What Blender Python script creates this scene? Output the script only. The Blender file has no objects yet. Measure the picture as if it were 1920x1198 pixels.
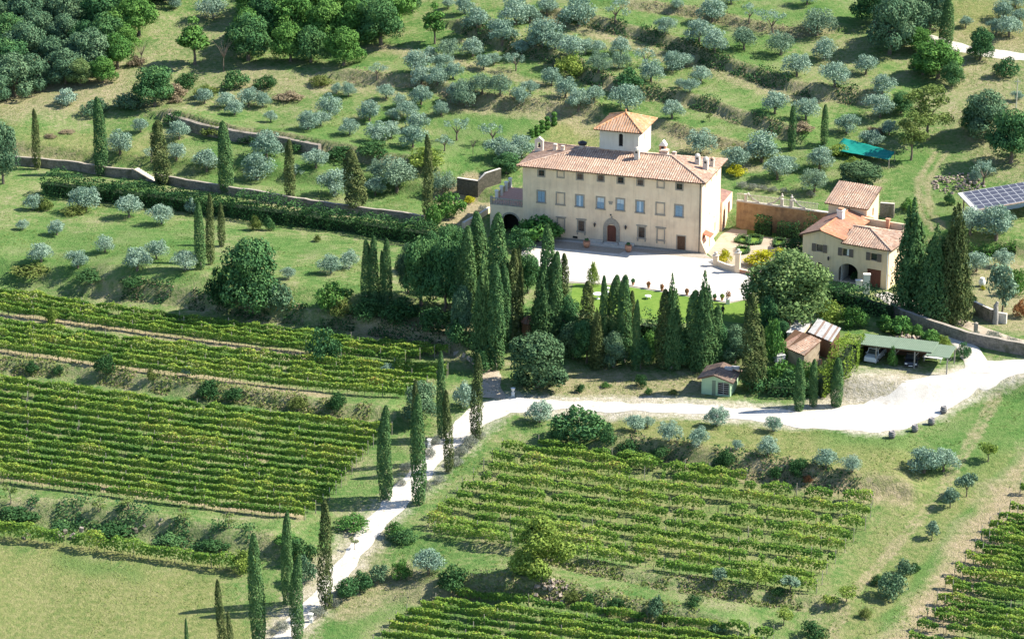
import bpy, bmesh, math, random
import numpy as np
from mathutils import Vector, Matrix

R = math.radians
random.seed(7); RNG = np.random.default_rng(11)
SC = bpy.context.scene
COL = SC.collection

# ------------------------------------------------------------------ camera, sky, sun, exposure
CAM_Z, CAM_Y, PITCH, HFOV = 139.0, -416.0, R(20.0), R(20.0)
cam = bpy.data.cameras.new('camera'); camo = bpy.data.objects.new('camera', cam); COL.objects.link(camo)
cam.sensor_width = 36; cam.lens = 18 / math.tan(HFOV / 2); cam.clip_start = 1; cam.clip_end = 6000
camo.location = (0, CAM_Y, CAM_Z); camo.rotation_euler = (R(90) - PITCH, 0, 0)
SC.camera = camo

SUN_EL, SUN_AZ = R(44), R(5)          # azimuth measured from +X towards +Y
wld = bpy.data.worlds.new('World'); SC.world = wld; wld.use_nodes = True
nt = wld.node_tree; bg = nt.nodes['Background']
sky = nt.nodes.new('ShaderNodeTexSky'); sky.sky_type = 'NISHITA'; sky.sun_disc = False
sky.sun_elevation = SUN_EL; sky.sun_rotation = R(90) - SUN_AZ; sky.altitude = 100; sky.ozone_density = 3.0; sky.dust_density = .4
nt.links.new(sky.outputs[0], bg.inputs[0]); bg.inputs[1].default_value = 0.108
sl = bpy.data.lights.new('sun', 'SUN'); sl.energy = 5.0; sl.angle = R(0.5); sl.color = (1, .94, .81)
so = bpy.data.objects.new('sun', sl); COL.objects.link(so)
sd = Vector((math.cos(SUN_EL) * math.cos(SUN_AZ), math.cos(SUN_EL) * math.sin(SUN_AZ), math.sin(SUN_EL)))
so.rotation_euler = (-sd).to_track_quat('-Z', 'Y').to_euler(); so.location = sd * 300
SC.view_settings.view_transform = 'Standard'; SC.view_settings.look = 'None'
SC.view_settings.exposure = 1.08; SC.view_settings.gamma = 1.0
SC.render.engine = 'CYCLES'; SC.cycles.use_denoising = True; SC.cycles.denoising_prefilter = 'ACCURATE'
SC.cycles.max_bounces = 5; SC.cycles.diffuse_bounces = 3; SC.cycles.transmission_bounces = 3

# ------------------------------------------------------------------ terrain
TH = R(18.6); US = np.array([math.cos(TH), -math.sin(TH)]); VS = np.array([math.sin(TH), math.cos(TH)])
FP = 960 / math.tan(HFOV / 2)
C0 = np.array([0, CAM_Y, CAM_Z])
FWD = np.array([0, math.cos(PITCH), -math.sin(PITCH)]); UPV = np.array([0, math.sin(PITCH), math.cos(PITCH)])

def axis(lo, hi, st, far):
    a = list(np.arange(lo, hi + .01, st)); s = st
    while a[-1] < far: s *= 1.35; a.append(a[-1] + s)
    s = st
    while a[0] > -far: s *= 1.35; a.insert(0, a[0] - s)
    return np.array(a)
GX = axis(-125, 125, .6, 1000); GY = axis(-140, 150, .6, 1000)
XX, YY = np.meshgrid(GX, GY, indexing='ij')
VV = XX * VS[0] + YY * VS[1]; UU = XX * US[0] + YY * US[1]
fv = [-2500, -400, -160, -126, -90, -56, -42, -34.5, -31, -28, 17.3, 18.8, 40, 60, 100, 200, 500, 2500]
fz = [-80, -45, -17, -12.2, -8.2, -4.6, -3.4, -2.6, -.2, 0, 0, 1.7, 4.2, 7.4, 14.5, 30, 55, 60]
def vnoise(x, y, s, seed):
    r = np.random.default_rng(seed); t = r.random((256, 256))
    x = x / s + 1000; y = y / s + 1000
    i = np.floor(x).astype(int); j = np.floor(y).astype(int); a = x - i; b = y - j
    a = a * a * (3 - 2 * a); b = b * b * (3 - 2 * b)
    g = lambda p, q: t[p % 256, q % 256]
    return (g(i, j) * (1 - a) + g(i + 1, j) * a) * (1 - b) + (g(i, j + 1) * (1 - a) + g(i + 1, j + 1) * a) * b - .5
def sstep(a, b, x):
    t = np.clip((x - a) / (b - a), 0, 1); return t * t * (3 - 2 * t)
flat = sstep(-28, -26, VV) * (1 - sstep(16, 19, VV)) * sstep(-10, 0, XX)
HG = np.interp(VV, fv, fz) + (vnoise(XX, YY, 14, 1) * .9 + vnoise(XX, YY, 4, 2) * .22) * (1 - flat)

def H(x, y):
    i = np.clip(np.searchsorted(GX, x) - 1, 0, len(GX) - 2); j = np.clip(np.searchsorted(GY, y) - 1, 0, len(GY) - 2)
    a = np.clip((x - GX[i]) / (GX[i + 1] - GX[i]), 0, 1); b = np.clip((y - GY[j]) / (GY[j + 1] - GY[j]), 0, 1)
    return (HG[i, j] * (1 - a) + HG[i + 1, j] * a) * (1 - b) + (HG[i, j + 1] * (1 - a) + HG[i + 1, j + 1] * a) * b
TT = np.arange(230, 760, .5)
def ray(px, py):
    return FWD + np.array([1, 0, 0]) * ((px - 960) / FP) + UPV * ((599 - py) / FP)
def P(px, py):
    """the point of the ground seen at a place of the photograph"""
    d = ray(px, py)
    q = C0[:, None] + d[:, None] * TT
    below = q[2] < H(q[0], q[1])
    k = int(np.argmax(below)) if below.any() else len(TT) - 1
    lo, hi = TT[max(k - 1, 0)], TT[k]
    for _ in range(12):
        m = (lo + hi) / 2; p = C0 + d * m
        if p[2] < H(p[0], p[1]): hi = m
        else: lo = m
    p = C0 + d * hi
    return Vector((p[0], p[1], float(H(p[0], p[1]))))
def PZ(px, py, z):
    d = ray(px, py); t = (z - CAM_Z) / d[2]; p = C0 + d * t
    return Vector(p)
def ppm(p):
    """photo pixels per metre at a point"""
    return FP / float(np.dot(np.array(p) - C0, FWD))
def cosp(p):
    v = np.array(p) - C0; return math.hypot(v[0], v[1]) / np.linalg.norm(v)
def proj(p):
    v = np.array(p) - C0; w = v @ FWD; return (960 + FP * v[0] / w, 599 - FP * (v @ UPV) / w)

SCRUB = np.zeros_like(HG)
BANKS = []
def bank(pts, h, w=1.6, dec=13, up=1):
    W = [P(*p) for p in pts]
    BANKS.append((W, h, w))
    bd = np.full(HG.shape, 1e9); bs = np.zeros(HG.shape); bt = np.ones(HG.shape)
    x0 = min(p.x for p in W) - 20; x1 = max(p.x for p in W) + 20; y0 = min(p.y for p in W) - 25; y1 = max(p.y for p in W) + 45
    ia = slice(*np.searchsorted(GX, (x0, x1))); ja = slice(*np.searchsorted(GY, (y0, y1)))
    X = XX[ia, ja]; Y = YY[ia, ja]
    bd = np.full(X.shape, 1e9); bs = np.zeros(X.shape); be = np.zeros(X.shape)
    for k in range(len(W) - 1):
        a, b = W[k], W[k + 1]; dx, dy = b.x - a.x, b.y - a.y; L = math.hypot(dx, dy); dx /= L; dy /= L
        nx, ny = -dy, dx
        if nx * VS[0] + ny * VS[1] < 0: nx, ny = -nx, -ny
        t = (X - a.x) * dx + (Y - a.y) * dy; tc = np.clip(t, 0, L)
        d = np.hypot(X - a.x - dx * tc, Y - a.y - dy * tc)
        s = (X - a.x) * nx + (Y - a.y) * ny
        e = np.where((k == 0) & (t < 0), -t, 0) + np.where((k == len(W) - 2) & (t > L), t - L, 0)
        m = d < bd
        bd = np.where(m, d, bd); bs = np.where(m, s, bs); be = np.where(m, e, be)
    d = np.where(bs > 0, bd, 0)
    d = d + vnoise(X, Y, 3, 5) * .7 * (bs > 0)
    bump = h * sstep(0, w, d) * np.exp(-np.maximum(d - w, 0) / dec) * np.exp(-be / 4)
    HG[ia, ja] += bump
    sc = (bs > -.4) * (1 - sstep(w * .9, w * 1.6, bd)) * np.exp(-be / 2)
    SCRUB[ia, ja] = np.maximum(SCRUB[ia, ja], sc)

bank([(1030, 42), (1120, 60), (1200, 80), (1270, 100), (1330, 130), (1400, 154), (1470, 180), (1550, 194), (1640, 198)], 1.7, dec=9)
bank([(850, 58), (930, 95), (1000, 112), (1060, 132), (1100, 162), (1170, 186), (1240, 192), (1290, 203), (1360, 229), (1430, 253), (1480, 266)], 1.7, dec=9)
bank([(640, 152), (720, 166), (800, 164), (850, 196), (950, 208), (1030, 214), (1110, 224)], 1.6, dec=9)
bank([(1230, 243), (1290, 266), (1350, 279), (1400, 292)], 1.2, dec=8)
bank([(310, 227), (380, 249), (440, 262), (520, 272), (600, 288), (700, 308), (790, 324)], 1.9, w=.9, dec=10)
bank([(1180, 18), (1280, 30), (1400, 55), (1480, 72), (1560, 62)], 1.2, dec=8)
bank([(180, 556), (300, 570), (420, 588), (560, 608), (680, 624), (780, 650), (850, 667)], 1.9, w=1.3, dec=7)
bank([(-60, 690), (0, 700), (150, 712), (300, 737), (450, 757), (560, 772), (640, 787), (720, 793)], 1.4, dec=8)
bank([(-60, 982), (0, 985), (120, 988), (250, 1005), (400, 1038), (500, 1045)], 2.0, w=2.6, dec=8)
bank([(1140, 852), (1250, 867), (1350, 888), (1480, 908), (1600, 928), (1680, 932)], 1.7, w=2.4, dec=8)
bank([(820, 1122), (950, 1118), (1080, 1138), (1200, 1164), (1350, 1200)], 1.6, w=2, dec=8)
bank([(900, 1032), (1100, 1074), (1250, 1104), (1400, 1129), (1560, 1143)], .9, dec=7)
# level pads under the buildings off the court
def pad(pts, z=None, m=2.5):
    W = [P(*p) for p in pts]; z = sum(p.z for p in W) / len(W) if z is None else z
    cx = sum(p.x for p in W) / len(W); cy = sum(p.y for p in W) / len(W)
    rx = max(abs(p.x - cx) for p in W) + m; ry = max(abs(p.y - cy) for p in W) + m
    k = 1 - sstep(.75, 1.25, np.hypot((XX - cx) / rx / 1.25, (YY - cy) / ry / 1.25))
    HG[:] = HG * (1 - k) + z * k
pad([(1606, 680), (1743, 692), (1790, 690)], m=3)
pad([(1315, 738), (1368, 743)], m=2)
pad([(1476, 680), (1540, 668), (1570, 650)], m=2)
pad([(1810, 400), (1930, 420)], m=4)

# ------------------------------------------------------------------ mesh helpers
class MB:
    def __init__(s): s.v = []; s.f = []; s.m = []
    def add(s, vs, fs, m=0):
        o = len(s.v); s.v += [tuple(p) for p in vs]
        for f in fs: s.f.append([i + o for i in f]); s.m.append(m)
    def quad(s, a, b, c, d, m=0): s.add([a, b, c, d], [(0, 1, 2, 3)], m)
    def poly(s, pts, m=0): s.add(pts, [tuple(range(len(pts)))], m)
    def box(s, x0, y0, z0, x1, y1, z1, m=0):
        v = [(x, y, z) for z in (z0, z1) for x, y in ((x0, y0), (x1, y0), (x1, y1), (x0, y1))]
        s.add(v, [(3, 2, 1, 0), (4, 5, 6, 7), (0, 1, 5, 4), (1, 2, 6, 5), (2, 3, 7, 6), (3, 0, 4, 7)], m)
    def prism(s, pts, h, m=0):
        """closed polygon of 3-D points pushed along the vector h"""
        n = len(pts); h = Vector(h); a = [Vector(p) for p in pts]
        s.add(a + [p + h for p in a], [tuple(range(n - 1, -1, -1)), tuple(range(n, 2 * n))] + [(i, (i + 1) % n, n + (i + 1) % n, n + i) for i in range(n)], m)
    def tube(s, pts, rad, n=7, m=0):
        pts = [Vector(p) for p in pts]; vs = []; fs = []
        for i, p in enumerate(pts):
            t = (pts[min(i + 1, len(pts) - 1)] - pts[max(i - 1, 0)]).normalized()
            a = t.orthogonal().normalized(); b = t.cross(a); r = rad[i] if hasattr(rad, '__len__') else rad
            for k in range(n):
                w = 2 * math.pi * k / n; vs.append(p + a * (r * math.cos(w)) + b * (r * math.sin(w)))
        for i in range(len(pts) - 1):
            for k in range(n): fs.append((i * n + k, i * n + (k + 1) % n, (i + 1) * n + (k + 1) % n, (i + 1) * n + k))
        fs.append(tuple(range(n - 1, -1, -1))); fs.append(tuple((len(pts) - 1) * n + k for k in range(n)))
        s.add(vs, fs, m)
    def lathe(s, prof, c=(0, 0, 0), n=14, m=0):
        c = Vector(c); vs = []; fs = []
        for r, z in prof:
            for k in range(n): w = 2 * math.pi * k / n; vs.append(c + Vector((r * math.cos(w), r * math.sin(w), z)))
        for i in range(len(prof) - 1):
            for k in range(n): fs.append((i * n + k, i * n + (k + 1) % n, (i + 1) * n + (k + 1) % n, (i + 1) * n + k))
        fs.append(tuple(range(n - 1, -1, -1))); fs.append(tuple((len(prof) - 1) * n + k for k in range(n)))
        s.add(vs, fs, m)
    def mesh(s, name, mats):
        me = bpy.data.meshes.new(name); me.from_pydata(s.v, [], s.f); me.polygons.foreach_set('material_index', s.m)
        for m in mats: me.materials.append(m)
        me.update(); return me
    def build(s, name, mats, parent=None, loc=None, rz=0, smooth=False):
        mats = list(mats) if isinstance(mats, (list, tuple)) else [mats]
        if 9 in s.m: s.m = [len(mats) if k == 9 else k for k in s.m]; mats.append(M_PAN)
        me = s.mesh(name, mats)
        if smooth: me.polygons.foreach_set('use_smooth', [True] * len(me.polygons))
        return link(name, me, parent, loc, rz)
def link(name, data, parent=None, loc=None, rz=0):
    o = bpy.data.objects.new(name, data); COL.objects.link(o)
    if loc is not None: o.location = loc
    o.rotation_euler.z = rz
    if parent: o.parent = parent
    return o
def tag(o, label=None, cat=None, group=None, kind=None):
    if label: o['label'] = label
    if cat: o['category'] = cat
    if group: o['group'] = group
    if kind: o['kind'] = kind
    return o
def thing(name, loc, label, cat, group=None, rz=0):
    return tag(link(name, None, None, loc, rz), label, cat, group)
ORD = 'first second third fourth fifth sixth seventh eighth ninth tenth eleventh twelfth thirteenth fourteenth fifteenth sixteenth seventeenth eighteenth nineteenth twentieth'.split()

# ------------------------------------------------------------------ materials
MATS = {}
def _new(name):
    m = bpy.data.materials.new(name); m.use_nodes = True; t = m.node_tree
    for n in list(t.nodes): t.nodes.remove(n)
    out = t.nodes.new('ShaderNodeOutputMaterial'); MATS[name] = m
    return m, t, out
def N(t, kind, **kw):
    n = t.nodes.new('ShaderNode' + kind)
    for k, v in kw.items():
        if k.startswith('i_'):
            key = k[2:]; n.inputs[int(key) if key.isdigit() else key].default_value = v
        else: setattr(n, k, v)
    return n
def ramp(t, fac, stops, interp='LINEAR'):
    n = t.nodes.new('ShaderNodeValToRGB'); e = n.color_ramp.elements; n.color_ramp.interpolation = interp
    while len(e) < len(stops): e.new(.5)
    for k, (p, c) in enumerate(stops): e[k].position = p; e[k].color = (*c, 1)
    t.links.new(fac, n.inputs[0]); return n.outputs[0]
def mix(t, fac, a, b, mode='MIX'):
    n = t.nodes.new('ShaderNodeMix'); n.data_type = 'RGBA'; n.blend_type = mode
    for s, v in ((0, fac), (6, a), (7, b)):
        if hasattr(v, 'links') or hasattr(v, 'is_linked'): t.links.new(v, n.inputs[s])
        elif s == 0: n.inputs[0].default_value = v
        else: n.inputs[s].default_value = (*v, 1)
    return n.outputs[2]
def noise(t, vec, scale, detail=4, rough=.6, out=0):
    n = N(t, 'TexNoise'); n.inputs['Scale'].default_value = scale; n.inputs['Detail'].default_value = detail; n.inputs['Roughness'].default_value = rough
    t.links.new(vec, n.inputs['Vector']); return n.outputs[out]
def math_(t, op, a, b=0.0, clamp=False):
    n = N(t, 'Math', operation=op, use_clamp=clamp)
    for i, v in enumerate((a, b)):
        if hasattr(v, 'is_linked'): t.links.new(v, n.inputs[i])
        else: n.inputs[i].default_value = v
    return n.outputs[0]
def bsdf(t, out, col, rough=.85, bump=None, bs=.3, spec=.3, metal=0.0, bd=.1):
    b = N(t, 'BsdfPrincipled'); b.inputs['Roughness'].default_value = rough; b.inputs['Metallic'].default_value = metal
    b.inputs['Specular IOR Level'].default_value = spec
    if hasattr(col, 'is_linked'): t.links.new(col, b.inputs['Base Color'])
    else: b.inputs['Base Color'].default_value = (*col, 1)
    if bump is not None:
        n = N(t, 'Bump'); n.inputs['Strength'].default_value = bs; n.inputs['Distance'].default_value = bd
        t.links.new(bump, n.inputs['Height']); t.links.new(n.outputs[0], b.inputs['Normal'])
    t.links.new(b.outputs[0], out.inputs[0]); return b
def rough_mat(name, c1, c2, scale=2.0, rough=.9, bs=.4, c3=None, s3=.35, spec=.2, metal=0.0):
    """two-tone mottled surface, with a third colour for large stains"""
    if name in MATS: return MATS[name]
    m, t, out = _new(name); co = N(t, 'TexCoord').outputs['Object']
    n1 = noise(t, co, scale, 6, .65)
    col = ramp(t, n1, [(.32, c1), (.68, c2)])
    if c3: col = mix(t, ramp(t, noise(t, co, s3, 4, .6), [(.48, (0, 0, 0)), (.7, (1, 1, 1))]), col, c3)
    if 'stucco' in name or 'plaster' in name or 'stained' in name:      # rain streaks
        mp = N(t, 'Mapping'); mp.inputs['Scale'].default_value = (2.2, 2.2, .16); t.links.new(co, mp.inputs[0])
        col = mix(t, 1.0, col, ramp(t, noise(t, mp.outputs[0], 1.0, 5, .7), [(.3, (.86, .845, .83)), (.5, (1, 1, 1)), (.75, (1.03, 1.03, 1.03))]), 'MULTIPLY')
    bsdf(t, out, col, rough, noise(t, co, scale * 4, 3), bs, spec, metal); return m
def foliage(name, dark, mid, light, trans=.22, rnd=.5, alt=None, altp=.9, sheen=.0):
    """leaf material: colour by leaf and by plant"""
    if name in MATS: return MATS[name]
    m, t, out = _new(name)
    a = N(t, 'Attribute', attribute_name='tint').outputs['Fac']; oi = N(t, 'ObjectInfo').outputs['Random']
    f = math_(t, 'ADD', math_(t, 'MULTIPLY', a, 1 - rnd * .5), math_(t, 'MULTIPLY', oi, rnd * .5))
    stops = [(0, dark), (.45, mid), (.85 if alt else 1, light)]
    if alt: stops += [(altp + .02, alt)]
    col = ramp(t, f, stops)
    d = N(t, 'BsdfDiffuse'); tr = N(t, 'BsdfTranslucent'); mx = N(t, 'MixShader'); mx.inputs[0].default_value = trans
    t.links.new(col, d.inputs[0]); t.links.new(col, tr.inputs[0]); t.links.new(d.outputs[0], mx.inputs[1]); t.links.new(tr.outputs[0], mx.inputs[2])
    t.links.new(mx.outputs[0], out.inputs[0]); return m

F_OLIVE = foliage('olive_leaf', (.10, .19, .14), (.235, .345, .255), (.42, .53, .41), .12)
F_OLIVE2 = foliage('dark_olive_leaf', (.075, .15, .10), (.175, .265, .175), (.30, .40, .27), .12)
F_CYP = foliage('cypress_leaf', (.038, .095, .042), (.082, .16, .06), (.155, .245, .09), .08, .5)
F_CYPB = foliage('brown_cypress_leaf', (.04, .07, .03), (.09, .12, .045), (.17, .19, .075), .08, .4)
F_OAK = foliage('oak_leaf', (.028, .085, .042), (.068, .16, .062), (.145, .255, .085), .1)
F_BRIGHT = foliage('bright_leaf', (.038, .115, .038), (.095, .215, .052), (.20, .34, .085), .14)
F_GREY = foliage('grey_oak_leaf', (.042, .10, .06), (.105, .19, .105), (.21, .30, .16), .08)
F_YEL = foliage('yellow_leaf', (.09, .16, .035), (.20, .29, .06), (.37, .43, .11), .25)
F_GOLD = foliage('golden_leaf', (.16, .20, .02), (.36, .38, .03), (.62, .56, .05), .25)
F_VINE = foliage('vine_leaf', (.05, .13, .035), (.155, .275, .05), (.35, .43, .08), .28, .3, (.30, .24, .07), .93)
F_VINE2 = foliage('sparse_vine_leaf', (.05, .135, .032), (.165, .285, .052), (.34, .43, .085), .28, .3, (.32, .26, .08), .90)
F_BIGOAK = foliage('dusty_oak_leaf', (.07, .13, .05), (.16, .245, .09), (.29, .37, .16), .2)
F_HEDGE = foliage('golden_hedge_leaf', (.07, .13, .025), (.17, .26, .04), (.31, .38, .065), .2)
F_BALL = foliage('holm_oak_leaf', (.03, .075, .04), (.065, .13, .065), (.13, .20, .095), .12)
F_IVY = foliage('ivy_leaf', (.02, .06, .022), (.045, .11, .04), (.09, .17, .06), .12)
F_LAV = foliage('lavender_leaf', (.13, .15, .12), (.22, .24, .19), (.34, .35, .30), .1)
F_DRY = foliage('dry_twig', (.14, .11, .075), (.25, .20, .13), (.37, .31, .20), .1)
F_WEED = foliage('weed_leaf', (.06, .11, .03), (.14, .19, .05), (.30, .30, .11), .2)
F_BARE = foliage('thin_leaf', (.08, .14, .04), (.16, .225, .065), (.28, .33, .11), .2)
F_RED = foliage('red_leaf', (.16, .08, .04), (.30, .14, .06), (.42, .22, .10), .2)
M_BARK = rough_mat('bark', (.10, .08, .06), (.22, .18, .14), 5)
M_BARKG = rough_mat('grey_bark', (.22, .20, .18), (.40, .37, .33), 5)
M_STUCCO = rough_mat('cream_stucco', (.82, .61, .415), (.89, .70, .50), .7, .9, .12, (.70, .53, .375), .3)
M_STUCCO2 = rough_mat('ochre_stucco', (.76, .57, .36), (.83, .65, .44), .6, .9, .12, (.56, .46, .35), .3)
M_WHITE = rough_mat('white_plaster', (.72, .68, .62), (.80, .77, .72), .8, .9, .1)
M_TOWER = rough_mat('tower_plaster', (.62, .58, .50), (.72, .68, .60), .6, .9, .1)
M_PIETRA = rough_mat('grey_sandstone', (.29, .25, .205), (.42, .365, .30), 4, .9, .3)
M_STONE = rough_mat('dry_stone', (.16, .14, .12), (.36, .31, .26), 3.2, .95, 1.0, (.11, .11, .07), .6)
M_STONE_SHADE = rough_mat('shade_toned_stone', (.06, .06, .045), (.14, .125, .10), 2.5, .95, .8)  # cast shade on the retaining wall, put into its stone colour
M_STONEP = rough_mat('pale_stone', (.50, .45, .38), (.68, .62, .54), 3, .9, .4)
M_OCHREW = rough_mat('rust_stained_wall', (.30, .18, .09), (.46, .30, .16), 1.2, .9, .3, (.17, .11, .075), .45)
M_WOOD = rough_mat('dark_wood', (.10, .055, .035), (.17, .10, .06), 6, .7, .2)
M_REDW = rough_mat('red_brown_door', (.14, .05, .035), (.20, .08, .055), 6, .65, .2)
M_BLUE = rough_mat('blue_shutter', (.24, .36, .47), (.34, .46, .56), 4, .6, .1)
M_BLUEP = rough_mat('pale_blue_blind', (.52, .62, .70), (.62, .70, .76), 4, .6, .1)
M_SHUT = rough_mat('brown_shutter', (.15, .12, .10), (.22, .17, .14), 6, .7, .1)
M_DARK = rough_mat('dark_interior', (.012, .012, .014), (.03, .028, .028), 2, .6, 0)
M_TERRA = rough_mat('terracotta', (.46, .22, .13), (.58, .31, .20), 4, .8, .2)
M_PAVE = rough_mat('terrace_tile', (.50, .27, .20), (.58, .34, .26), 3, .8, .1)
M_GREENR = rough_mat('green_roof_sheet', (.135, .185, .13), (.175, .225, .165), 1.5, .6, .1)
M_TILEB = rough_mat('dull_brown_tile', (.16, .11, .085), (.27, .19, .15), 3, .9, .5, (.13, .11, .09), .8)
M_GREENW = rough_mat('mint_wall', (.33, .47, .30), (.40, .54, .36), 1.2, .8, .1)
M_NET = rough_mat('teal_net', (.004, .175, .135), (.012, .24, .19), 2, .6, .2)
M_METAL = rough_mat('zinc_sheet', (.36, .35, .34), (.58, .57, .57), 1.2, .45, .1)
M_RUST = rough_mat('rusty_sheet', (.22, .15, .12), (.36, .26, .21), 3, .7, .2)
M_IRON = rough_mat('dark_iron', (.03, .03, .035), (.06, .055, .055), 5, .5, .1)
M_POST = rough_mat('grey_post', (.30, .26, .21), (.44, .39, .32), 6, .9, .2)
M_RAIL = rough_mat('pale_rail', (.50, .47, .36), (.62, .58, .46), 5, .8, .1)
M_GLASS = rough_mat('window_glass', (.03, .035, .04), (.06, .065, .07), 1, .12, 0, spec=.6)
M_CARW = rough_mat('white_car_paint', (.72, .73, .75), (.76, .77, .78), 1, .25, 0, spec=.5)
M_CARD = rough_mat('dark_car_paint', (.02, .022, .03), (.03, .032, .04), 1, .2, 0, spec=.6)
M_TYRE = rough_mat('rubber', (.02, .02, .02), (.035, .035, .035), 3, .8, 0)
M_LAMP = rough_mat('lamp_glass', (.75, .75, .72), (.8, .8, .78), 1, .2, 0, spec=.6)
M_SOLAR = rough_mat('solar_cell', (.045, .05, .075), (.065, .07, .10), 1.5, .5, 0, spec=.2)
M_FRAME = rough_mat('panel_frame', (.34, .35, .38), (.42, .43, .46), 2, .5, 0)
M_ALU = rough_mat('aluminium', (.70, .71, .73), (.78, .79, .80), 2, .4, 0, spec=.5)
M_MARBLE = rough_mat('white_marble', (.74, .72, .68), (.80, .79, .76), 3, .7, .2)
M_SKIN = rough_mat('skin', (.42, .26, .19), (.48, .31, .23), 3, .6, 0)
M_CLOTH = rough_mat('dark_clothing', (.02, .022, .035), (.035, .035, .05), 5, .9, .1)
M_BARREL = rough_mat('weathered_oak', (.20, .19, .19), (.32, .30, .29), 5, .8, .2)
M_LINE = rough_mat('white_linen', (.76, .76, .76), (.82, .82, .82), 2, .8, .1)

M_PAN = rough_mat('dark_pan_tile', (.25, .165, .125), (.38, .26, .195), 3, .95, .3, (.15, .12, .10), .6)  # darker tile colour for the channels between the cap tiles
def tile_mat(name, cs):
    m, t, out = _new(name); co = N(t, 'TexCoord').outputs['Object']
    v = N(t, 'TexVoronoi'); v.inputs['Scale'].default_value = 2.6; t.links.new(co, v.inputs['Vector'])
    sep = N(t, 'SeparateColor'); t.links.new(v.outputs['Color'], sep.inputs[0])
    col = ramp(t, sep.outputs[0], [(i / (len(cs) - 1), c) for i, c in enumerate(cs)])
    col = mix(t, ramp(t, noise(t, co, .45, 5, .65), [(.45, (0, 0, 0)), (.75, (.8, .8, .8))]), col, tuple(x * .55 + .05 for x in cs[0]))
    bsdf(t, out, col, .9, noise(t, co, 9, 3), .4, .15); return m
M_TILE = tile_mat('old_roof_tile', [(.34, .22, .16), (.50, .33, .24), (.60, .44, .34), (.45, .27, .18), (.64, .51, .41)])
M_TILEO = tile_mat('orange_roof_tile', [(.48, .25, .13), (.60, .30, .14), (.66, .40, .22), (.56, .24, .11), (.62, .46, .32)])
M_TILEN = tile_mat('new_orange_roof_tile', [(.42, .17, .09), (.54, .24, .13), (.48, .20, .11), (.58, .32, .20)])
M_TILER = tile_mat('dull_red_roof_tile', [(.25, .14, .11), (.33, .18, .14), (.29, .17, .13), (.37, .24, .19)])

def gravel_mat(name, c1, c2, c3=None, scale=.35):
    m, t, out = _new(name); co = N(t, 'TexCoord').outputs['Object']
    col = ramp(t, noise(t, co, scale, 8, .7), [(.3, c1), (.6, c2)])
    if c3: col = mix(t, ramp(t, noise(t, co, 1.1, 5, .7), [(.56, (0, 0, 0)), (.68, (.8, .8, .8))]), col, c3)
    bsdf(t, out, col, .95, noise(t, co, 8, 4), .5, .1); return m
M_GRAVEL = gravel_mat('white_gravel', (.46, .42, .37), (.60, .57, .52), (.38, .33, .27), .5)
M_ROAD = gravel_mat('dusty_white_road', (.46, .42, .36), (.60, .56, .50), (.35, .30, .24), .8)
M_DIRT = gravel_mat('pale_dirt', (.33, .27, .20), (.44, .37, .29), (.28, .26, .15), .5)
def lawn_mat(name, c1, c2):
    m, t, out = _new(name); co = N(t, 'TexCoord').outputs['Object']
    col = ramp(t, noise(t, co, .7, 8, .75), [(.3, c1), (.7, c2)]); bsdf(t, out, col, 1, noise(t, co, 14, 3), .6, 0); return m
M_LAWN = lawn_mat('mown_lawn', (.10, .19, .035), (.19, .27, .06))
# ------------------------------------------------------------------ ground: one sheet with zones of dry grass, lush grass, bare earth, dust
ZN = np.zeros((4,) + HG.shape)
def wpts(pts): return [P(*p) for p in pts]
def stroke(ch, pts, rad, val=1.0, soft=.6, nz=.8):
    W = wpts(pts); bd = np.full(HG.shape, 1e9)
    for a, b in zip(W[:-1], W[1:]):
        dx, dy = b.x - a.x, b.y - a.y; L2 = dx * dx + dy * dy + 1e-9
        t = np.clip(((XX - a.x) * dx + (YY - a.y) * dy) / L2, 0, 1)
        bd = np.minimum(bd, np.hypot(XX - a.x - dx * t, YY - a.y - dy * t))
    bd = bd + vnoise(XX, YY, 2.2, 31) * nz * 2
    k = val * (1 - sstep(rad * (1 - soft), rad * (1 + soft), bd))
    ZN[ch] = np.maximum(ZN[ch], k) if val > 0 else ZN[ch] * (1 + k)
def area(ch, pts, val=1.0, soft=2.0):
    W = wpts(pts); n = len(W); ins = np.zeros(HG.shape, bool); bd = np.full(HG.shape, 1e9)
    for k in range(n):
        a, b = W[k], W[(k + 1) % n]
        c = (a.y > YY) != (b.y > YY)
        with np.errstate(divide='ignore', invalid='ignore'):
            xi = (b.x - a.x) * (YY - a.y) / (b.y - a.y + 1e-12) + a.x
        ins ^= c & (XX < xi)
        dx, dy = b.x - a.x, b.y - a.y; t = np.clip(((XX - a.x) * dx + (YY - a.y) * dy) / (dx * dx + dy * dy + 1e-9), 0, 1)
        bd = np.minimum(bd, np.hypot(XX - a.x - dx * t, YY - a.y - dy * t))
    s = np.where(ins, bd, -bd) + vnoise(XX, YY, 3, 17) * soft * 1.2
    ZN[ch] = np.maximum(ZN[ch], val * sstep(-soft, soft, s))
DRY, LUSH, DIRT, DUST = 0, 1, 2, 3
area(DRY, [(-80, 1030), (0, 1018), (440, 1075), (480, 1240), (-80, 1240)], .78, 4)
area(LUSH, [(-60, 960), (120, 962), (300, 985), (480, 1020), (470, 1045), (250, 1015), (-60, 992)], .75, 1.5)
area(LUSH, [(110, 1040), (250, 1060), (260, 1085), (120, 1068)], .6, 1.5)
area(DRY, [(800, 990), (945, 830), (1640, 935), (1540, 1110)], .45, 3)
area(DRY, [(1100, 780), (1500, 805), (1700, 830), (1760, 900), (1680, 935), (1350, 880), (1150, 850)], .75, 3)
area(LUSH, [(1540, 810), (1700, 815), (1700, 840), (1560, 835)], .7, 2)
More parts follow.
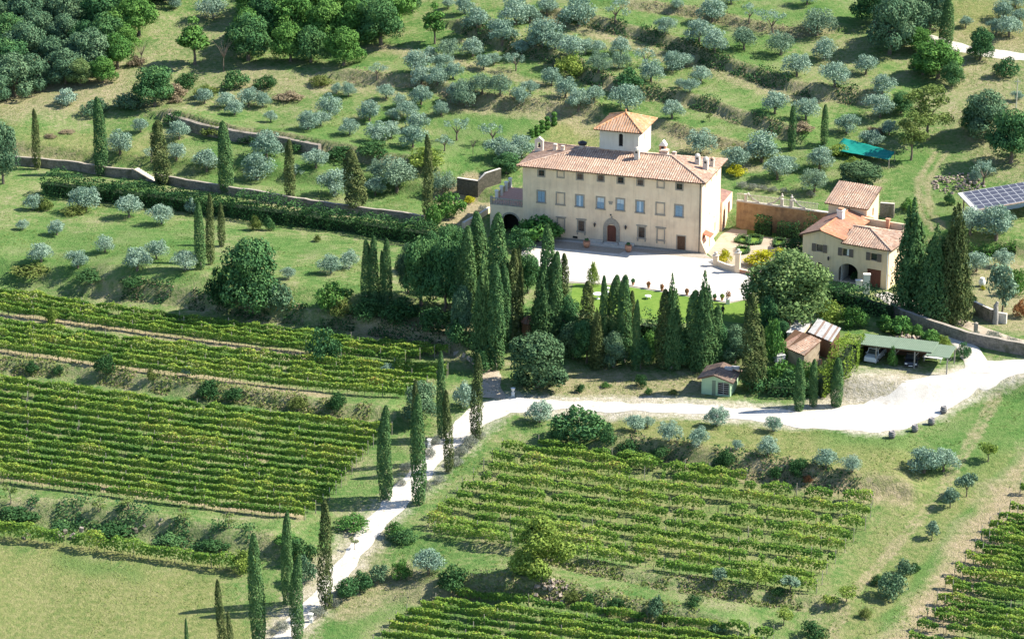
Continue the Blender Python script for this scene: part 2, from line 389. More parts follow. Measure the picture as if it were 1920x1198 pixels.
area(LUSH, [(1760, 790), (1930, 700), (1930, 830), (1830, 900), (1740, 880)], .6, 3)
area(LUSH, [(1100, 1110), (1400, 1150), (1420, 1190), (1200, 1150)], .7, 2)
area(DRY, [(1640, 950), (1800, 850), (1690, 1110), (1540, 1110)], .55, 3)
area(LUSH, [(0, 430), (350, 420), (370, 510), (0, 510)], .55, 4)
area(LUSH, [(500, 450), (640, 450), (640, 478), (520, 478)], .6, 2)
area(DRY, [(20, 240), (330, 250), (330, 300), (30, 300)], .6, 3)
area(LUSH, [(330, 320), (780, 390), (800, 260), (620, 230), (350, 270)], .45, 4)
area(LUSH, [(820, 200), (1010, 220), (1000, 250), (880, 330), (810, 320)], .55, 3)
area(DRY, [(1040, 225), (1120, 235), (1120, 300), (1010, 290)], .8, 1.5)
area(LUSH, [(1100, 0), (1650, 0), (1650, 150), (1400, 140), (1250, 80)], .35, 5)
area(LUSH, [(1300, 170), (1650, 230), (1560, 350), (1380, 330)], .35, 5)
area(DRY, [(1260, 240), (1480, 290), (1480, 310), (1280, 300)], .6, 2)
area(DIRT, [(380, 0), (330, 40), (210, 130), (230, 190), (330, 215), (420, 200), (560, 180), (640, 165), (560, 150), (430, 140), (430, 0)], .28, 3)
area(DIRT, [(-60, 60), (230, 60), (270, 200), (-60, 230)], .6, 4)
area(DIRT, [(440, 120), (700, 150), (700, 175), (440, 170)], .45, 2)
area(DIRT, [(1030, 690), (1330, 700), (1330, 742), (1100, 745), (1020, 740)], .55, 2)
area(DIRT, [(640, 590), (900, 600), (880, 680), (700, 650)], .7, 2.5)
area(DIRT, [(1560, 720), (1700, 690), (1790, 700), (1740, 730), (1600, 770), (1480, 765)], .75, 2)
stroke(DIRT, [(1470, 776), (1560, 782), (1640, 778), (1740, 742), (1830, 700)], .4, .6, .5, .3)
area(DUST, [(1570, 700), (1620, 690), (1740, 700), (1800, 690), (1800, 730), (1700, 760), (1560, 790), (1450, 785), (1460, 760), (1560, 745)], .75, 2)
area(DIRT, [(1640, 60), (1920, 60), (1960, 340), (1840, 320), (1790, 280), (1770, 150)], .45, 6)
area(DRY, [(1780, 0), (1960, 0), (1960, 90), (1800, 70)], .9, 4)
area(DIRT, [(1840, 485), (1960, 470), (1960, 640), (1800, 600), (1800, 520)], .6, 3)
area(DIRT, [(1480, 60), (1620, 60), (1650, 190), (1560, 190)], .3, 4)
stroke(DIRT, [(885, 335), (870, 370), (880, 400), (905, 385)], 2.0, .9)
stroke(DIRT, [(840, 360), (880, 395), (850, 420)], 2.2, .9)
stroke(DIRT, [(1420, 880), (1500, 905), (1600, 925), (1690, 930)], 2.0, .7)
for a in (-7, 7):        # wheel tracks
    stroke(DIRT, [(1868 + a, 735), (1850 + a, 775), (1812 + a, 845), (1760 + a, 925), (1690 + a, 1010), (1600 + a, 1110), (1560 + a, 1190), (1550 + a, 1240)], .3, .6, .5, .2)
    stroke(DIRT, [(1765 + a * 1.4, 285), (1730 + a * 1.4, 340), (1735 + a * 1.4, 400), (1760 + a * 1.4, 430)], .5, .6, .5, .25)
stroke(LUSH, [(1765, 285), (1735, 350), (1740, 410)], 4.5, .5)
area(DIRT, [(1930, 840), (1850, 930), (1770, 1040), (1700, 1140), (1640, 1240), (1760, 1240), (1930, 980)], .95, 2)
area(DRY, [(1800, 860), (1880, 800), (1700, 1100), (1580, 1240), (1540, 1200), (1690, 1000)], .5, 2.5)
stroke(LUSH, [(1920, 850), (1840, 930), (1790, 990), (1740, 1060), (1660, 1180)], .9, .8)
stroke(DRY, [(1880, 860), (1780, 960), (1690, 1080), (1600, 1220)], 3, .6)
stroke(DUST, [(960, 757), (1300, 768), (1480, 782), (1640, 795), (1750, 750), (1850, 695), (1960, 688)], 3.4, .9, .35)
stroke(DUST, [(520, 1210), (600, 1110), (690, 1000), (760, 925), (830, 850), (900, 785), (960, 757), (1100, 762), (1300, 768), (1480, 782), (1640, 790), (1750, 745), (1850, 695), (1960, 688)], 2.6, .55)
stroke(DIRT, [(520, 1210), (600, 1110), (690, 1000), (640, 1120), (760, 1090)], 3.0, .6)
stroke(DIRT, [(640, 1150), (720, 1110), (830, 1115)], 1.6, .6)
stroke(LUSH, [(620, 1190), (700, 1150), (800, 1120)], 2, .5)
for a in [(0, 593, 575, 668), (0, 660, 610, 742), (0, 893, 560, 968), (0, 1012, 440, 1072), (300, 820, 500, 860)]:
    stroke(DIRT if a[1] < 900 else DRY, [(a[0], a[1]), ((a[0] + a[2]) / 2, (a[1] + a[3]) / 2 - 3), (a[2], a[3])], 1.0, .9, .4, .3)
for pts in [[(30, 288), (300, 335), (560, 390), (800, 415)], [(850, 200), (1000, 215), (1120, 235)], [(1000, 30), (1200, 90), (1350, 140), (1500, 190)], [(700, 90), (950, 140), (1100, 190)], [(1100, 250), (1230, 245), (1320, 285), (1420, 320)]]:
    stroke(DIRT, pts, 1.6, .55)
ZN[DIRT] = np.maximum(ZN[DIRT], SCRUB * (.3 + .25 * (YY > 10)))

def build_ground():
    nx, ny = HG.shape
    v = np.stack([XX.ravel(), YY.ravel(), HG.ravel()], 1)
    i, j = np.meshgrid(np.arange(nx - 1), np.arange(ny - 1), indexing='ij'); a = (i * ny + j).ravel()
    f = np.stack([a, a + ny, a + ny + 1, a + 1], 1)
    me = bpy.data.meshes.new('ground'); me.vertices.add(len(v)); me.vertices.foreach_set('co', v.ravel())
    me.loops.add(f.size); me.loops.foreach_set('vertex_index', f.ravel().astype(np.int32))
    me.polygons.add(len(f)); me.polygons.foreach_set('loop_start', np.arange(0, f.size, 4, dtype=np.int32)); me.polygons.foreach_set('loop_total', np.full(len(f), 4, np.int32))
    me.polygons.foreach_set('use_smooth', np.ones(len(f), bool)); me.update()
    ca = me.color_attributes.new('zones', 'FLOAT_COLOR', 'POINT'); ca.data.foreach_set('color', np.clip(np.moveaxis(ZN, 0, -1).reshape(-1, 4), 0, 1).ravel())
    m, t, out = _new('meadow_ground'); co = N(t, 'TexCoord').outputs['Object']
    at = N(t, 'Attribute', attribute_name='zones'); sp = N(t, 'SeparateColor'); t.links.new(at.outputs['Color'], sp.inputs[0])
    n1 = noise(t, co, .16, 8, .72); n2 = noise(t, co, 1.3, 6, .75); n3 = noise(t, co, 5, 3, .7)
    grass = ramp(t, math_(t, 'ADD', math_(t, 'MULTIPLY', n1, .55), math_(t, 'MULTIPLY', n2, .45)),
                 [(.38, (.062, .145, .04)), (.47, (.125, .205, .064)), (.54, (.21, .245, .105)), (.64, (.33, .30, .19))])
    dryc = ramp(t, n2, [(.3, (.14, .175, .06)), (.5, (.215, .225, .088)), (.7, (.30, .285, .14))])
    lush = ramp(t, n2, [(.3, (.062, .15, .038)), (.6, (.115, .205, .06)), (.75, (.19, .245, .095))])
    dirt = ramp(t, math_(t, 'ADD', math_(t, 'MULTIPLY', n2, .6), math_(t, 'MULTIPLY', n3, .4)), [(.33, (.20, .18, .085)), (.45, (.31, .255, .155)), (.6, (.41, .335, .23)), (.72, (.50, .43, .325))])
    dust = ramp(t, n2, [(.3, (.36, .31, .22)), (.5, (.50, .45, .37)), (.7, (.62, .57, .50))])
    j = math_(t, 'MULTIPLY', math_(t, 'SUBTRACT', n2, .5), 1.6)
    def msk(s): return math_(t, 'MULTIPLY', math_(t, 'GREATER_THAN', s, .02), math_(t, 'ADD', s, math_(t, 'MULTIPLY', j, .8)), True)
    col = mix(t, msk(sp.outputs[0]), grass, dryc); col = mix(t, msk(sp.outputs[1]), col, lush); col = mix(t, msk(sp.outputs[2]), col, dirt)
    col = mix(t, msk(at.outputs['Alpha']), col, dust)
    col = mix(t, 1.0, col, ramp(t, noise(t, co, 6.5, 4, .8), [(.3, (.72, .74, .66)), (.5, (1, 1, 1)), (.7, (1.12, 1.1, 1.05))]), 'MULTIPLY')
    bsdf(t, out, col, 1, math_(t, 'ADD', n3, math_(t, 'MULTIPLY', noise(t, co, 2, 5, .7), 1.4)), .9, 0, bd=.22)
    me.materials.append(m)
    return tag(link('ground', me), kind='structure')
build_ground()

def strip(name, edges, mat, lift=.06, jit=.25, n=9):
    """a road following the ground between two edges"""
    L = [P(a, b) for a, b, c, d in edges]; Rr = [P(c, d) for a, b, c, d in edges]
    A = []; B = []
    for k in range(len(L) - 1):
        m = max(2, int((L[k + 1] - L[k]).length / .6))
        for q in range(m): A.append(L[k].lerp(L[k + 1], q / m)); B.append(Rr[k].lerp(Rr[k + 1], q / m))
    A.append(L[-1]); B.append(Rr[-1])
    for _ in range(6):
        for Q in (A, B):
            for k in range(1, len(Q) - 1): Q[k] = (Q[k - 1] + Q[k] * 2 + Q[k + 1]) / 4
    mb = MB(); vs = []; fs = []
    r = random.Random(name)
    for k, (a, b) in enumerate(zip(A, B)):
        d = (b - a).normalized()
        ja = jit * (.6 * math.sin(k * .37) + .5 * math.sin(k * .91 + 1) + r.uniform(-.3, .3)); jb = jit * (.6 * math.sin(k * .43 + 2) + .5 * math.sin(k * .83) + r.uniform(-.3, .3)); a2 = a + d * ja; b2 = b + d * jb
        for q in range(n):
            p = a2.lerp(b2, q / (n - 1)); e = .03 if q in (0, n - 1) else lift
            vs.append((p.x, p.y, float(H(p.x, p.y)) + e))
    for k in range(len(A) - 1):
        for q in range(n - 1): i = k * n + q; fs.append((i, i + 1, i + n + 1, i + n))
    mb.add(vs, fs)
    o = mb.build(name, mat, smooth=True); return tag(o, kind='structure')
strip('road', [(490, 1230, 540, 1230), (505, 1198, 550, 1198), (540, 1160, 590, 1160), (570, 1130, 612, 1130), (600, 1095, 640, 1095), (632, 1055, 671, 1055), (662, 1010, 703, 1010), (692, 970, 742, 970), (725, 930, 777, 930),
               (757, 895, 803, 900), (780, 867, 818, 872), (815, 833, 853, 842), (843, 803, 885, 812), (868, 778, 922, 790), (895, 757, 955, 775)], M_ROAD)
gw_ = None
strip('driveway', [(885, 768, 900, 790), (905, 752, 940, 782), (945, 746, 970, 774), (1000, 749, 1003, 769), (1100, 752, 1100, 770), (1200, 756, 1200, 772), (1300, 759, 1300, 776), (1400, 766, 1400, 787), (1480, 770, 1480, 800), (1560, 768, 1560, 806),
                   (1620, 755, 1625, 810), (1690, 724, 1700, 807), (1750, 706, 1765, 772), (1800, 694, 1815, 743), (1850, 676, 1858, 722), (1920, 674, 1922, 700), (1960, 672, 1960, 692)], M_GRAVEL, lift=.10, jit=.4, n=15)
strip('lane', [(1812, 702, 1862, 700), (1806, 675, 1852, 678), (1795, 652, 1838, 655), (1770, 634, 1808, 635), (1735, 614, 1768, 612), (1695, 588, 1725, 582), (1655, 563, 1690, 556), (1640, 553, 1668, 548)], M_ROAD, lift=.14, jit=.15)
strip('upper_lane', [(1690, 562, 1700, 553), (1760, 600, 1768, 585), (1800, 612, 1806, 598), (1860, 636, 1866, 622), (1960, 668, 1960, 650)], M_DIRT, jit=.15)
strip('hill_road', [(1705, 66, 1715, 52), (1745, 82, 1752, 68), (1790, 96, 1797, 82), (1840, 106, 1845, 91), (1900, 113, 1900, 98), (1960, 117, 1960, 101)], M_ROAD)
strip('footpath', [(893, 745, 945, 748), (903, 715, 940, 715), (905, 690, 935, 688), (850, 668, 850, 661)], M_DIRT)
def flatpoly(name, pts, z, mat, jit=0):
    W = [PZ(x, y, z) for x, y in pts]; mb = MB(); vs = []
    r = random.Random(name)
    for k in range(len(W)):
        a, b = W[k], W[(k + 1) % len(W)]; m = max(1, int((b - a).length / .8)) if jit else 1
        for q in range(m):
            p = a.lerp(b, q / m); vs.append((p.x + r.uniform(-jit, jit), p.y + r.uniform(-jit, jit), z))
    mb.poly(vs[::-1]); o = mb.build(name, mat); bm = bmesh.new(); bm.from_mesh(o.data); bmesh.ops.triangulate(bm, faces=bm.faces); bmesh.ops.recalc_face_normals(bm, faces=bm.faces)
    if sum(f.normal.z for f in bm.faces) < 0: bmesh.ops.reverse_faces(bm, faces=bm.faces)
    bm.to_mesh(o.data); bm.free(); return tag(o, kind='structure')
flatpoly('courtyard', [(980, 446), (1100, 452), (1200, 460), (1318, 474), (1345, 490), (1408, 514), (1412, 545), (1402, 562), (1365, 569), (1290, 556), (1170, 536), (1060, 530), (975, 521)], .03, M_GRAVEL)
flatpoly('lawn', [(972, 520), (1060, 529), (1170, 535), (1290, 555), (1365, 568), (1408, 561), (1440, 575), (1420, 612), (1330, 612), (1200, 596), (1100, 585), (975, 572)], .018, M_LAWN, .12)
flatpoly('paved_walk', [(985, 448), (1060, 453), (1319, 476), (1340, 486), (1315, 484), (1172, 470), (1162, 476), (1055, 466), (985, 458)], .05, M_PIETRA)  # grey paving laid in the outline of the villa's cast shadow
mb = MB()
cb = [(1058, 529), (1170, 535), (1290, 555), (1365, 568), (1402, 562)]
for a, b in zip(cb[:-1], cb[1:]):
    p, q = PZ(*a, 0), PZ(*b, 0); d = (q - p).normalized(); nn = Vector((-d.y, d.x, 0)) * .12
    mb.prism([p - nn, q - nn, q + nn, p + nn], (0, 0, .11))
tag(mb.build('kerb', M_PIETRA), kind='structure')

# ------------------------------------------------------------------ building helpers
class Frame:
    """a wall plane: s along the wall, z up, d into the wall"""
    def __init__(s, o, e, n): s.o = Vector(o); s.e = Vector(e).normalized(); s.n = Vector(n).normalized()
    def p(s, a, z, d=0): return s.o + s.e * a + Vector((0, 0, z)) - s.n * d
def wall(mb, F, L, Ht, ops=(), m=0, mr=None, top=None, dep=.28):
    """wall with real openings; ops (s0,s1,z0,z1); top: list of (s,z) gable points above Ht"""
    mr = m if mr is None else mr
    ss = sorted({0, L, *[o[0] for o in ops], *[o[1] for o in ops]}); zs = sorted({0, Ht, *[o[2] for o in ops], *[o[3] for o in ops]})
    for a, b in zip(ss[:-1], ss[1:]):
        for c, d in zip(zs[:-1], zs[1:]):
            cs, cz = (a + b) / 2, (c + d) / 2
            if any(o[0] < cs < o[1] and o[2] < cz < o[3] for o in ops): continue
            mb.quad(F.p(a, c), F.p(b, c), F.p(b, d), F.p(a, d), m)
    for s0, s1, z0, z1 in ops:
        for a, b in (((s0, z0), (s1, z0)), ((s1, z0), (s1, z1)), ((s1, z1), (s0, z1)), ((s0, z1), (s0, z0))):
            mb.quad(F.p(*a), F.p(*b), F.p(*b, dep), F.p(*a, dep), mr)
    if top: mb.poly([F.p(0, Ht), F.p(L, Ht)] + [F.p(a, z) for a, z in top], m)
def fbox(mb, F, s0, s1, z0, z1, d0, d1, m=0):
    pts = [F.p(s0, z0, d0), F.p(s1, z0, d0), F.p(s1, z1, d0), F.p(s0, z1, d0)]
    mb.prism(pts, F.p(0, 0, d1) - F.p(0, 0, d0), m)
def frame_ring(mb, F, s0, s1, z0, z1, w, d0, d1, m=0, sill=0):
    fbox(mb, F, s0 - w, s0, z0, z1, d0, d1, m); fbox(mb, F, s1, s1 + w, z0, z1, d0, d1, m)
    fbox(mb, F, s0 - w, s1 + w, z1, z1 + w, d0, d1, m); fbox(mb, F, s0 - w - sill, s1 + w + sill, z0 - w, z0, d0 - (.08 if sill else 0), d1, m)
def arch_fill(mb, F, s0, s1, zs, z1, m=0, dep=.28, n=10, pointed=0):
    """spandrels turning the top of an opening into an arch springing at zs"""
    c = (s0 + s1) / 2; r = (s1 - s0) / 2
    arc = [(c - r * math.cos(math.pi * k / n), zs + (z1 - zs) * math.sin(math.pi * k / n)) for k in range(n + 1)]
    h = n // 2
    for side in (arc[:h + 1], arc[h:]):
        cor = (s0, z1) if side is not arc[h:] and side[0][0] < c - 1e-4 and side[0][0] <= s0 + 1e-4 else (s1, z1)
        for a, b in zip(side[:-1], side[1:]):
            mb.poly([F.p(*cor), F.p(*a), F.p(*b)], m)
            mb.quad(F.p(*a), F.p(*b), F.p(*b, dep), F.p(*a, dep), m)
def arch_ring(mb, F, c, r0, r1, zb, zs, ky, d0, d1, m=0, n=12):
    """stone surround of an arched door: legs from zb to zs and a ring above, ky = rise / radius"""
    fbox(mb, F, c - r1, c - r0, zb, zs, d0, d1, m); fbox(mb, F, c + r0, c + r1, zb, zs, d0, d1, m)
    for k in range(n):
        a, b = math.pi * k / n, math.pi * (k + 1) / n
        pts = [(c - r0 * math.cos(a), zs + r0 * ky[0] * math.sin(a)), (c - r0 * math.cos(b), zs + r0 * ky[0] * math.sin(b)),
               (c - r1 * math.cos(b), zs + r1 * ky[1] * math.sin(b)), (c - r1 * math.cos(a), zs + r1 * ky[1] * math.sin(a))]
        mb.prism([F.p(*q, d0) for q in pts], F.p(0, 0, d1) - F.p(0, 0, d0), m)
def roof_plane(mb, A, B, C, D, m=0, md=1, pitch=.36, amp=.09, th=.14):
    """corrugated tile plane: eave A-B, top D-C (C == D for a hip end)"""
    A, B, C, D = map(Vector, (A, B, C, D)); e = (B - A).normalized(); W = (B - A).length
    n = (B - A).cross(D - A).normalized()
    if n.z < 0: n = -n
    s = n.cross(e)
    if s.dot(D - A) < 0: s = -s
    xd, yd = (D - A).dot(e), (D - A).dot(s); xc, yc = (C - A).dot(e), (C - A).dot(s)
    def top(x):
        y = 1e9
        if xd > 1e-4 and x < xd: y = yd * x / xd
        elif xc < W - 1e-4 and x > xc: y = yc * (W - x) / (W - xc)
        else: y = yd if abs(xc - xd) < 1e-4 else yd + (yc - yd) * (x - xd) / (xc - xd)
        return max(y, .02)
    nc = max(8, int(W / pitch * 5)); nr = max(3, int(max(yd, yc) / .9)); vs = []; fs = []
    rr = random.Random(int(W * 1000))
    sag = [rr.uniform(-.02, .02) for _ in range(64)]
    for i in range(nc + 1):
        x = W * i / nc; t = top(x); ph = (x / pitch) % 1
        up = amp * (1 - abs(2 * ph - 1) ** 2.2 * 1.0) * (1 if ph < .62 else .2)
        k = int(x / pitch)
        for q in range(nr + 1):
            y = t * q / nr; vs.append(A + e * x + s * y + n * (up + sag[(k + q * 7) % 64]))
    for i in range(nc):
        for q in range(nr): a = i * (nr + 1) + q; fs.append((a, a + nr + 1, a + nr + 2, a + 1))
    mb.add(vs, fs, m); o0 = len(mb.m) - len(fs)
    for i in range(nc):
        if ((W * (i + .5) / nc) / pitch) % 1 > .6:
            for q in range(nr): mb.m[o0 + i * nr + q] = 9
    pts = [A, B, C] if (C - D).length < 1e-3 else [A, B, C, D]
    mb.prism([p - n * .012 for p in pts], -n * th, md)
def ridge(mb, a, b, m=0, r=.16): mb.tube([Vector(a) + Vector((0, 0, .06)), Vector(b) + Vector((0, 0, .06))], r, 8, m)
def local(o, p):
    """world point into the frame of an Empty turned about z only"""
    d = Vector(p) - o.location; c, s = math.cos(-o.rotation_euler.z), math.sin(-o.rotation_euler.z)
    return Vector((d.x * c - d.y * s, d.x * s + d.y * c, d.z))

# ------------------------------------------------------------------ the villa
pr, pl = PZ(1313.5, 476, 0), PZ(980, 441.5, 0)
vd = pr - pl; VL = vd.length; VR = math.atan2(vd.y, vd.x)
villa = thing('villa', pl, 'large cream three-storey villa with tiled hip roof and square tower', 'villa', None, VR)
VH, VD = 11.25, 11.4
FF = Frame((0, 0, 0), (1, 0, 0), (0, -1, 0)); FR = Frame((VL, 0, 0), (0, 1, 0), (1, 0, 0)); FB = Frame((VL, VD, 0), (-1, 0, 0), (0, 1, 0)); FL = Frame((0, VD, 0), (0, -1, 0), (-1, 0, 0))
def vu(px, py, z):  # local u of a photo place on the facade
    p = local(villa, PZ(px, py, z)); return p.x + 0 * p.y
cols = []
for px, y1, y2 in ((1015, 325, 369), (1051, 327, 373), (1087, 331, 377), (1126, 334, 381), (1163, 338, 384), (1200, 342, 388), (1238, 346, 392), (1273, 350, 396)):
    # intersection of the sight line with the facade plane
    o = Vector(C0); d = Vector(ray(px, y2)); a = local(villa, o); b = local(villa, o + d); k = -a.y / (b.y - a.y); q = a + (b - a) * k
    d = Vector(ray(px, y1)); b = local(villa, o + d); k = -a.y / (b.y - a.y); q1 = a + (b - a) * k
    cols.append((q.x, q1.z, q.z))
def fac(px, py):
    o = Vector(C0); a = local(villa, o); b = local(villa, o + Vector(ray(px, py))); k = -a.y / (b.y - a.y); return a + (b - a) * k
kinds1 = ['dark', 'blank', 'grey', 'grey', 'open', 'grey', 'blank', 'dark']
kinds2 = ['shut', 'blank', 'blue', 'half', 'half', 'blue', 'blank', 'shut']
ops = []; wins = []
for k, (u, z1, z2) in enumerate(cols):
    wins.append((u, z1, .92, .92, kinds1[k], .17)); wins.append((u, z2, 1.12, 1.7, kinds2[k], .19))
for px, py, kd in ((1052, 420, 'blankg'), (1090, 424, 'grid'), (1203, 436, 'grid'), (1239, 440, 'blankg')):
    q = fac(px, py); wins.append((q.x, q.z, .95, 1.65, kd, .2))
for u, z, w, h, kd, fw in wins: ops.append((u - w / 2, u + w / 2, z - h / 2, z + h / 2))
qd = fac(1146.5, 457.5); du = qd.x; ops.append((du - .72, du + .72, .42, 3.05))
qe = fac(1277, 457); eu = qe.x; ops.append((eu - .62, eu + .62, .12, 2.45))
qv = fac(1078, 449); ops.append((qv.x - .4, qv.x + .4, .35, .75))
mb = MB()
wall(mb, FF, VL, VH, ops)
sw = [(a, a + .45, z, z + .8) for a, z in ((1.6, 9.7), (5.2, 9.6), (8.6, 9.5))] + [(8.2, 8.65, .9, 2.3), (4.9, 5.2, 4.6, 4.9), (7.6, 7.9, 3.2, 3.5)]
wall(mb, FR, VD, VH, sw, dep=.2); wall(mb, FB, VL, VH); wall(mb, FL, VD, VH)
for a in sw: fbox(mb, FR, a[0] - .01, a[1] + .01, a[2] - .01, a[3] + .01, .2, .26, 1)
# battered foot of the side wall and its plinth
mb.prism([(VL, .02, 0), (VL + .9, .02, 0), (VL, .02, 2.0)], (0, 5.5, 0))
mb.box(-.02, -.06, 0, VL + .02, -.001, .32, 2)
o = mb.build('wall', [M_STUCCO, M_DARK, M_PIETRA], villa)
for u, z, w, h, kd, fw in wins:
    mb = MB(); s0, s1, z0, z1 = u - w / 2, u + w / 2, z - h / 2, z + h / 2
    frame_ring(mb, FF, s0, s1, z0, z1, fw, -.06, .02, 0, .06 if h > 1 else 0)
    if kd in ('blankg', 'grid'):
        fbox(mb, FF, s0 - .34, s1 + .34, z1 + fw, z1 + fw + .12, -.16, .0, 0)
        for a in (s0 - .2, s1 + .02): fbox(mb, FF, a, a + .18, z0 - fw - .35, z0 - fw, -.12, 0, 0)
    w_ = mb.build('window', M_PIETRA, villa)
    mb = MB(); mats = {'dark': M_GLASS, 'grey': M_PIETRA, 'open': M_GLASS, 'shut': M_BLUE, 'blank': M_STUCCO, 'blankg': M_STUCCO, 'blue': M_BLUE, 'half': M_BLUE, 'grid': M_GLASS}
    if kd in ('blank', 'blankg'):
        fbox(mb, FF, s0, s1, z0, z1, .07, .27); mb.build('blind_panel', M_STUCCO, w_)
    elif kd in ('shut', 'blue', 'half'):
        zt = z1 if kd != 'half' else z0 + h * .55
        for a, b in ((s0, u - .02), (u + .02, s1)):
            mb = MB(); fbox(mb, FF, a, b, z0, zt, .05, .1)
            kk = int((zt - z0) / .13)
            for q in range(kk): fbox(mb, FF, a + .07, b - .07, z0 + .04 + q * .13, z0 + .11 + q * .13, .02, .05)
            mb.build('shutter', M_BLUE, w_)
        mb = MB(); fbox(mb, FF, s0, s1, z0, z1, .2, .27); mb.build('pane', M_BLUEP if kd != 'shut' else M_GLASS, w_)
        if kd == 'half':
            mb = MB(); fbox(mb, FF, s0 + .03, u - .05, zt, z1 - .03, .12, .16); fbox(mb, FF, u + .05, s1 - .03, zt, z1 - .03, .12, .16); mb.build('curtain', M_BLUEP, w_)
        if kd == 'blue':
            mb = MB(); fbox(mb, FF, u - .16, u + .16, z0, z1, .03, .045); mb.build('curtain', M_BLUEP, w_)
    else:
        fbox(mb, FF, s0, s1, z0, z1, .2, .27); mb.build('pane', M_GLASS if kd != 'grey' else M_SHUT, w_)
        mb = MB(); fbox(mb, FF, u - .035, u + .035, z0, z1, .14, .19); fbox(mb, FF, s0, s1, z - .03, z + .03, .145, .185)
        if kd == 'grid':
            for q in range(1, 6): fbox(mb, FF, s0, s1, z0 + h * q / 6 - .015, z0 + h * q / 6 + .015, .03, .06)
            for q in range(1, 4): fbox(mb, FF, s0 + w * q / 4 - .015, s0 + w * q / 4 + .015, z0, z1, .065, .09)
        mb.build('sash', M_WOOD, w_)
mb = MB(); arch_ring(mb, FF, du, .74, 1.3, .0, 2.5, (1.0, 1.25), -.14, .04, 0)
fbox(mb, FF, du - .12, du + .12, 4.05, 4.45, -.2, 0)
dw = mb.build('door', M_PIETRA, villa)
mb = MB(); fbox(mb, FF, du - .72, du - .01, .42, 2.55, .2, .28); fbox(mb, FF, du + .01, du + .72, .42, 2.55, .2, .28); fbox(mb, FF, du - .72, du + .72, 2.58, 3.05, .16, .28)
for a in (du - .62, du + .1):
    for z in (.6, 1.6): fbox(mb, FF, a, a + .5, z, z + .8, .17, .2)
mb.build('door_leaf', M_REDW, dw)
mb = MB(); fbox(mb, FF, eu - .62, eu + .62, .12, 2.45, .18, .28)
for a in (eu - .5, eu - .1, eu + .28): fbox(mb, FF, a, a + .22, .3, 2.3, .14, .18)
frame_ring(mb, FF, eu - .62, eu + .62, .12, 2.45, .14, -.05, .03, 1)
mb.build('side_door', [M_WOOD, M_PIETRA], villa)
mb = MB(); fbox(mb, FF, qv.x - .4, qv.x + .4, .35, .75, .15, .25); mb.build('cellar_grille', M_DARK, villa)
q = fac(1145, 380); mb = MB(); fbox(mb, FF, q.x - .34, q.x + .34, q.z - .05, q.z + .2, -.06, 0); fbox(mb, FF, q.x - .25, q.x + .25, q.z - .32, q.z - .07, -.05, 0); mb.build('plaque', M_PIETRA, villa)
for px, py in ((1116, 421), (1174, 426)):
    q = fac(px, py); mb = MB(); mb.lathe([(.03, -.32), (.12, -.22), (.2, .18), (.08, .3), (.02, .4)], FF.p(q.x, q.z, -.32), 6); fbox(mb, FF, q.x - .03, q.x + .03, q.z + .05, q.z + .12, -.32, 0)
    mb.build('lantern', M_IRON, villa)
q = fac(1145.5, 403); mb = MB(); mb.lathe([(.05, -.12), (.13, 0), (.05, .14)], FF.p(q.x, q.z, -.1), 8); mb.build('door_lamp', M_IRON, villa)
# front steps and bench walls
mb = MB(); mb.box(du - 3.3, -1.5, 0, du + 3.3, -.07, .2); mb.box(du - 1.1, -1.1, .2, du + 1.1, -.07, .4)
mb.box(du - 3.3, -.55, .2, du - 1.3, -.07, .62); mb.box(du + 1.3, -.55, .2, du + 3.6, -.07, .62); mb.build('front_step', M_STONEP, villa)
mb = MB(); mb.tube([(VL - .25, -.09, .2), (VL - .25, -.09, VH - .1)], .06, 8); mb.build('downpipe', M_IRON, villa)
mb = MB(); mb.prism([(VL, .9, 2.9), (VL + 1.25, .9, 2.45), (VL + 1.25, .9, 2.36), (VL, .9, 2.8)], (0, 1.9, 0)); mb.box(VL + 1.05, 1, .9, VL + 1.15, 1.1, 2.4); mb.build('porch_awning', rough_mat('red_awning', (.55, .10, .06), (.62, .16, .10), 3, .7, .1), villa)
mb = MB(); mb.box(VL, 1.0, .4, VL + .03, 2.5, 2.4); mb.build('porch_door', M_REDW, villa)
# roof
OV = .75; RH = 1.75
rz0 = VH - .05
E = [Vector((-OV, -OV, rz0)), Vector((VL + OV, -OV, rz0)), Vector((VL + OV, VD + OV, rz0)), Vector((-OV, VD + OV, rz0))]
hb = VD / 2 + OV
rl = Vector((hb - OV + 2.2, VD / 2, rz0 + RH)); rr_ = Vector((VL + OV - hb - .6, VD / 2, rz0 + RH))
mb = MB()
roof_plane(mb, E[0], E[1], rr_, rl); roof_plane(mb, E[1], E[2], rr_, rr_); roof_plane(mb, E[2], E[3], rl, rr_); roof_plane(mb, E[3], E[0], rl, rl)
for a, b in ((E[0], rl), (E[1], rr_), (E[2], rr_), (E[3], rl), (rl, rr_)): ridge(mb, a, b, 0)
for i in range(int(VL / .55)): mb.box(i * .55, -OV + .12, rz0 - .2, i * .55 + .13, -.0, rz0 - .08, 1)
for i in range(int(VD / .55)): mb.box(VL, i * .55, rz0 - .2, VL + OV - .12, i * .55 + .13, rz0 - .08, 1)
vroof = mb.build('roof', [M_TILE, M_WOOD], villa)
def roofz(x, y):
    return rz0 + min((y + OV) / hb, (VD + OV - y) / hb, (x + OV) / (rl.x + OV), (VL + OV - x) / (VL + OV - rr_.x)) * RH
def onroof(px, py):
    a = local(villa, Vector(C0)); b = local(villa, Vector(C0) + Vector(ray(px, py))); best = None
    for k in np.arange(380, 480, .05):
        q = a + (b - a) * float(k)
        if -OV < q.x < VL + OV and -OV < q.y < VD + OV and q.z < roofz(q.x, q.y): return q
    k = (VD / 2 + .3 - a.y) / (b.y - a.y); q = a + (b - a) * k; q.z = roofz(q.x, q.y); return q
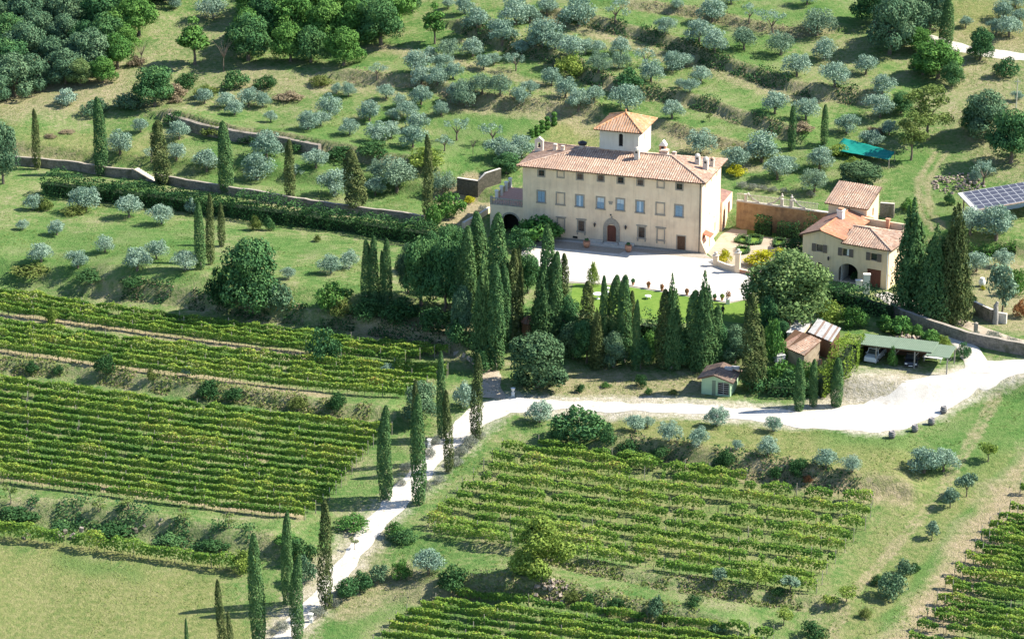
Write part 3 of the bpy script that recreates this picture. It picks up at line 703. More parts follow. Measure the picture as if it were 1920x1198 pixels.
def chimney(px, py, w, h, kind='cap', mat=None):
    q = onroof(px, py); mb = MB(); x, y, z = q
    mb.box(x - w / 2, y - w / 2, z - .5, x + w / 2, y + w / 2, z + h * .72)
    if kind == 'cap':
        t = w * .62
        for sx in (-1, 1):
            for sy in (-1, 1): mb.box(x + sx * w * .36 - .09, y + sy * w * .36 - .09, z + h * .72, x + sx * w * .36 + .09, y + sy * w * .36 + .09, z + h * .9)
        mb.box(x - t, y - t, z + h * .66, x + t, y + t, z + h * .72); mb.prism([(x - t, y - t, z + h * .9), (x + t, y - t, z + h * .9), (x, y - t, z + h * 1.08)], (0, 2 * t, 0), 1)
        mb.box(x - w * .25, y - w * .25, z + h * .72, x + w * .25, y + w * .25, z + h * .89, 2)
    elif kind == 'flat':
        mb.box(x - w * .62, y - w * .62, z + h * .72, x + w * .62, y + w * .62, z + h * .9, 1); mb.box(x - w * .45, y - w * .45, z + h * .9, x + w * .45, y + w * .45, z + h, 0)
    elif kind == 'dome':
        mb.lathe([(w * .6, z + h * .72), (w * .62, z + h * .86), (w * .4, z + h * 1.0), (w * .05, z + h * 1.08)], (x, y, 0), 10, 0)
        mb.box(x - w * .2, y - w * .52, z + h * .55, x + w * .2, y - w * .5, z + h * .8, 2)
    elif kind == 'metal':
        mb.lathe([(w * .9, z + h * .5), (w * 1.05, z + h * .85), (w * .9, z + h * .9), (.03, z + h * 1.15)], (x, y, 0), 10, 3)
    mb.build('chimney', [mat or M_STONEP, M_TILE, M_DARK, M_IRON], vroof)
chimney(1194, 298, .75, 1.75, 'dome'); chimney(1041, 282, .55, 1.0, 'flat'); chimney(1055, 283, .5, .8, 'flat'); chimney(1092, 274, .7, 1.0, 'metal')
chimney(1246, 291, 1.1, .9, 'flat'); chimney(1264, 293, .55, .7, 'flat'); chimney(1308, 293, .7, 1.6, 'dome'); chimney(1323, 318, .75, 1.9, 'dome'); chimney(1335, 313, .6, 1.4, 'cap')
q = onroof(1236, 278); mb = MB(); x, y, z = q; y = VD / 2 + 2.6; z = roofz(x, y); mb.box(x - .5, y - .4, z - .6, x + .5, y + .4, z + 1.5, 1); mb.prism([(x - .6, y - .5, z + 1.5), (x + .6, y - .5, z + 1.5), (x, y - .5, z + 2.3)], (0, 1, 0), 0); mb.box(x - .2, y - .43, z + .8, x + .2, y - .4, z + 1.4, 2)
mb.build('chimney_gable', [M_WHITE, M_TERRA, M_DARK], vroof)
q = onroof(1011, 284); x, y, z = q; mb = MB()
mb.box(x - .65, y - .25, z - .4, x - .28, y + .25, z + 1.5); mb.box(x + .28, y - .25, z - .4, x + .65, y + .25, z + 1.5); mb.box(x - .65, y - .25, z + 1.5, x + .65, y + .25, z + 1.75); mb.box(x - .28, y - .25, z - .4, x + .28, y + .25, z + .45)
mb.prism([(x - .75, y - .3, z + 1.75), (x + .75, y - .3, z + 1.75), (x, y - .3, z + 2.35)], (0, .6, 0)); mb.lathe([(.03, 1.35), (.1, 1.3), (.2, .75), (.22, .7)], (x, y, z), 10, 1)
mb.build('bell_gable', [M_STONEP, M_IRON], vroof)
# tower
fx = lambda px: onroof(px, 284).x
TW = 6.1; TD = 7.0; ty = VD / 2 - .1
a = local(villa, Vector(C0)); b = local(villa, Vector(C0) + Vector(ray(1197, 280))); k = (ty - a.y) / (b.y - a.y); tx1 = (a + (b - a) * k).x
tx0 = tx1 - TW; tz0 = rz0 + RH - 1.2; tz1 = rz0 + RH + 3.35
mb = MB()
TF = Frame((tx0, ty, tz0), (1, 0, 0), (0, -1, 0)); TR = Frame((tx1, ty, tz0), (0, 1, 0), (1, 0, 0)); TH_ = tz1 - tz0
wall(mb, TF, TW, TH_, [(3.0, 3.65, 2.0, 4.0)]); arch_fill(mb, TF, 3.0, 3.65, 3.7, 4.0); fbox(mb, TF, 2.95, 3.7, 1.95, 4.05, .28, .34, 1)
wall(mb, TR, TD, TH_, [(3.2, 3.5, 2.4, 3.4)]); fbox(mb, TR, 3.15, 3.55, 2.35, 3.45, .28, .34, 1)
wall(mb, Frame((tx1, ty + TD, tz0), (-1, 0, 0), (0, 1, 0)), TW, TH_); wall(mb, Frame((tx0, ty + TD, tz0), (0, -1, 0), (-1, 0, 0)), TD, TH_)
tw = mb.build('tower', [M_TOWER, M_DARK], villa)
mb = MB(); o_ = .75; zz = tz1 - .02
e4 = [(tx0 - o_, ty - o_, zz), (tx1 + o_, ty - o_, zz), (tx1 + o_, ty + TD + o_, zz), (tx0 - o_, ty + TD + o_, zz)]; ap = (tx0 + TW / 2, ty + TD / 2, zz + 1.75)
for i in range(4): roof_plane(mb, e4[i], e4[(i + 1) % 4], ap, ap, pitch=.4)
for p in e4: ridge(mb, p, ap, 0, .14)
mb.lathe([(.16, 0), (.2, .2), (.1, .35), (.16, .5), (.02, .65)], ap, 8, 0)
mb.build('tower_roof', [M_TILEO, M_WOOD], tw)
# left wing with terrace, balustrade and arch
mb = MB(); LW = 5.3; LZ = 4.35
WF = Frame((-LW, .25, -1.2), (1, 0, 0), (0, -1, 0))
ac = 3.25; wall(mb, WF, LW, LZ + 1.2, [(ac - 1.35, ac + 1.35, 1.2, 4.35)], dep=.9); arch_fill(mb, WF, ac - 1.35, ac + 1.35, 3.0, 4.35, dep=.9); fbox(mb, WF, ac - 1.4, ac + 1.4, 1.1, 4.4, 2.4, 2.5, 1); fbox(mb, WF, ac - 1.4, ac + 1.4, 1.1, 1.2, 0, 2.4, 2)
fbox(mb, WF, ac - 1.4, ac - 1.35, 1.2, 4.4, .9, 2.4, 1); fbox(mb, WF, ac + 1.35, ac + 1.4, 1.2, 4.4, .9, 2.4, 1)
wall(mb, Frame((-LW, 9.5, -1.2), (0, -1, 0), (-1, 0, 0)), 9.25, LZ + 1.2)
mb.quad((-LW, .25, LZ), (0, .25, LZ), (0, 9.5, LZ), (-LW, 9.5, LZ), 2)
lw = mb.build('terrace_wing', [M_STUCCO, M_DARK, M_PAVE], villa)
mb = MB(); arch_ring(mb, WF, ac, 1.36, 1.62, 1.2, 3.0, (1, 1), -.05, .02); mb.build('arch_surround', M_PIETRA, lw)
mb = MB(); mb.box(-LW, .25, LZ + .95, -.05, .5, LZ + 1.1); mb.box(-LW, .25, LZ, -.05, .5, LZ + .12)
for i in range(18): mb.lathe([(.06, .12), (.1, .35), (.05, .6), (.07, .95)], (-LW + .25 + i * .285, .37, LZ), 6)
mb.box(-LW, .2, LZ, -LW + .35, .55, LZ + 1.25); mb.build('balustrade', M_PIETRA, lw)
for yy in (2.6, 4.9, 7.2, 9.2):
    mb = MB(); mb.box(-LW, yy, LZ, -LW + .42, yy + .42, LZ + 1.35); mb.box(-LW - .06, yy - .06, LZ + 1.35, -LW + .48, yy + .48, LZ + 1.5); mb.build('parapet_pier', M_WHITE, lw)
mb = MB()
for yy in (2.6, 4.9, 7.2): 
    mb.box(-LW + .15, yy + .45, LZ + .9, -LW + .22, yy + 2.25, LZ + .97)
    for i in range(10): mb.box(-LW + .16, yy + .5 + i * .18, LZ, -LW + .2, yy + .53 + i * .18, LZ + .9)
mb.build('railing', M_RUST, lw)
# right annex with red doors
mb = MB(); AX = VL + .35; ay0, ay1 = VD + .05, VD + 6.2
AF = Frame((AX, ay0, 0), (0, 1, 0), (1, 0, 0)); wall(mb, AF, ay1 - ay0, 4.5, [(.7, 1.9, .05, 3.1), (3.4, 4.7, .9, 3.5)], dep=.2)
wall(mb, Frame((AX - 4, ay0, 0), (1, 0, 0), (0, -1, 0)), 4, 4.5); mb.prism([(AX - 4, ay0, 4.5), (AX, ay0, 4.5), (AX - 4, ay0, 5.2)], (0, ay1 - ay0, 0), 1)
an = mb.build('annex', [M_STUCCO, M_TILER], villa)
mb = MB(); fbox(mb, AF, .7, 1.9, .05, 3.1, .1, .2); mb.build('annex_door', M_REDW, an)
mb = MB(); fbox(mb, AF, 3.4, 4.7, .9, 3.5, .1, .2); mb.build('annex_shutter', M_REDW, an)
# ------------------------------------------------------------------ the farmhouse
fl, fr = PZ(1503, 516, 0), PZ(1664, 543.5, 0)
d = fr - fl; FLn = d.length; farm = thing('farmhouse', fl, 'ochre farmhouse with orange tiled gable roof, brown shutters and arched porch', 'farmhouse', None, math.atan2(d.y, d.x))
MU = 6.1
F1 = Frame((0, 0, -.6), (1, 0, 0), (0, -1, 0))
ops = [(2.1, 3.2, .7, 3.0), (5.75, 8.75, .7, 3.55), (10.15, 12.3, .6, 3.35)]
wz = 5.2
for u in (2.65, 6.75, 11.1): ops.append((u - .5, u + .5, wz - .55, wz + .55))
mb = MB()
wall(mb, F1, FLn, 6.75, ops, dep=.4); arch_fill(mb, F1, 5.75, 8.75, 2.3, 3.55, dep=.4); arch_fill(mb, F1, 2.1, 3.2, 2.6, 3.0, dep=.4)
mb.poly([F1.p(0, 6.75), F1.p(MU, 6.75), F1.p(MU, 7.3), F1.p(2.8, 8.05), F1.p(0, 7.0)])
fbox(mb, F1, 5.5, 9.0, .6, 3.7, 3.0, 3.1, 1); fbox(mb, F1, 5.5, 9.0, .55, .68, .4, 3.0, 2); fbox(mb, F1, 5.4, 5.5, .6, 3.7, .4, 3.0); fbox(mb, F1, 9.0, 9.1, .6, 3.7, .4, 3.0)
for o in ops:
    if o[2] > 3 or o[0] == 2.1: fbox(mb, F1, o[0] - .02, o[1] + .02, o[2] - .02, o[3] + .02, .4, .46, 1)
wall(mb, Frame((0, 10.5, -.6), (0, -1, 0), (-1, 0, 0)), 10.5, 7.0, [], 3)
wall(mb, Frame((MU, .01, 0), (0, 1, 0), (1, 0, 0)), 10.49, 6.7, [(a, a + .7, 5.25, 6.45) for a in (4.4, 6.0)], 3, dep=.15)
for a in (4.4, 6.0): fbox(mb, Frame((MU, .01, 0), (0, 1, 0), (1, 0, 0)), a, a + .7, 5.25, 6.45, .15, .2, 4)
wall(mb, Frame((FLn, 0, -.6), (0, 1, 0), (1, 0, 0)), 8.0, 6.75, [(3, 3.8, 1.2, 3.2)], 0); fbox(mb, Frame((FLn, 0, -.6), (0, 1, 0), (1, 0, 0)), 2.9, 3.9, 1.1, 3.3, .28, .33, 1)
wall(mb, Frame((FLn, 8, -.6), (-1, 0, 0), (0, 1, 0)), FLn - MU, 6.75)
wall(mb, Frame((MU, 10.5, -.6), (-1, 0, 0), (0, 1, 0)), MU, 7.2)
fw = mb.build('wall', [M_STUCCO2, M_DARK, M_PIETRA, M_WHITE, M_WOOD], farm)
mb = MB(); o_ = .5
A, B = Vector((-o_, -o_, 6.28)), Vector((-o_, 11, 6.28)); T0, T1 = Vector((2.8, -o_, 7.52)), Vector((2.8, 11, 7.52)); C, D_ = Vector((MU + o_, -o_, 6.6)), Vector((MU + o_, 11, 6.6))
roof_plane(mb, B, A, T0, T1, 2, 1, .42, .05); roof_plane(mb, C, D_, T1, T0, 0, 1, .42, .05); ridge(mb, T0, T1, 0)
mr = mb.build('roof', [M_TILEN, M_WOOD, M_TILER], farm)
mb = MB(); mb.box(2.7, 6.0, 7.0, 3.6, 6.9, 8.6); mb.box(2.62, 5.92, 8.6, 3.68, 6.98, 8.72); mb.box(2.8, 6.1, 8.72, 3.5, 6.8, 8.95, 1); mb.build('chimney', [M_WHITE, M_TERRA], mr)
mb = MB(); e0, e1, e2, e3 = Vector((MU + .02, -.55, 6.1)), Vector((FLn + .55, -.55, 6.1)), Vector((FLn + .55, 8.5, 6.1)), Vector((MU + .02, 8.5, 6.1)); g0, g1 = Vector((MU + .02, 4, 7.35)), Vector((FLn - 4.6, 4, 7.35))
roof_plane(mb, e0, e1, g1, g0); roof_plane(mb, e1, e2, g1, g1); roof_plane(mb, e2, e3, g0, g1)
for a, b in ((e1, g1), (e2, g1), (g0, g1)): ridge(mb, a, b, 0)
mb.build('side_roof', [M_TILE, M_WOOD], farm)
mb = MB(); bx0, bx1, by0, by1 = -.5, 5.6, 10.52, 15.2
wall(mb, Frame((bx0, by0, 0), (1, 0, 0), (0, -1, 0)), bx1 - bx0, 8.2); rw = Frame((bx1, by0, 0), (0, 1, 0), (1, 0, 0))
wall(mb, rw, by1 - by0, 8.2, [(2.2, 2.75, 6.3, 7.5), (1.2, 1.8, 3.2, 4.4)], top=[(by1 - by0, 9.9)], dep=.2)
for a in ((2.2, 2.75, 6.3, 7.5), (1.2, 1.8, 3.2, 4.4)): fbox(mb, rw, *a, .2, .25, 1)
mb.poly([(bx0, by1, 0), (bx0, by0, 0), (bx0, by0, 8.2), (bx0, by1, 9.9)]); wall(mb, Frame((bx1, by1, 0), (-1, 0, 0), (0, 1, 0)), bx1 - bx0, 9.9)
bk = mb.build('back_block', [M_STUCCO2, M_DARK], farm)
mb = MB(); roof_plane(mb, (bx0 - .5, by0 - .5, 8.1), (bx1 + .35, by0 - .5, 8.1), (bx1 + .35, by1 + .2, 10.1), (bx0 - .5, by1 + .2, 10.1)); mb.build('back_roof', [M_TILE, M_WOOD], bk)
mb = MB(); mb.box(bx1 + .02, 9.6, 0, FLn - 1, 9.95, 6.9); mb.box(FLn - 1, 7, 0, FLn - .65, 9.95, 6.7); mb.build('court_wall', M_STUCCO2, farm)
mb = MB(); mb.box(FLn - 4.2, 9.0, 5, FLn - 3.7, 9.5, 7.4); mb.box(FLn - 4.3, 8.9, 7.4, FLn - 3.6, 9.6, 7.5); mb.build('small_chimney', M_TERRA, farm)
for u in (2.65, 6.75, 11.1):
    mb = MB(); frame_ring(mb, F1, u - .5, u + .5, wz - .55, wz + .55, .1, -.02, .04); w_ = mb.build('window', M_STUCCO2, farm)
    for s in (-1, 1):
        mb = MB(); c = u + s * .86; fbox(mb, F1, c - .32, c + .32, wz - .6, wz + .6, -.09, -.03)
        for q in range(7): fbox(mb, F1, c - .25, c + .25, wz - .52 + q * .15, wz - .45 + q * .15, -.12, -.09)
        mb.build('shutter', M_SHUT, w_)
    mb = MB(); fbox(mb, F1, u - .5, u + .5, wz - .55, wz + .55, .3, .36); mb.build('pane', M_GLASS, w_)
    if u == 6.75: mb = MB(); fbox(mb, F1, u + .12, u + .5, wz - .5, wz + .5, .22, .26); mb.build('curtain', M_LINE, w_)
mb = MB(); fbox(mb, F1, 2.1, 2.62, .7, 2.95, .02, .08); mb.build('door', M_REDW, farm)
mb = MB(); fbox(mb, F1, 10.15, 12.3, .6, 3.35, .2, .3)
for q in range(7): fbox(mb, F1, 10.2 + q * .3, 10.42 + q * .3, .65, 3.3, .17, .2)
mb.build('stable_door', M_REDW, farm)
mb = MB(); q = F1.p(4.2, 3.9, -.3); mb.lathe([(.03, -.3), (.12, -.2), (.18, .15), (.03, .35)], q, 6); fbox(mb, F1, 4.17, 4.23, 4.0, 4.06, -.3, 0); mb.build('lantern', M_IRON, farm)
mb = MB(); mb.tube([(FLn - .15, -.1, -.4), (FLn - .15, -.1, 6.0)], .06, 7); mb.build('downpipe', M_ALU, farm)

# ------------------------------------------------------------------ garden wall, gate, walls
g0, g1 = PZ(1380, 428, 0), PZ(1556, 452, 0); d = g1 - g0; GL = d.length
gw = thing('garden_wall', g0, 'tall rust-stained garden wall topped by a pale railing with urn piers', 'wall', None, math.atan2(d.y, d.x))
GH = 4.3
mb = MB(); mb.box(0, 0, -.3, GL, .45, GH); mb.box(-.05, -.08, GH, GL, .55, GH + .16, 1); mb.build('wall', [M_OCHREW, M_STONEP], gw)
mb = MB(); mb.box(0, .18, GH + 1.15, GL - 2, .26, GH + 1.22)
for i in range(int((GL - 2) / .22)): mb.box(i * .22, .19, GH + .16, i * .22 + .07, .25, GH + 1.35)
mb.build('railing', M_RAIL, gw)
for px in (1396, 1464, 1482):
    s = GL * (px - 1380) / 176 + 0; mb = MB(); mb.box(s - .2, .02, GH + .16, s + .2, .42, GH + 1.2); mb.box(s - .27, -.05, GH + 1.2, s + .27, .5, GH + 1.3)
    if px > 1400: mb.lathe([(.12, 0), (.08, .12), (.2, .32), (.22, .5), (.1, .6), (.13, .7), (.04, .85)], (s, .22, GH + 1.3), 10)
    mb.build('urn_pier', M_STONEP, gw)
    mb = MB(); sg = -1 if px == 1464 else 1
    arc = [(s + sg * (.3 + 1.9 * t), .22, GH + .3 + 1.25 * (1 - t) ** 2.2) for t in [i / 8 for i in range(9)]]; mb.tube(arc, .13, 6); mb.build('scroll', M_STONEP, gw)

M_STONEC = rough_mat('weathered_coping', (.26, .23, .19), (.42, .37, .31), 3, .95, .5)
def wall_run(name, label, pts, h, th=.5, mat=None, cap=None, cat='wall', group=None, htab=None, coplabel=None):
    W = [P(*p) for p in pts]; Q = []
    for a, b in zip(W[:-1], W[1:]):
        m = max(1, int((b - a).length / 1.2)); Q += [a.lerp(b, k / m) for k in range(m)]
    Q.append(W[-1]); mb = MB(); n = len(Q); c0 = Q[0].copy(); rr = random.Random(label)
    vs = []
    for k, p in enumerate(Q):
        t = (Q[min(k + 1, n - 1)] - Q[max(k - 1, 0)]); t.z = 0; t.normalize(); nn = Vector((-t.y, t.x, 0)) * (th / 2)
        z = float(H(p.x, p.y)); hh = h + rr.uniform(-.06, .06) * (mat is M_STONE)
        for q, zz in ((p - nn, z - .6), (p - nn, z + hh), (p + nn, z + hh), (p + nn, z - .6)): vs.append(Vector((q.x, q.y, zz)) - c0)
    fs = [(0, 1, 2, 3), tuple((n - 1) * 4 + i for i in (3, 2, 1, 0))]; ms = [0, 0]
    for k in range(n - 1):
        for i in range(4):
            fs.append((k * 4 + i, (k + 1) * 4 + i, (k + 1) * 4 + (i + 1) % 4, k * 4 + (i + 1) % 4)); ms.append(1 if (i == 1 and cap) else 0)
    mb.v = [tuple(v) for v in vs]; mb.f = [list(f) for f in fs]; mb.m = ms
    o = mb.build(name, [mat or M_STONE] + ([cap] if cap else []), None, c0)
    bm = bmesh.new(); bm.from_mesh(o.data); bmesh.ops.recalc_face_normals(bm, faces=bm.faces); bm.to_mesh(o.data); bm.free()
    return tag(o, label, cat, group)
wall_run('stone_wall', 'long grey stone wall running behind the avenue of cypresses and the hedge', [(28, 309), (150, 321), (250, 334)], 1.5, .5, M_STONE, M_STONEC)
wall_run('stone_wall', 'grey stone wall from the garden steps along the cypresses towards the villa', [(292, 341), (425, 364), (545, 384), (665, 402), (796, 420)], 1.35, .5, M_STONE, M_STONEC)
a, b = P(250, 334), P(292, 341); d = b - a; st = thing('garden_steps', a, 'short flight of pale stone steps in the gap of the long wall', 'steps', None, math.atan2(d.y, d.x))
mb = MB(); L = d.length
for i in range(9): mb.box(.2 + i * (L - .4) / 9, -.2, -.8, .2 + (i + 1) * (L - .4) / 9 - .02, 1.0, 1.5 - i * .17)
mb.build('tread', M_STONEP, st); mb = MB(); mb.prism([(0, -.45, -.8), (L, -.45, -.8), (L, -.45, .2), (.1, -.45, 1.75)], (0, .22, 0)); mb.build('parapet', M_STONE, st)
wall_run('dry_stone_wall', 'rough dry-stone terrace wall with brambles below the oak wood', [(318, 232), (380, 252), (440, 264), (520, 275), (600, 290)], 1.7, .9, M_STONE)
wall_run('retaining_wall', 'dark retaining wall with pale top bent round the yard left of the villa', [(858, 360), (896, 366), (938, 343)], 2.4, .5, M_STONE_SHADE, M_STONEP)
wall_run('ramp_wall', 'low plastered wall with a pale coping beside the dirt ramp left of the villa', [(868, 428), (893, 414), (918, 398)], .9, .4, M_STUCCO, M_STONEP)
wall_run('lane_wall', 'long grey stone retaining wall beside the sunken white lane at right', [(1672, 590), (1693, 603), (1755, 624), (1812, 643), (1870, 656), (1960, 674)], 1.7, .6, M_STONE, M_STONEC)
wall_run('curved_wall', 'short stone wall sloping up to the garden behind the grey tree trunk', [(1826, 588), (1843, 597), (1862, 606)], 1.9, .45, M_STONE, M_STONEP)
wall_run('stub_wall', 'stub of pale wall just right of the grey tree trunk', [(1869, 604), (1887, 607)], 1.5, .45, M_STONEP)
wall_run('ruined_wall', 'short ruined rubble wall in the grass behind the farmhouse', [(1650, 405), (1676, 408)], 2.2, .5, M_STONE, M_STONEP)
gp = wall_run('low_wall', 'low pale wall between courtyard and formal garden with yellow bush behind', [(1344, 499), (1362, 506), (1380, 511)], .9, .4, M_STUCCO, M_STONEP)
for px, py, h, lb in ((1342, 499, 1.6, 'pale square gate pillar beside the villa corner'), (1383, 511, 3.0, 'tall pale gate pillar capped with a ball at the courtyard edge')):
    p = PZ(px, py, 0); t = thing('gate_pillar', p, lb, 'pillar', 'garden gate pillars', VR)
    mb = MB(); mb.box(-.35, -.35, 0, .35, .35, h); mb.build('shaft', M_STUCCO, t); mb = MB(); mb.box(-.45, -.45, h, .45, .45, h + .15); mb.lathe([(.1, .15), (.26, .3), (.3, .45), (.2, .62), (.02, .7)], (0, 0, h), 10); mb.build('cap', M_STONEP, t)
wall_run('low_wall', 'low terracotta coped wall right of the tall gate pillar', [(1385, 511), (1400, 514), (1416, 519)], .6, .4, M_TERRA, M_STONEP)
p = P(1829, 626); t = thing('stone_post', p, 'squat grey stone post beside the lane wall', 'post'); mb = MB(); mb.box(-.25, -.25, -.2, .25, .25, 1.5); mb.lathe([(.3, 1.5), (.3, 1.6), (.05, 1.75)], (0, 0, 0), 8); mb.build('shaft', M_PIETRA, t)
for px, py, h, lb in ((1624, 552, 3.0, 'white rendered gate pier of the lane below the farmhouse'), (1610, 545, 1.5, 'low white wall end below the stable door')):
    p = P(px, py); t = thing('gate_pier', p, lb, 'pier'); mb = MB(); mb.box(-.45, -.3, -.3, .45, .3, h); mb.box(-.52, -.37, h, .52, .37, h + .12); mb.build('shaft', M_WHITE, t)

# formal garden
flatpoly('garden_path', [(1326, 474), (1352, 440), (1372, 429), (1500, 440), (1500, 500), (1420, 512), (1384, 505), (1345, 492)], .028, M_DIRT)
flatpoly('garden_lawn', [(1401, 431), (1470, 438), (1462, 447), (1400, 440)], .045, M_LAWN)

# ------------------------------------------------------------------ carport with two cars
c0, c1 = P(1607, 679), P(1743, 693.5); d = c1 - c0; CL = d.length; zb = min(c0.z, c1.z)
cp = thing('carport', (c0.x, c0.y, zb), 'long open carport with a pale green sheet roof on timber posts', 'carport', None, math.atan2(d.y, d.x))
RZ1 = 2.75; RZ0 = 2.5; DP = 4.6
def sheet(mb, x0, x1, y0, y1, za, zb_, t=.07, m=0, step=.0):
    n = int((x1 - x0) / .25)
    for i in range(n):
        a, b = x0 + (x1 - x0) * i / n, x0 + (x1 - x0) * (i + .5) / n; c = x0 + (x1 - x0) * (i + 1) / n
        mb.prism([(a, y0, za), (b, y0, za + .03), (c, y0, za), (c, y0, za - t), (a, y0, za - t)], (0, y1 - y0, zb_ - za), m)
mb = MB(); sheet(mb, -.2, CL * .48, -.3, DP, RZ1, RZ0); sheet(mb, CL * .48, CL + .2, -.3, DP, RZ1 + .05, RZ0 + .05); mb.build('roof', M_GREENR, cp)
mb = MB(); sheet(mb, CL - .45, CL + 2.75, -1.15, DP - .8, RZ1 - .12, RZ0 + .05); mb.build('side_roof', M_GREENR, cp)
mb = MB(); mb.box(-.1, DP - .25, 0, CL + .1, DP - .1, RZ0 - .1); mb.box(-.1, .3, 0, .05, DP - .25, RZ0 - .1); mb.build('back_wall', M_WOOD, cp)
for x, y in ((.1, -.1), (CL * .26, -.1), (CL * .52, -.1), (CL * .79, -.1), (CL + 2.5, -.95), (CL + 2.6, DP - 1.1), (CL + .1, DP - .6)):
    mb = MB(); mb.box(x - .08, y - .08, -.3, x + .08, y + .08, RZ1 - .14 if y < 0 else RZ0 - .08); mb.tube([(x, y, RZ1 - .9), (x + .55, y, RZ1 - .2)], .045, 5); mb.build('post', M_BARKG, cp)
mb = MB(); mb.box(-.2, -.2, RZ1 - .2, CL + .2, -.08, RZ1 - .08); mb.build('beam', M_WOOD, cp)
def w2(o, x, y, z=0): return o.location + Matrix.Rotation(o.rotation_euler.z, 3, 'Z') @ Vector((x, y, z))
def car(name, loc, rz, label, paint, van=False):
    t = thing(name, loc, label, 'car', 'cars under the carport', rz); Wd = .87
    pr = [(-2.1, .35), (-2.16, .62), (-2.05, .86), (-1.1, 1.0), (1.9, 1.02), (2.1, .9), (2.14, .4), (1.9, .28), (-1.9, .28)]
    mb = MB(); n = len(pr); vs = []
    for x, k in ((-Wd, .0), (-Wd + .07, .06), (Wd - .07, .06), (Wd, 0)):
        for y, z in pr: vs.append((x, y * (1 + k * .25), z + (k if z > .7 else 0)))
    fs = [tuple(range(n)), tuple(3 * n + i for i in range(n - 1, -1, -1))]
    for s in range(3):
        for i in range(n): fs.append((s * n + i, (s + 1) * n + i, (s + 1) * n + (i + 1) % n, s * n + (i + 1) % n))
    mb.add(vs, fs); b = mb.build('body', paint, t)
    top = [(-1.15, 1.03), (-.55, 1.55), (1.3, 1.58), (2.0, 1.06)] if not van else [(-1.1, 1.03), (-.75, 1.7), (1.95, 1.74), (2.08, 1.06)]
    mb = MB(); vs = []
    for x, k in ((-.8, 0), (-.66, 1), (.66, 1), (.8, 0)):
        pass
    a0, a1, a2, a3 = top
    v = [(-.8, a0[0], a0[1]), (.8, a0[0], a0[1]), (.8, a3[0], a3[1]), (-.8, a3[0], a3[1]), (-.66, a1[0], a1[1]), (.66, a1[0], a1[1]), (.66, a2[0], a2[1]), (-.66, a2[0], a2[1])]
    mb.add(v, [(0, 1, 5, 4), (1, 2, 6, 5), (2, 3, 7, 6), (3, 0, 4, 7)]); mb.build('windows', M_GLASS, t)
    mb = MB(); mb.box(-.7, a1[0] - .03, a1[1], .7, a2[0] + .03, a2[1] + .05)
    for x in (-1, 1):
        for p, q in ((a0, a1), (a2, a3)): mb.tube([(x * .8, p[0], p[1]) if p in (a0,) else (x * .67, p[0], p[1]), (x * .67, q[0], q[1]) if q in (a1,) else (x * .8, q[0], q[1])], .05, 5)
    mb.build('cab_roof', paint, t)
    for x in (-1, 1):
        for y in (-1.35, 1.35):
            mb = MB(); prof = [(.2, -.1), (.3, -.11), (.33, -.05), (.33, .05), (.3, .11), (.2, .1)]
            vs = []; fs = []; m_ = 14
            for r_, xx in prof:
                for k in range(m_): w = 2 * math.pi * k / m_; vs.append((x * .8 + xx, y + r_ * math.cos(w), .33 + r_ * math.sin(w)))
            for i in range(5):
                for k in range(m_): fs.append((i * m_ + k, i * m_ + (k + 1) % m_, (i + 1) * m_ + (k + 1) % m_, (i + 1) * m_ + k))
            mb.add(vs, fs); wh = mb.build('wheel', M_TYRE, t)
            mb = MB(); mb.tube([(x * .8 - .09, y, .33), (x * .8 + .09, y, .33)], .2, 10); mb.build('rim', M_ALU, wh)
        mb = MB(); mb.box(x * .62 - .16, -2.19, .62, x * .62 + .16, -2.1, .8); mb.build('headlight', M_LAMP, t)
        mb = MB(); mb.box(x * .95 - .09, -.95, 1.02, x * .95 + .09, -.85, 1.18); mb.build('mirror', paint, t)
    mb = MB(); mb.box(-.82, -2.24, .34, .82, -2.1, .55); mb.build('bumper', M_IRON if not van else paint, t)
    mb = MB(); mb.box(-.26, -2.26, .4, .26, -2.235, .51); mb.build('number_plate', M_LAMP, t)
    return t
ang = cp.rotation_euler.z
p = w2(cp, 2.0, 2.0); car('parked_van', (p.x, p.y, zb + .02), ang - .1, 'white boxy van parked under the end of the green carport by the golden hedge', M_CARW, True)
p = w2(cp, 7.1, 2.0); car('parked_car', (p.x, p.y, zb + .02), ang + .12, 'dark car parked in the deep shade of the green carport', M_CARD)
p = w2(cp, 9.6, 3.4); t = thing('garden_table', (p.x, p.y, zb), 'long white table under the end of the carport', 'table', None, ang)
mb = MB(); mb.box(-1.3, -.4, .72, 1.3, .4, .77); mb.build('tabletop', M_LINE, t)
for x in (-1.1, 1.1):
    for y in (-.3, .3): mb = MB(); mb.box(x - .03, y - .03, 0, x + .03, y + .03, .72); mb.build('leg', M_ALU, t)

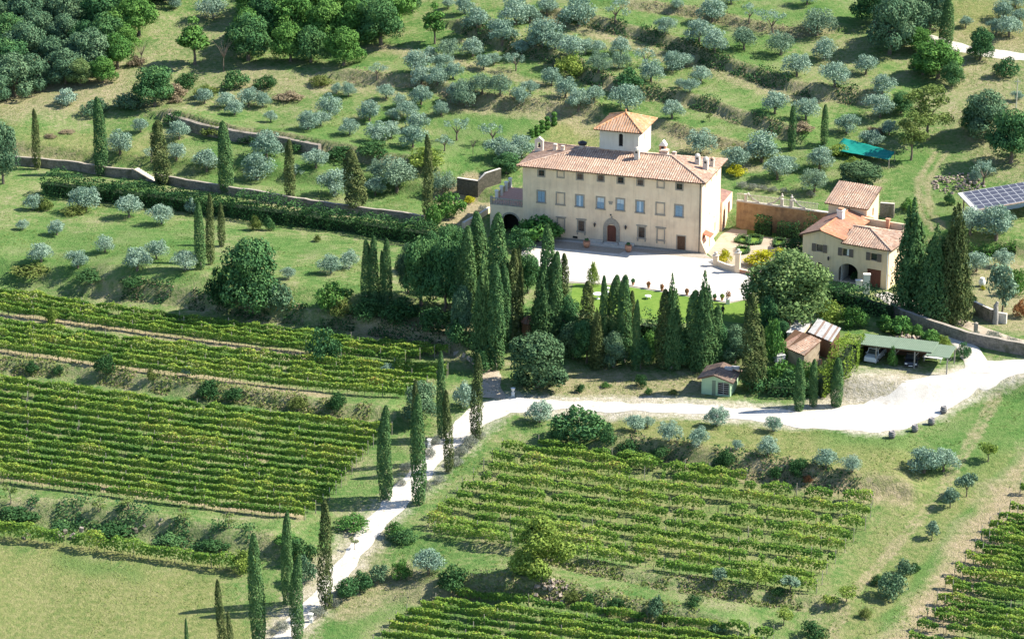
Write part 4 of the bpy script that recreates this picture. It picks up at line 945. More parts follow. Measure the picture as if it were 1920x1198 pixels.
# ------------------------------------------------------------------ sheds
def lean(name, label, corners, zs, mats, tile=True, parent=None, partname='roof', wallm=None, walls=True):
    q = [PZ(x, y, z) for (x, y), z in zip(corners, zs)]; c0 = sum(q, Vector()) / 4; zg = min(float(H(p.x, p.y)) for p in q); c0.z = zg
    t = parent or thing(name, c0, label, 'shed'); off = t.location
    mb = MB(); q = [p - off for p in q]
    if tile: roof_plane(mb, q[0], q[1], q[2], q[3])
    else:
        n = 12
        for i in range(n):
            a, b = q[0].lerp(q[1], i / n), q[0].lerp(q[1], (i + .96) / n); e, f = q[3].lerp(q[2], i / n), q[3].lerp(q[2], (i + .96) / n)
            mb.prism([a, b, f, e], (0, 0, .05 + .03 * (i % 2)), 1 if i in (3, 7, 10) else 0)
    mb.build(partname, mats, t)
    if walls:
        mb = MB(); cc = sum(q, Vector()) / 4; ins = [p.lerp(cc, .07) for p in q]
        for i in range(4):
            a, b = ins[i], ins[(i + 1) % 4]; zb_ = zg - .4 - off.z; mb.quad((a.x, a.y, zb_), (b.x, b.y, zb_), (b.x, b.y, b.z - .12), (a.x, a.y, a.z - .12))
        mb.build('wall', wallm or M_STUCCO2, t)
    return t
M_WEATH = rough_mat('weathered_plaster', (.30, .24, .17), (.44, .36, .27), 1.5, .95, .3, (.20, .16, .12), .6)
zg = P(1508, 690).z
s1 = lean('tool_shed', 'ramshackle plastered shed with brown tiled and white striped sheet roofs', [(1476, 653), (1508, 667), (1540, 638), (1507, 623)], (zg + 2.2, zg + 2.2, zg + 3.2, zg + 3.2), [M_TILE, M_WOOD], wallm=M_WEATH)
lean('', '', [(1462, 648), (1477, 654), (1507, 624), (1491, 617)], (zg + 2.0, zg + 2.0, zg + 3.0, zg + 3.0), [M_TILER, M_WOOD], True, s1, 'low_roof')
lean('', '', [(1515, 623), (1560, 642), (1577, 616), (1534, 597)], (zg + 3.0, zg + 3.0, zg + 3.6, zg + 3.6), [M_METAL, M_RUST], False, s1, 'sheet_roof', M_WOOD)
lean('', '', [(1474, 624), (1505, 626), (1524, 603), (1492, 600)], (zg + 2.7, zg + 2.7, zg + 3.1, zg + 3.1), [M_METAL, M_METAL], False, s1, 'grey_sheet_roof', M_STUCCO2)
p = w2(s1, 2.6, -3.4); mb = MB()
for i, (x, r) in enumerate(((0, .2), (.5, -.15), (1.0, .3), (1.5, .1))): mb.prism([(x + 1.6, -1.9 + x * .5, -.3), (x + 2.0, -1.9 + x * .5, -.3), (x + 2.0 + r, -1.6 + x * .5, 2.1), (x + 1.6 + r, -1.6 + x * .5, 2.1)], (0, .06, 0), i % 2)
mb.build('leaning_boards', [M_RUST, M_TERRA], s1)
p = P(1461, 690); t = thing('water_tank', p, 'small white tank on legs beside the ramshackle shed', 'tank', None, .4); mb = MB(); mb.box(-.6, -.5, .9, .6, .5, 1.9); mb.box(-.66, -.56, 1.9, .66, .56, 2.0); mb.build('tank_body', M_METAL, t)
for x in (-.5, .5):
    for y in (-.4, .4): mb = MB(); mb.box(x - .05, y - .05, -.2, x + .05, y + .05, .9); mb.build('leg', M_IRON, t)
a, b = P(1315, 738), P(1369, 744.5); d = b - a; L = d.length
gs = thing('green_shed', (a.x, a.y, min(a.z, b.z)), 'small mint-green shed with red-brown tiled roof and dark grille', 'shed', None, math.atan2(d.y, d.x))
mb = MB(); G = Frame((0, 0, -.2), (1, 0, 0), (0, -1, 0)); wall(mb, G, L, 2.7, [(L - 1.75, L - .2, .35, 2.15)], top=[(L, 2.7), (L * .45, 3.2)], dep=.2)
wall(mb, Frame((L, 0, -.2), (0, 1, 0), (1, 0, 0)), 4.2, 2.7); wall(mb, Frame((0, 4.2, -.2), (0, -1, 0), (-1, 0, 0)), 4.2, 2.7); wall(mb, Frame((L, 4.2, -.2), (-1, 0, 0), (0, 1, 0)), L, 2.7, top=[(L, 2.7), (L * .55, 3.2)])
fbox(mb, G, L - 1.8, L - .15, .3, 2.2, .6, .65, 1); mb.build('wall', [M_GREENW, M_DARK], gs)
mb = MB(); fbox(mb, G, 1.45, 1.95, .2, 2.3, -.03, .02); mb.build('door', M_GREENR, gs)
mb = MB()
for q in range(6): fbox(mb, G, L - 1.75, L - .2, .45 + q * .3, .5 + q * .3, .05, .1)
fbox(mb, G, L - 1.0, L - .95, .35, 2.15, .05, .1); mb.build('grille', M_METAL, gs)
mb = MB(); k = L * .45; roof_plane(mb, (-.5, 4.6, 2.28), (-.5, -.5, 2.28), (k, -.5, 3.05), (k, 4.6, 3.05)); roof_plane(mb, (L + .5, -.5, 2.22), (L + .5, 4.6, 2.22), (k, 4.6, 3.05), (k, -.5, 3.05)); grf = mb.build('roof', [M_TILEB, M_WOOD], gs)
mb = MB()
for x, y in ((2.4, 2.6), (3.2, 3.1)): mb.box(x, y, 2.75, x + 1.1, y + .6, 3.1)
mb.build('roof_sheet', M_METAL, gs)
p = P(992, 622); t = thing('brick_hut', p, 'tiny pink-roofed hut half hidden between the cypresses', 'hut', None, .5)
mb = MB(); mb.box(-.8, -.8, -.4, .8, .8, 1.5); mb.build('wall', M_TERRA, t); mb = MB(); roof_plane(mb, (-1, -1, 1.45), (1, -1, 1.45), (0, 0, 2.5), (0, 0, 2.5)); roof_plane(mb, (1, -1, 1.45), (1, 1, 1.45), (0, 0, 2.5), (0, 0, 2.5)); roof_plane(mb, (-1, 1, 1.45), (-1, -1, 1.45), (0, 0, 2.5), (0, 0, 2.5)); mb.build('roof', [M_TILEN, M_WOOD], t)
# solar roof barn
zg = P(1850, 428).z
qa = [PZ(1834, 393, zg + 2.9), PZ(1989, 366, zg + 2.9), PZ(1966, 334, zg + 3.9), PZ(1805, 362, zg + 3.9)]
sb = thing('solar_barn', (qa[0].x, qa[0].y, zg), 'open white steel barn with a solar panel roof', 'barn'); qa = [p - sb.location for p in qa]
nrm = (qa[1] - qa[0]).cross(qa[3] - qa[0]).normalized()
mb = MB(); e = (qa[1] - qa[0]).normalized(); s_ = (qa[3] - qa[0]).normalized()
slab = [qa[0] - e * .8 - s_ * .3, qa[1], qa[2], qa[3] - e * .8 + s_ * .2]; mb.prism(slab, -nrm * .18); mb.build('roof', M_METAL, sb)
mb = MB(); mb.prism([qa[0] - s_ * .28 - nrm * .02, qa[1] - s_ * .28 - nrm * .02, qa[1] - s_ * .12 - nrm * .02, qa[0] - s_ * .12 - nrm * .02], nrm * .1); mb.build('gutter', M_RUST, sb)
LL = (qa[1] - qa[0]).length; SS = (qa[3] - qa[0]).length; nc, nr = 11, 5
for i in range(nc):
    for j in range(nr):
        p = qa[0] + e * (LL * (i + .03) / nc) + s_ * (SS * (j + .04) / nr) + nrm * .03
        a, b = e * (LL / nc * .975), s_ * (SS / nr * .96)
        mb = MB(); mb.prism([p, p + a, p + a + b, p + b], nrm * .05, 0); mb.prism([p + a * .04 + b * .04 + nrm * .05, p + a * .96 + b * .04 + nrm * .05, p + a * .96 + b * .96 + nrm * .05, p + a * .04 + b * .96 + nrm * .05], nrm * .006, 1)
        mb.build('solar_panel', [M_FRAME, M_SOLAR], sb)
for k in (.02, .3, .6, .9):
    for q, zt in ((qa[0], 2.75), (qa[3], 3.7)):
        p = q + e * LL * k; mb = MB(); mb.box(p.x - .1, p.y - .1, -.8, p.x + .1, p.y + .1, zt); mb.build('post', M_RUST, sb)
mb = MB(); a, b = qa[3] + e * LL * .25 - s_ * .3, qa[2] - s_ * .3; mb.quad((a.x, a.y, -.8), (b.x, b.y, -.8), (b.x, b.y, 3.6), (a.x, a.y, 3.6)); mb.build('back_wall', M_BLUEP, sb)
# teal shade net
zg = P(1622, 300).z; cs = [PZ(1561, 281, zg + 1.1), PZ(1667, 300, zg + 1.0), PZ(1678, 285, zg + 1.6), PZ(1582, 259, zg + 1.8)]
nt_ = thing('shade_net', (cs[0].x, cs[0].y, zg), 'bright teal shade net stretched over posts among the olives', 'net'); cs = [c - nt_.location for c in cs]
mb = MB(); n = 14; vs = []
for i in range(n + 1):
    for j in range(n + 1):
        a = cs[0].lerp(cs[1], i / n); b = cs[3].lerp(cs[2], i / n); p = a.lerp(b, j / n); p.z -= .35 * math.sin(math.pi * i / n) * math.sin(math.pi * j / n) + .12 * math.sin(i * 1.7) * math.sin(j * 1.1); vs.append(p)
mb.add(vs, [(i * (n + 1) + j, (i + 1) * (n + 1) + j, (i + 1) * (n + 1) + j + 1, i * (n + 1) + j + 1) for i in range(n) for j in range(n)])
o = mb.build('net_sheet', M_NET, nt_, smooth=True); md = o.modifiers.new('thickness', 'SOLIDIFY'); md.thickness = .03
for c in cs: mb = MB(); mb.tube([(c.x, c.y, -.8), (c.x, c.y, c.z + .1)], .06, 6); mb.build('post', M_POST, nt_)

# ------------------------------------------------------------------ pots, barrels, ornaments, poles, rock pile, people
def leafball(name, c, r, n, s, mat, parent, tall=1.0):
    u = RNG.normal(size=(n, 3)); u /= np.linalg.norm(u, axis=1)[:, None]; rad = RNG.uniform(.5, 1, (n, 1)) * r
    pts = np.array(c) + u * rad * np.array([1, 1, tall]); nrm = u + RNG.normal(size=(n, 3)) * .5
    return link(name, leaf_mesh(name, pts, nrm, RNG.uniform(.7, 1.3, n) * s, RNG.random(n), [mat]), parent)
def leaf_mesh(name, Cn, Nn, S, tint, mats, up=0.0, asp=.62, mi=None):
    n = len(Cn); Nn = Nn / (np.linalg.norm(Nn, axis=1)[:, None] + 1e-9)
    r = RNG.normal(size=(n, 3)); r[:, 2] += up * 3
    t = r - Nn * np.sum(r * Nn, 1)[:, None]; t /= np.linalg.norm(t, axis=1)[:, None] + 1e-9
    b = np.cross(Nn, t); S = np.asarray(S)[:, None]
    v = np.stack([Cn - t * S, Cn - b * S * asp + t * S * .1, Cn + t * S, Cn + b * S * asp + t * S * .1], 1).reshape(-1, 3)
    me = bpy.data.meshes.new(name); me.vertices.add(4 * n); me.vertices.foreach_set('co', v.ravel().astype(np.float32))
    me.loops.add(4 * n); me.loops.foreach_set('vertex_index', np.arange(4 * n, dtype=np.int32))
    me.polygons.add(n); me.polygons.foreach_set('loop_start', np.arange(0, 4 * n, 4, dtype=np.int32)); me.polygons.foreach_set('loop_total', np.full(n, 4, np.int32))
    if mi is not None: me.polygons.foreach_set('material_index', mi.astype(np.int32))
    me.update(); at = me.attributes.new('tint', 'FLOAT', 'FACE'); at.data.foreach_set('value', np.clip(tint, 0, 1).astype(np.float32))
    for m in mats: me.materials.append(m)
    return me
def pot(p, r, h, label, plant=None, pr=.4, group=None, tall=1.2):
    t = thing('plant_pot', p, label, 'pot', group); mb = MB(); mb.lathe([(r * .6, 0), (r * .95, h * .5), (r, h * .8), (r * .85, h * .88), (r * .98, h * .92), (r * .98, h), (r * .8, h), (r * .8, h * .9)], (0, 0, 0), 16); mb.build('vase', M_TERRA, t, smooth=True)
    leafball('plant', (0, 0, h + pr * .8), pr, 160, .11, plant or F_OAK, t, tall); return t
for px, py, lb in ((1100, 464, 'big terracotta pot by the villa step, on the laurel bush side'), (1178, 472, 'big terracotta pot by the villa step, on the farmhouse side')):
    pot(PZ(px, py, .05), .55, 1.0, lb, F_OAK, .32, 'big terracotta pots at the villa door', .6)
for i, (px, py, pl_) in enumerate(((1187, 534, F_OAK), (1216, 540, F_RED), (1241, 545, F_RED), (1288, 553, F_RED), (1340, 563, F_OAK), (1354, 563, F_YEL))):
    pot(PZ(px, py, .12), .22, .38, f'{ORD[i]} small potted plant from the ball-pruned tree along the courtyard kerb', pl_, .32, 'small pots along the courtyard kerb', 1.1)
p = PZ(1364.5, 570, .02); t = thing('pedestal_plant', p, 'brown potted shrub on a white pedestal at the court corner', 'pedestal'); mb = MB(); mb.box(-.25, -.25, 0, .25, .25, .7); mb.box(-.3, -.3, .7, .3, .3, .78); mb.build('pedestal', M_MARBLE, t); leafball('plant', (0, 0, 1.4), .42, 160, .11, F_RED, t, 1.6)
for px, py, rot, lb in ((1672, 821, .2, 'weathered grey barrel standing lowest on the gravel edge'), (1715, 809, .5, 'grey barrel on the gravel edge, second lowest of four'), (1746, 796, 1.0, 'grey barrel on the gravel edge, second highest of four'), (1769, 774, 1.4, 'dark barrel highest along the gravel edge')):
    p = P(px, py); t = thing('barrel', p, lb, 'barrel', 'barrels along the gravel edge', rot)
    mb = MB(); mb.lathe([(.33, 0), (.42, .3), (.44, .48), (.42, .66), (.33, .96), (.3, .96), (.3, .92), (.02, .92)], (0, 0, 0), 16); mb.build('staves', M_BARREL, t, smooth=True)
    for z, r in ((.1, .375), (.32, .435), (.62, .435), (.86, .375)): mb = MB(); mb.lathe([(r, z - .03), (r + .012, z - .03), (r + .012, z + .03), (r, z + .03)], (0, 0, 0), 16); mb.build('hoop', M_IRON, t)
for px, py, lb in ((805, 838, 'small white stone urn by lavender on the left side of the drive'), (583, 1166, 'small white stone urn right of the drive near its lower end'), (962, 742, 'white stone urn at the foot of the huge round evergreen'), (1139, 553, 'white stone urn on the lawn behind the cypresses')):
    p = P(px, py); t = thing('stone_urn', p, lb, 'urn', 'white stone urns'); mb = MB(); mb.box(-.22, -.22, -.1, .22, .22, .5); mb.build('plinth', M_MARBLE, t)
    mb = MB(); mb.lathe([(.12, .5), (.09, .6), (.26, .85), (.28, 1.05), (.34, 1.1), (.3, 1.12), (.1, 1.05)], (0, 0, 0), 12); mb.build('bowl', M_MARBLE, t, smooth=True)
p = P(1841, 537); t = thing('white_jar', p, 'rounded white jar in the gravel garden at right', 'jar'); mb = MB(); mb.lathe([(.25, 0), (.5, .4), (.52, .8), (.3, 1.2), (.34, 1.3), (.26, 1.3)], (0, 0, 0), 14); mb.build('vase', M_MARBLE, t, smooth=True)
p = PZ(1215, 560, .03); t = thing('garden_stool', p, 'low white round stool on the open lawn', 'stool'); mb = MB(); mb.lathe([(.45, .38), (.48, .42), (.45, .46), (.05, .47)], (0, 0, 0), 14); mb.build('seat', M_LINE, t)
for k in range(3): mb = MB(); w = k * 2.1; mb.tube([(.4 * math.cos(w), .4 * math.sin(w), 0), (.25 * math.cos(w), .25 * math.sin(w), .4)], .04, 6); mb.build('leg', M_ALU, t)
p = PZ(1121, 560, .03); t = thing('garden_table', p, 'white round garden table on the lawn behind the cypresses', 'table'); mb = MB(); mb.lathe([(.7, .7), (.72, .73), (.7, .76), (.02, .76)], (0, 0, 0), 16); mb.build('tabletop', M_LINE, t); mb = MB(); mb.lathe([(.3, 0), (.06, .08), (.05, .7)], (0, 0, 0), 8); mb.build('pedestal_leg', M_LINE, t)
for px, py, h, lb in ((1905, 206, 5.2, 'thin pale utility pole at the far right edge of the olive slope'),):
    p = P(px, py); t = thing('utility_pole', p, lb, 'pole'); mb = MB(); mb.tube([(0, 0, -.3), (0, 0, h)], [.1, .07], 8); mb.build('shaft', M_RAIL, t); mb = MB(); mb.box(-.5, -.05, h - .5, .5, .05, h - .4); mb.build('crossarm', M_RAIL, t)
for k, (px, py) in enumerate(((1443, 126), (1453, 131))): pass
M_STONEL = rough_mat('rubble_stone', (.24, .19, .15), (.42, .35, .29), 2, .95, .5)
def rocks(name, label, px, py, rx, ry, n, s0, s1, mat):
    c = P(px, py); rr = random.Random(label); t = MB()
    for i in range(n):
        a = rr.random() * 6.28; q = rr.random() ** .6; x, y = c.x + math.cos(a) * rx * q, c.y + math.sin(a) * ry * q; s = rr.uniform(s0, s1); z = float(H(x, y)) + s * .2 + (1 - q) * .7
        vs = [Vector((rr.uniform(.6, 1) * sx, rr.uniform(.6, 1) * sy, rr.uniform(.5, .9) * sz)) * s for sz in (-1, 1) for sx, sy in ((-1, -1), (1, -1), (1, 1), (-1, 1))]
        m = Matrix.Rotation(rr.random() * 6, 3, 'Z') @ Matrix.Rotation(rr.random() * 2, 3, 'X')
        t.add([m @ v + Vector((x, y, z)) - c for v in vs], [(3, 2, 1, 0), (4, 5, 6, 7), (0, 1, 5, 4), (1, 2, 6, 5), (2, 3, 7, 6), (3, 0, 4, 7)])
    return tag(t.build(name, mat, None, c), label, None, None, 'stuff')
rocks('rock_pile', 'pile of pale rocks and rubble beside the grass track', 1797, 346, 4.2, 4.2, 120, .08, .26, M_STONEL)
rocks('rock_pile', 'low heap of stones under the yellow tree at the lower vineyard', 1035, 1114, 2.2, 1.6, 40, .1, .3, M_STONEL)
rocks('rock_pile', 'scatter of stones along the lane behind the carport', 1700, 640, 5, 1.5, 60, .12, .3, M_STONEL)
rocks('rock_pile', 'bare stones showing in the bank above the lone vine row', 170, 1002, 9, 1.0, 24, .15, .35, M_STONE)

def person(px, py, label, rz):
    p = PZ(px, py, .03); t = thing('person', p, label, 'person', None, rz)
    J = {'pel': (0, 0, .95), 'wai': (0, -.01, 1.12), 'che': (0, -.02, 1.34), 'nec': (0, -.03, 1.5), 'hed': (0, -.05, 1.6), 'top': (0, -.05, 1.72),
         'shl': (-.19, -.02, 1.42), 'ell': (-.24, -.02, 1.14), 'wrl': (-.2, -.2, .98), 'hal': (-.19, -.27, .95), 'shr': (.19, -.02, 1.42), 'elr': (.25, .02, 1.14), 'wrr': (.24, -.08, .9), 'har': (.24, -.1, .82),
         'hil': (-.1, 0, .9), 'knl': (-.11, -.03, .5), 'anl': (-.12, .03, .09), 'tol': (-.13, -.14, .04), 'hir': (.1, 0, .9), 'knr': (.12, .0, .5), 'anr': (.13, .08, .09), 'tor': (.15, -.08, .04)}
    Rr = {'pel': .15, 'wai': .135, 'che': .16, 'nec': .06, 'hed': .09, 'top': .085, 'shl': .065, 'ell': .048, 'wrl': .035, 'hal': .03, 'shr': .065, 'elr': .048, 'wrr': .035, 'har': .03, 'hil': .09, 'knl': .065, 'anl': .045, 'tol': .04, 'hir': .09, 'knr': .065, 'anr': .045, 'tor': .04}
    ED = 'pel-wai wai-che che-nec nec-hed hed-top che-shl shl-ell ell-wrl wrl-hal che-shr shr-elr elr-wrr wrr-har pel-hil hil-knl knl-anl anl-tol pel-hir hir-knr knr-anr anr-tor'.split()
    ks = list(J); me = bpy.data.meshes.new('body'); me.from_pydata([J[k] for k in ks], [tuple(ks.index(q) for q in e.split('-')) for e in ED], [])
    me.materials.append(M_CLOTH); o = link('body', me, t); sk = o.modifiers.new('skin', 'SKIN')
    for k, v in zip(ks, me.skin_vertices[0].data): v.radius = (Rr[k], Rr[k]); v.use_root = k == 'pel'
    o.modifiers.new('sub', 'SUBSURF').levels = 2; o.modifiers['sub'].render_levels = 2
    mb = MB(); mb.lathe([(.03, -.03), (.1, .0), (.105, .06), (.07, .12), (.01, .14)], (0, -.03, 1.66), 12); mb.build('hair', M_IRON, t, smooth=True)
    mb = MB(); mb.lathe([(.03, -.1), (.075, -.04), (.082, .03), (.06, .08)], (0, -.085, 1.63), 12); mb.build('face', M_SKIN, t, smooth=True)
    for x, y, z, s in ((-.19, -.27, .95, -1), (.24, -.1, .82, 1)):
        mb = MB()
        for q in range(4): mb.tube([(x + (q - 1.5) * .018, y - .01, z), (x + (q - 1.5) * .02, y - .04, z - .05 + abs(q - 1.3) * .005), (x + (q - 1.5) * .018, y - .03, z - .09 + abs(q - 1.3) * .012)], [.009, .008, .006], 5)
        mb.tube([(x - s * .03, y - .02, z + .01), (x - s * .05, y - .05, z - .03)], [.01, .008], 5); mb.box(x - .035, y - .025, z - .01, x + .035, y + .01, z + .04); mb.build('hand', M_SKIN, t)
    return t
person(1355, 594, 'person in dark clothes standing on the lawn above the clipped hedge', 2.6)
# ------------------------------------------------------------------ plants: leaf clouds
def crown(lobes, n, s, jit=.55, sub=5, subr=.5, inner=.25, asp=.62, up=0.0, mats=(), name='crown', squash=1.0):
    """leaves on lobes, each lobe roughened by smaller lobes on its skin"""
    L = np.array(lobes, float); A = L[:, 3] * L[:, 4]; A = A / A.sum()
    subs = []
    for l in L:
        subs.append((*l[:6], 1.0))
        for _ in range(sub):
            u = RNG.normal(size=3); u /= np.linalg.norm(u); u[2] = abs(u[2]) * .9 - .25
            k = subr * RNG.uniform(.6, 1.1); subs.append((l[0] + u[0] * l[3] * .8, l[1] + u[1] * l[4] * .8, l[2] + u[2] * l[5] * .8, l[3] * k, l[4] * k, l[5] * k * squash, .8))
    S = np.array(subs); w = (S[:, 3] * S[:, 4]) * S[:, 6]; w /= w.sum()
    id_ = RNG.choice(len(S), n, p=w); u = RNG.normal(size=(n, 3)); u /= np.linalg.norm(u, axis=1)[:, None]
    rad = np.where(RNG.random(n) < inner, RNG.uniform(.4, .85, n), RNG.uniform(.85, 1.06, n))[:, None]
    Cn = S[id_, :3] + u * S[id_, 3:6] * rad
    Nn = u / S[id_, 3:6]; Nn /= np.linalg.norm(Nn, axis=1)[:, None]; Nn = Nn + RNG.normal(size=(n, 3)) * jit
    lt = RNG.uniform(0, 1, len(S)); tint = lt[id_] * .45 + RNG.random(n) * .55
    keep = Cn[:, 2] > .02
    Cn, Nn, tint = Cn[keep], Nn[keep], tint[keep]
    return leaf_mesh(name, Cn, Nn, RNG.uniform(.65, 1.3, len(Cn)) * s, tint, list(mats), up, asp)
def trunk_mesh(h, r, branches, mat, spread=.6, lean=0.0, seed=0):
    rr = random.Random(seed); mb = MB(); top = Vector((lean * h, 0, h))
    mb.tube([(0, 0, -.4), (rr.uniform(-.1, .1), rr.uniform(-.1, .1), h * .5), top], [r * 1.25, r * .9, r * .75], 8)
    for k in range(branches):
        a = k * 6.28 / max(branches, 1) + rr.uniform(-.4, .4); L = h * rr.uniform(.9, 1.5)
        e = top + Vector((math.cos(a) * L * spread, math.sin(a) * L * spread, L * .8)); mb.tube([top - Vector((0, 0, h * .15)), top.lerp(e, .5) + Vector((0, 0, .1 * h)), e], [r * .6, r * .4, r * .15], 6)
    return mb.mesh('trunk', [mat])
SPEC = {}
def rl_(n, R0, R1, z0, z1, r0, r1, fl=.85):
    o = []
    for k in range(n):
        a = k * 6.283 / n + RNG.uniform(-.5, .5); q = RNG.uniform(R0, R1); r = RNG.uniform(r0, r1); o.append((math.cos(a) * q, math.sin(a) * q, RNG.uniform(z0, z1), r, r, r * fl))
    return o
def mk(key, w, h, lobef, n, s, mat, trunk=None, nv=3, **kw):
    SPEC[key] = (w, h, [(crown(lobef(), n, s, mats=[mat], **kw), trunk_mesh(*trunk, seed=i) if trunk else None) for i in range(nv)])
ol = lambda: rl_(7, 1.0, 1.7, 1.15, 2.3, .85, 1.2) + [(0, 0, 2.4, 1.3, 1.3, 1.1), (0, 0, 1.5, 1.2, 1.2, .9)] + rl_(3, .5, 1.2, 2.7, 3.2, .55, .85)
mk('olive', 5.2, 3.9, ol, 3600, .125, F_OLIVE, (.8, .2, 4, M_BARK, .8), 5, jit=.65, asp=.52, inner=.3, sub=8, subr=.45)
mk('darkolive', 5.2, 3.9, ol, 3600, .125, F_OLIVE2, (.8, .2, 4, M_BARK, .8), 3, jit=.7, asp=.42, inner=.35)
mk('thinolive', 5.0, 4.4, lambda: rl_(5, 1.2, 1.9, 1.9, 3.2, .5, .85) + [(0, 0, 3.2, .8, .8, .7)], 650, .15, F_OLIVE, (1.3, .17, 5, M_BARK, .8), 3, jit=.8, asp=.4, inner=.4)
oak = lambda: rl_(8, 1.8, 2.7, 1.7, 3.9, 1.3, 1.8) + rl_(6, 1.5, 2.2, 4.4, 5.7, 1.25, 1.7) + [(0, 0, 6.2, 1.7, 1.7, 1.3), (0, 0, 4, 2.4, 2.4, 2.4)]
tk = (1.7, .3, 5, M_BARK, .6)
mk('oak', 8.2, 8, oak, 9000, .18, F_OAK, tk, 4, sub=7, subr=.42, jit=.38, inner=.12)
mk('brightoak', 8.2, 8, oak, 9000, .18, F_BRIGHT, tk, 3, sub=7, subr=.42, jit=.38, inner=.12)
mk('greyoak', 8.2, 8, oak, 9000, .17, F_GREY, tk, 3, sub=8, subr=.4, jit=.38, inner=.12)
mk('bigoak', 8.2, 8, oak, 14000, .15, F_BIGOAK, tk, 1, sub=9, subr=.4)
mk('tall', 5, 10, lambda: rl_(6, .8, 1.5, 3.2, 6, 1.0, 1.4) + rl_(4, .4, .9, 6.5, 8, .9, 1.2) + [(0, 0, 9, .8, .8, .9)], 3200, .24, F_BRIGHT, (3, .22, 5, M_BARK, .5), 3, sub=7)
mk('thintree', 5.5, 8, lambda: rl_(8, .9, 1.9, 3.0, 6.4, .75, 1.15) + [(0, 0, 7, .9, .9, .8), (0, 0, 5, 1.1, 1.1, 1.4)], 4200, .14, F_BARE, (2.4, .16, 5, M_BARK, .4), 2, jit=.8, inner=.45, sub=8)
mk('yellowtree', 7, 8, lambda: rl_(9, 1.4, 2.4, 1.0, 4.0, .9, 1.4) + rl_(5, .7, 1.4, 4.6, 6.4, .9, 1.2) + [(0, 0, 7, .9, .9, .9)], 7000, .17, F_YEL, (1.0, .2, 5, M_BARK, .7), 1, sub=6, subr=.42)
mk('fig', 5, 3.6, lambda: rl_(6, 1.0, 1.7, .9, 2.2, .7, 1.1) + [(0, 0, 2.3, 1.2, 1.2, 1.0)], 1500, .24, F_BRIGHT, (.8, .15, 4, M_BARKG, .8), 3, inner=.2)
mk('ball', 8, 8.2, lambda: [(0, 0, 3.8, 3.2, 3.2, 3.6)] + rl_(13, 2.0, 2.9, 1.3, 5.8, 1.0, 1.6), 9000, .2, F_BALL, (1, .3, 0, M_BARK), 2, sub=12, subr=.3, jit=.55)
def bush(nl=6): return lambda: rl_(nl, .7, 1.1, .4, 1.1, .5, .8) + [(0, 0, .9, .9, .9, .9)] + rl_(2, .2, .6, 1.4, 1.7, .35, .55)
for key, m in (('bush', F_OAK), ('bushb', F_BRIGHT), ('bushg', F_GREY), ('bushy', F_YEL), ('bushgold', F_GOLD), ('busho', F_OLIVE), ('bushol', F_OLIVE2), ('lav', F_LAV), ('bushd', F_DRY), ('bushi', F_IVY), ('bushw', F_WEED), ('bushr', F_RED)):
    mk(key, 3.2, 2.1, bush(), 1700, .12 if key != 'lav' else .09, m, None, 3, jit=.6, asp=.5, inner=.2)
mk('sapling', 2.4, 3.2, lambda: rl_(4, .3, .7, 1.5, 2.6, .35, .55), 260, .13, F_BARE, (1.4, .06, 4, M_BARK, .5), 3, jit=.8)
mk('appletree', 3.6, 3.2, lambda: rl_(5, .6, 1.1, 1.2, 2.3, .5, .8) + [(0, 0, 2.3, .8, .8, .7)], 750, .16, F_YEL, (1.0, .1, 4, M_BARK, .7), 2, jit=.7)
mk('greentree', 3.6, 3.6, lambda: rl_(5, .6, 1.1, 1.2, 2.5, .6, .9) + [(0, 0, 2.5, .9, .9, .8)], 1000, .17, F_OLIVE2, (1.0, .1, 4, M_BARK, .6), 3, jit=.6)
def bare(): return trunk_mesh(2.2, .08, 9, M_BARK, .55, 0, 3)
def cyp(h, w, n, s, mat, tip=.5, bulge=.25, rough=.16, skirt=.75):
    def f():
        t = RNG.random(n) ** .92; a = RNG.random(n) * 2 * math.pi
        prof = np.where(t < bulge, skirt + (1 - skirt) * np.sin(t / bulge * math.pi / 2), np.maximum(1 - ((t - bulge) / (1 - bulge)) ** 2.0, 0) ** tip)
        ph = RNG.uniform(0, 6, 6)
        lump = 1 + rough * (np.sin(3 * a + t * 17 + ph[0]) * .5 + np.sin(5 * a - t * 29 + ph[1]) * .4 + np.sin(2 * a + t * 43 + ph[2]) * .4)
        r = w / 2 * prof * lump * np.where(RNG.random(n) < .25, RNG.uniform(.5, .9, n), RNG.uniform(.88, 1.05, n)) + .03
        ct = np.stack([np.cos(a) * r + .18 * w * np.sin(t * 4 + ph[3]) * t, np.sin(a) * r, t * h + .15], 1)
        nn = np.stack([np.cos(a), np.sin(a), np.full(n, .25)], 1) + RNG.normal(size=(n, 3)) * .5
        tint = .5 + .25 * np.sin(3 * a + t * 21 + ph[4]) + RNG.normal(size=n) * .22
        return leaf_mesh('crown', ct, nn, RNG.uniform(.6, 1.35, n) * s, tint, [mat], .8, .45)
    return f
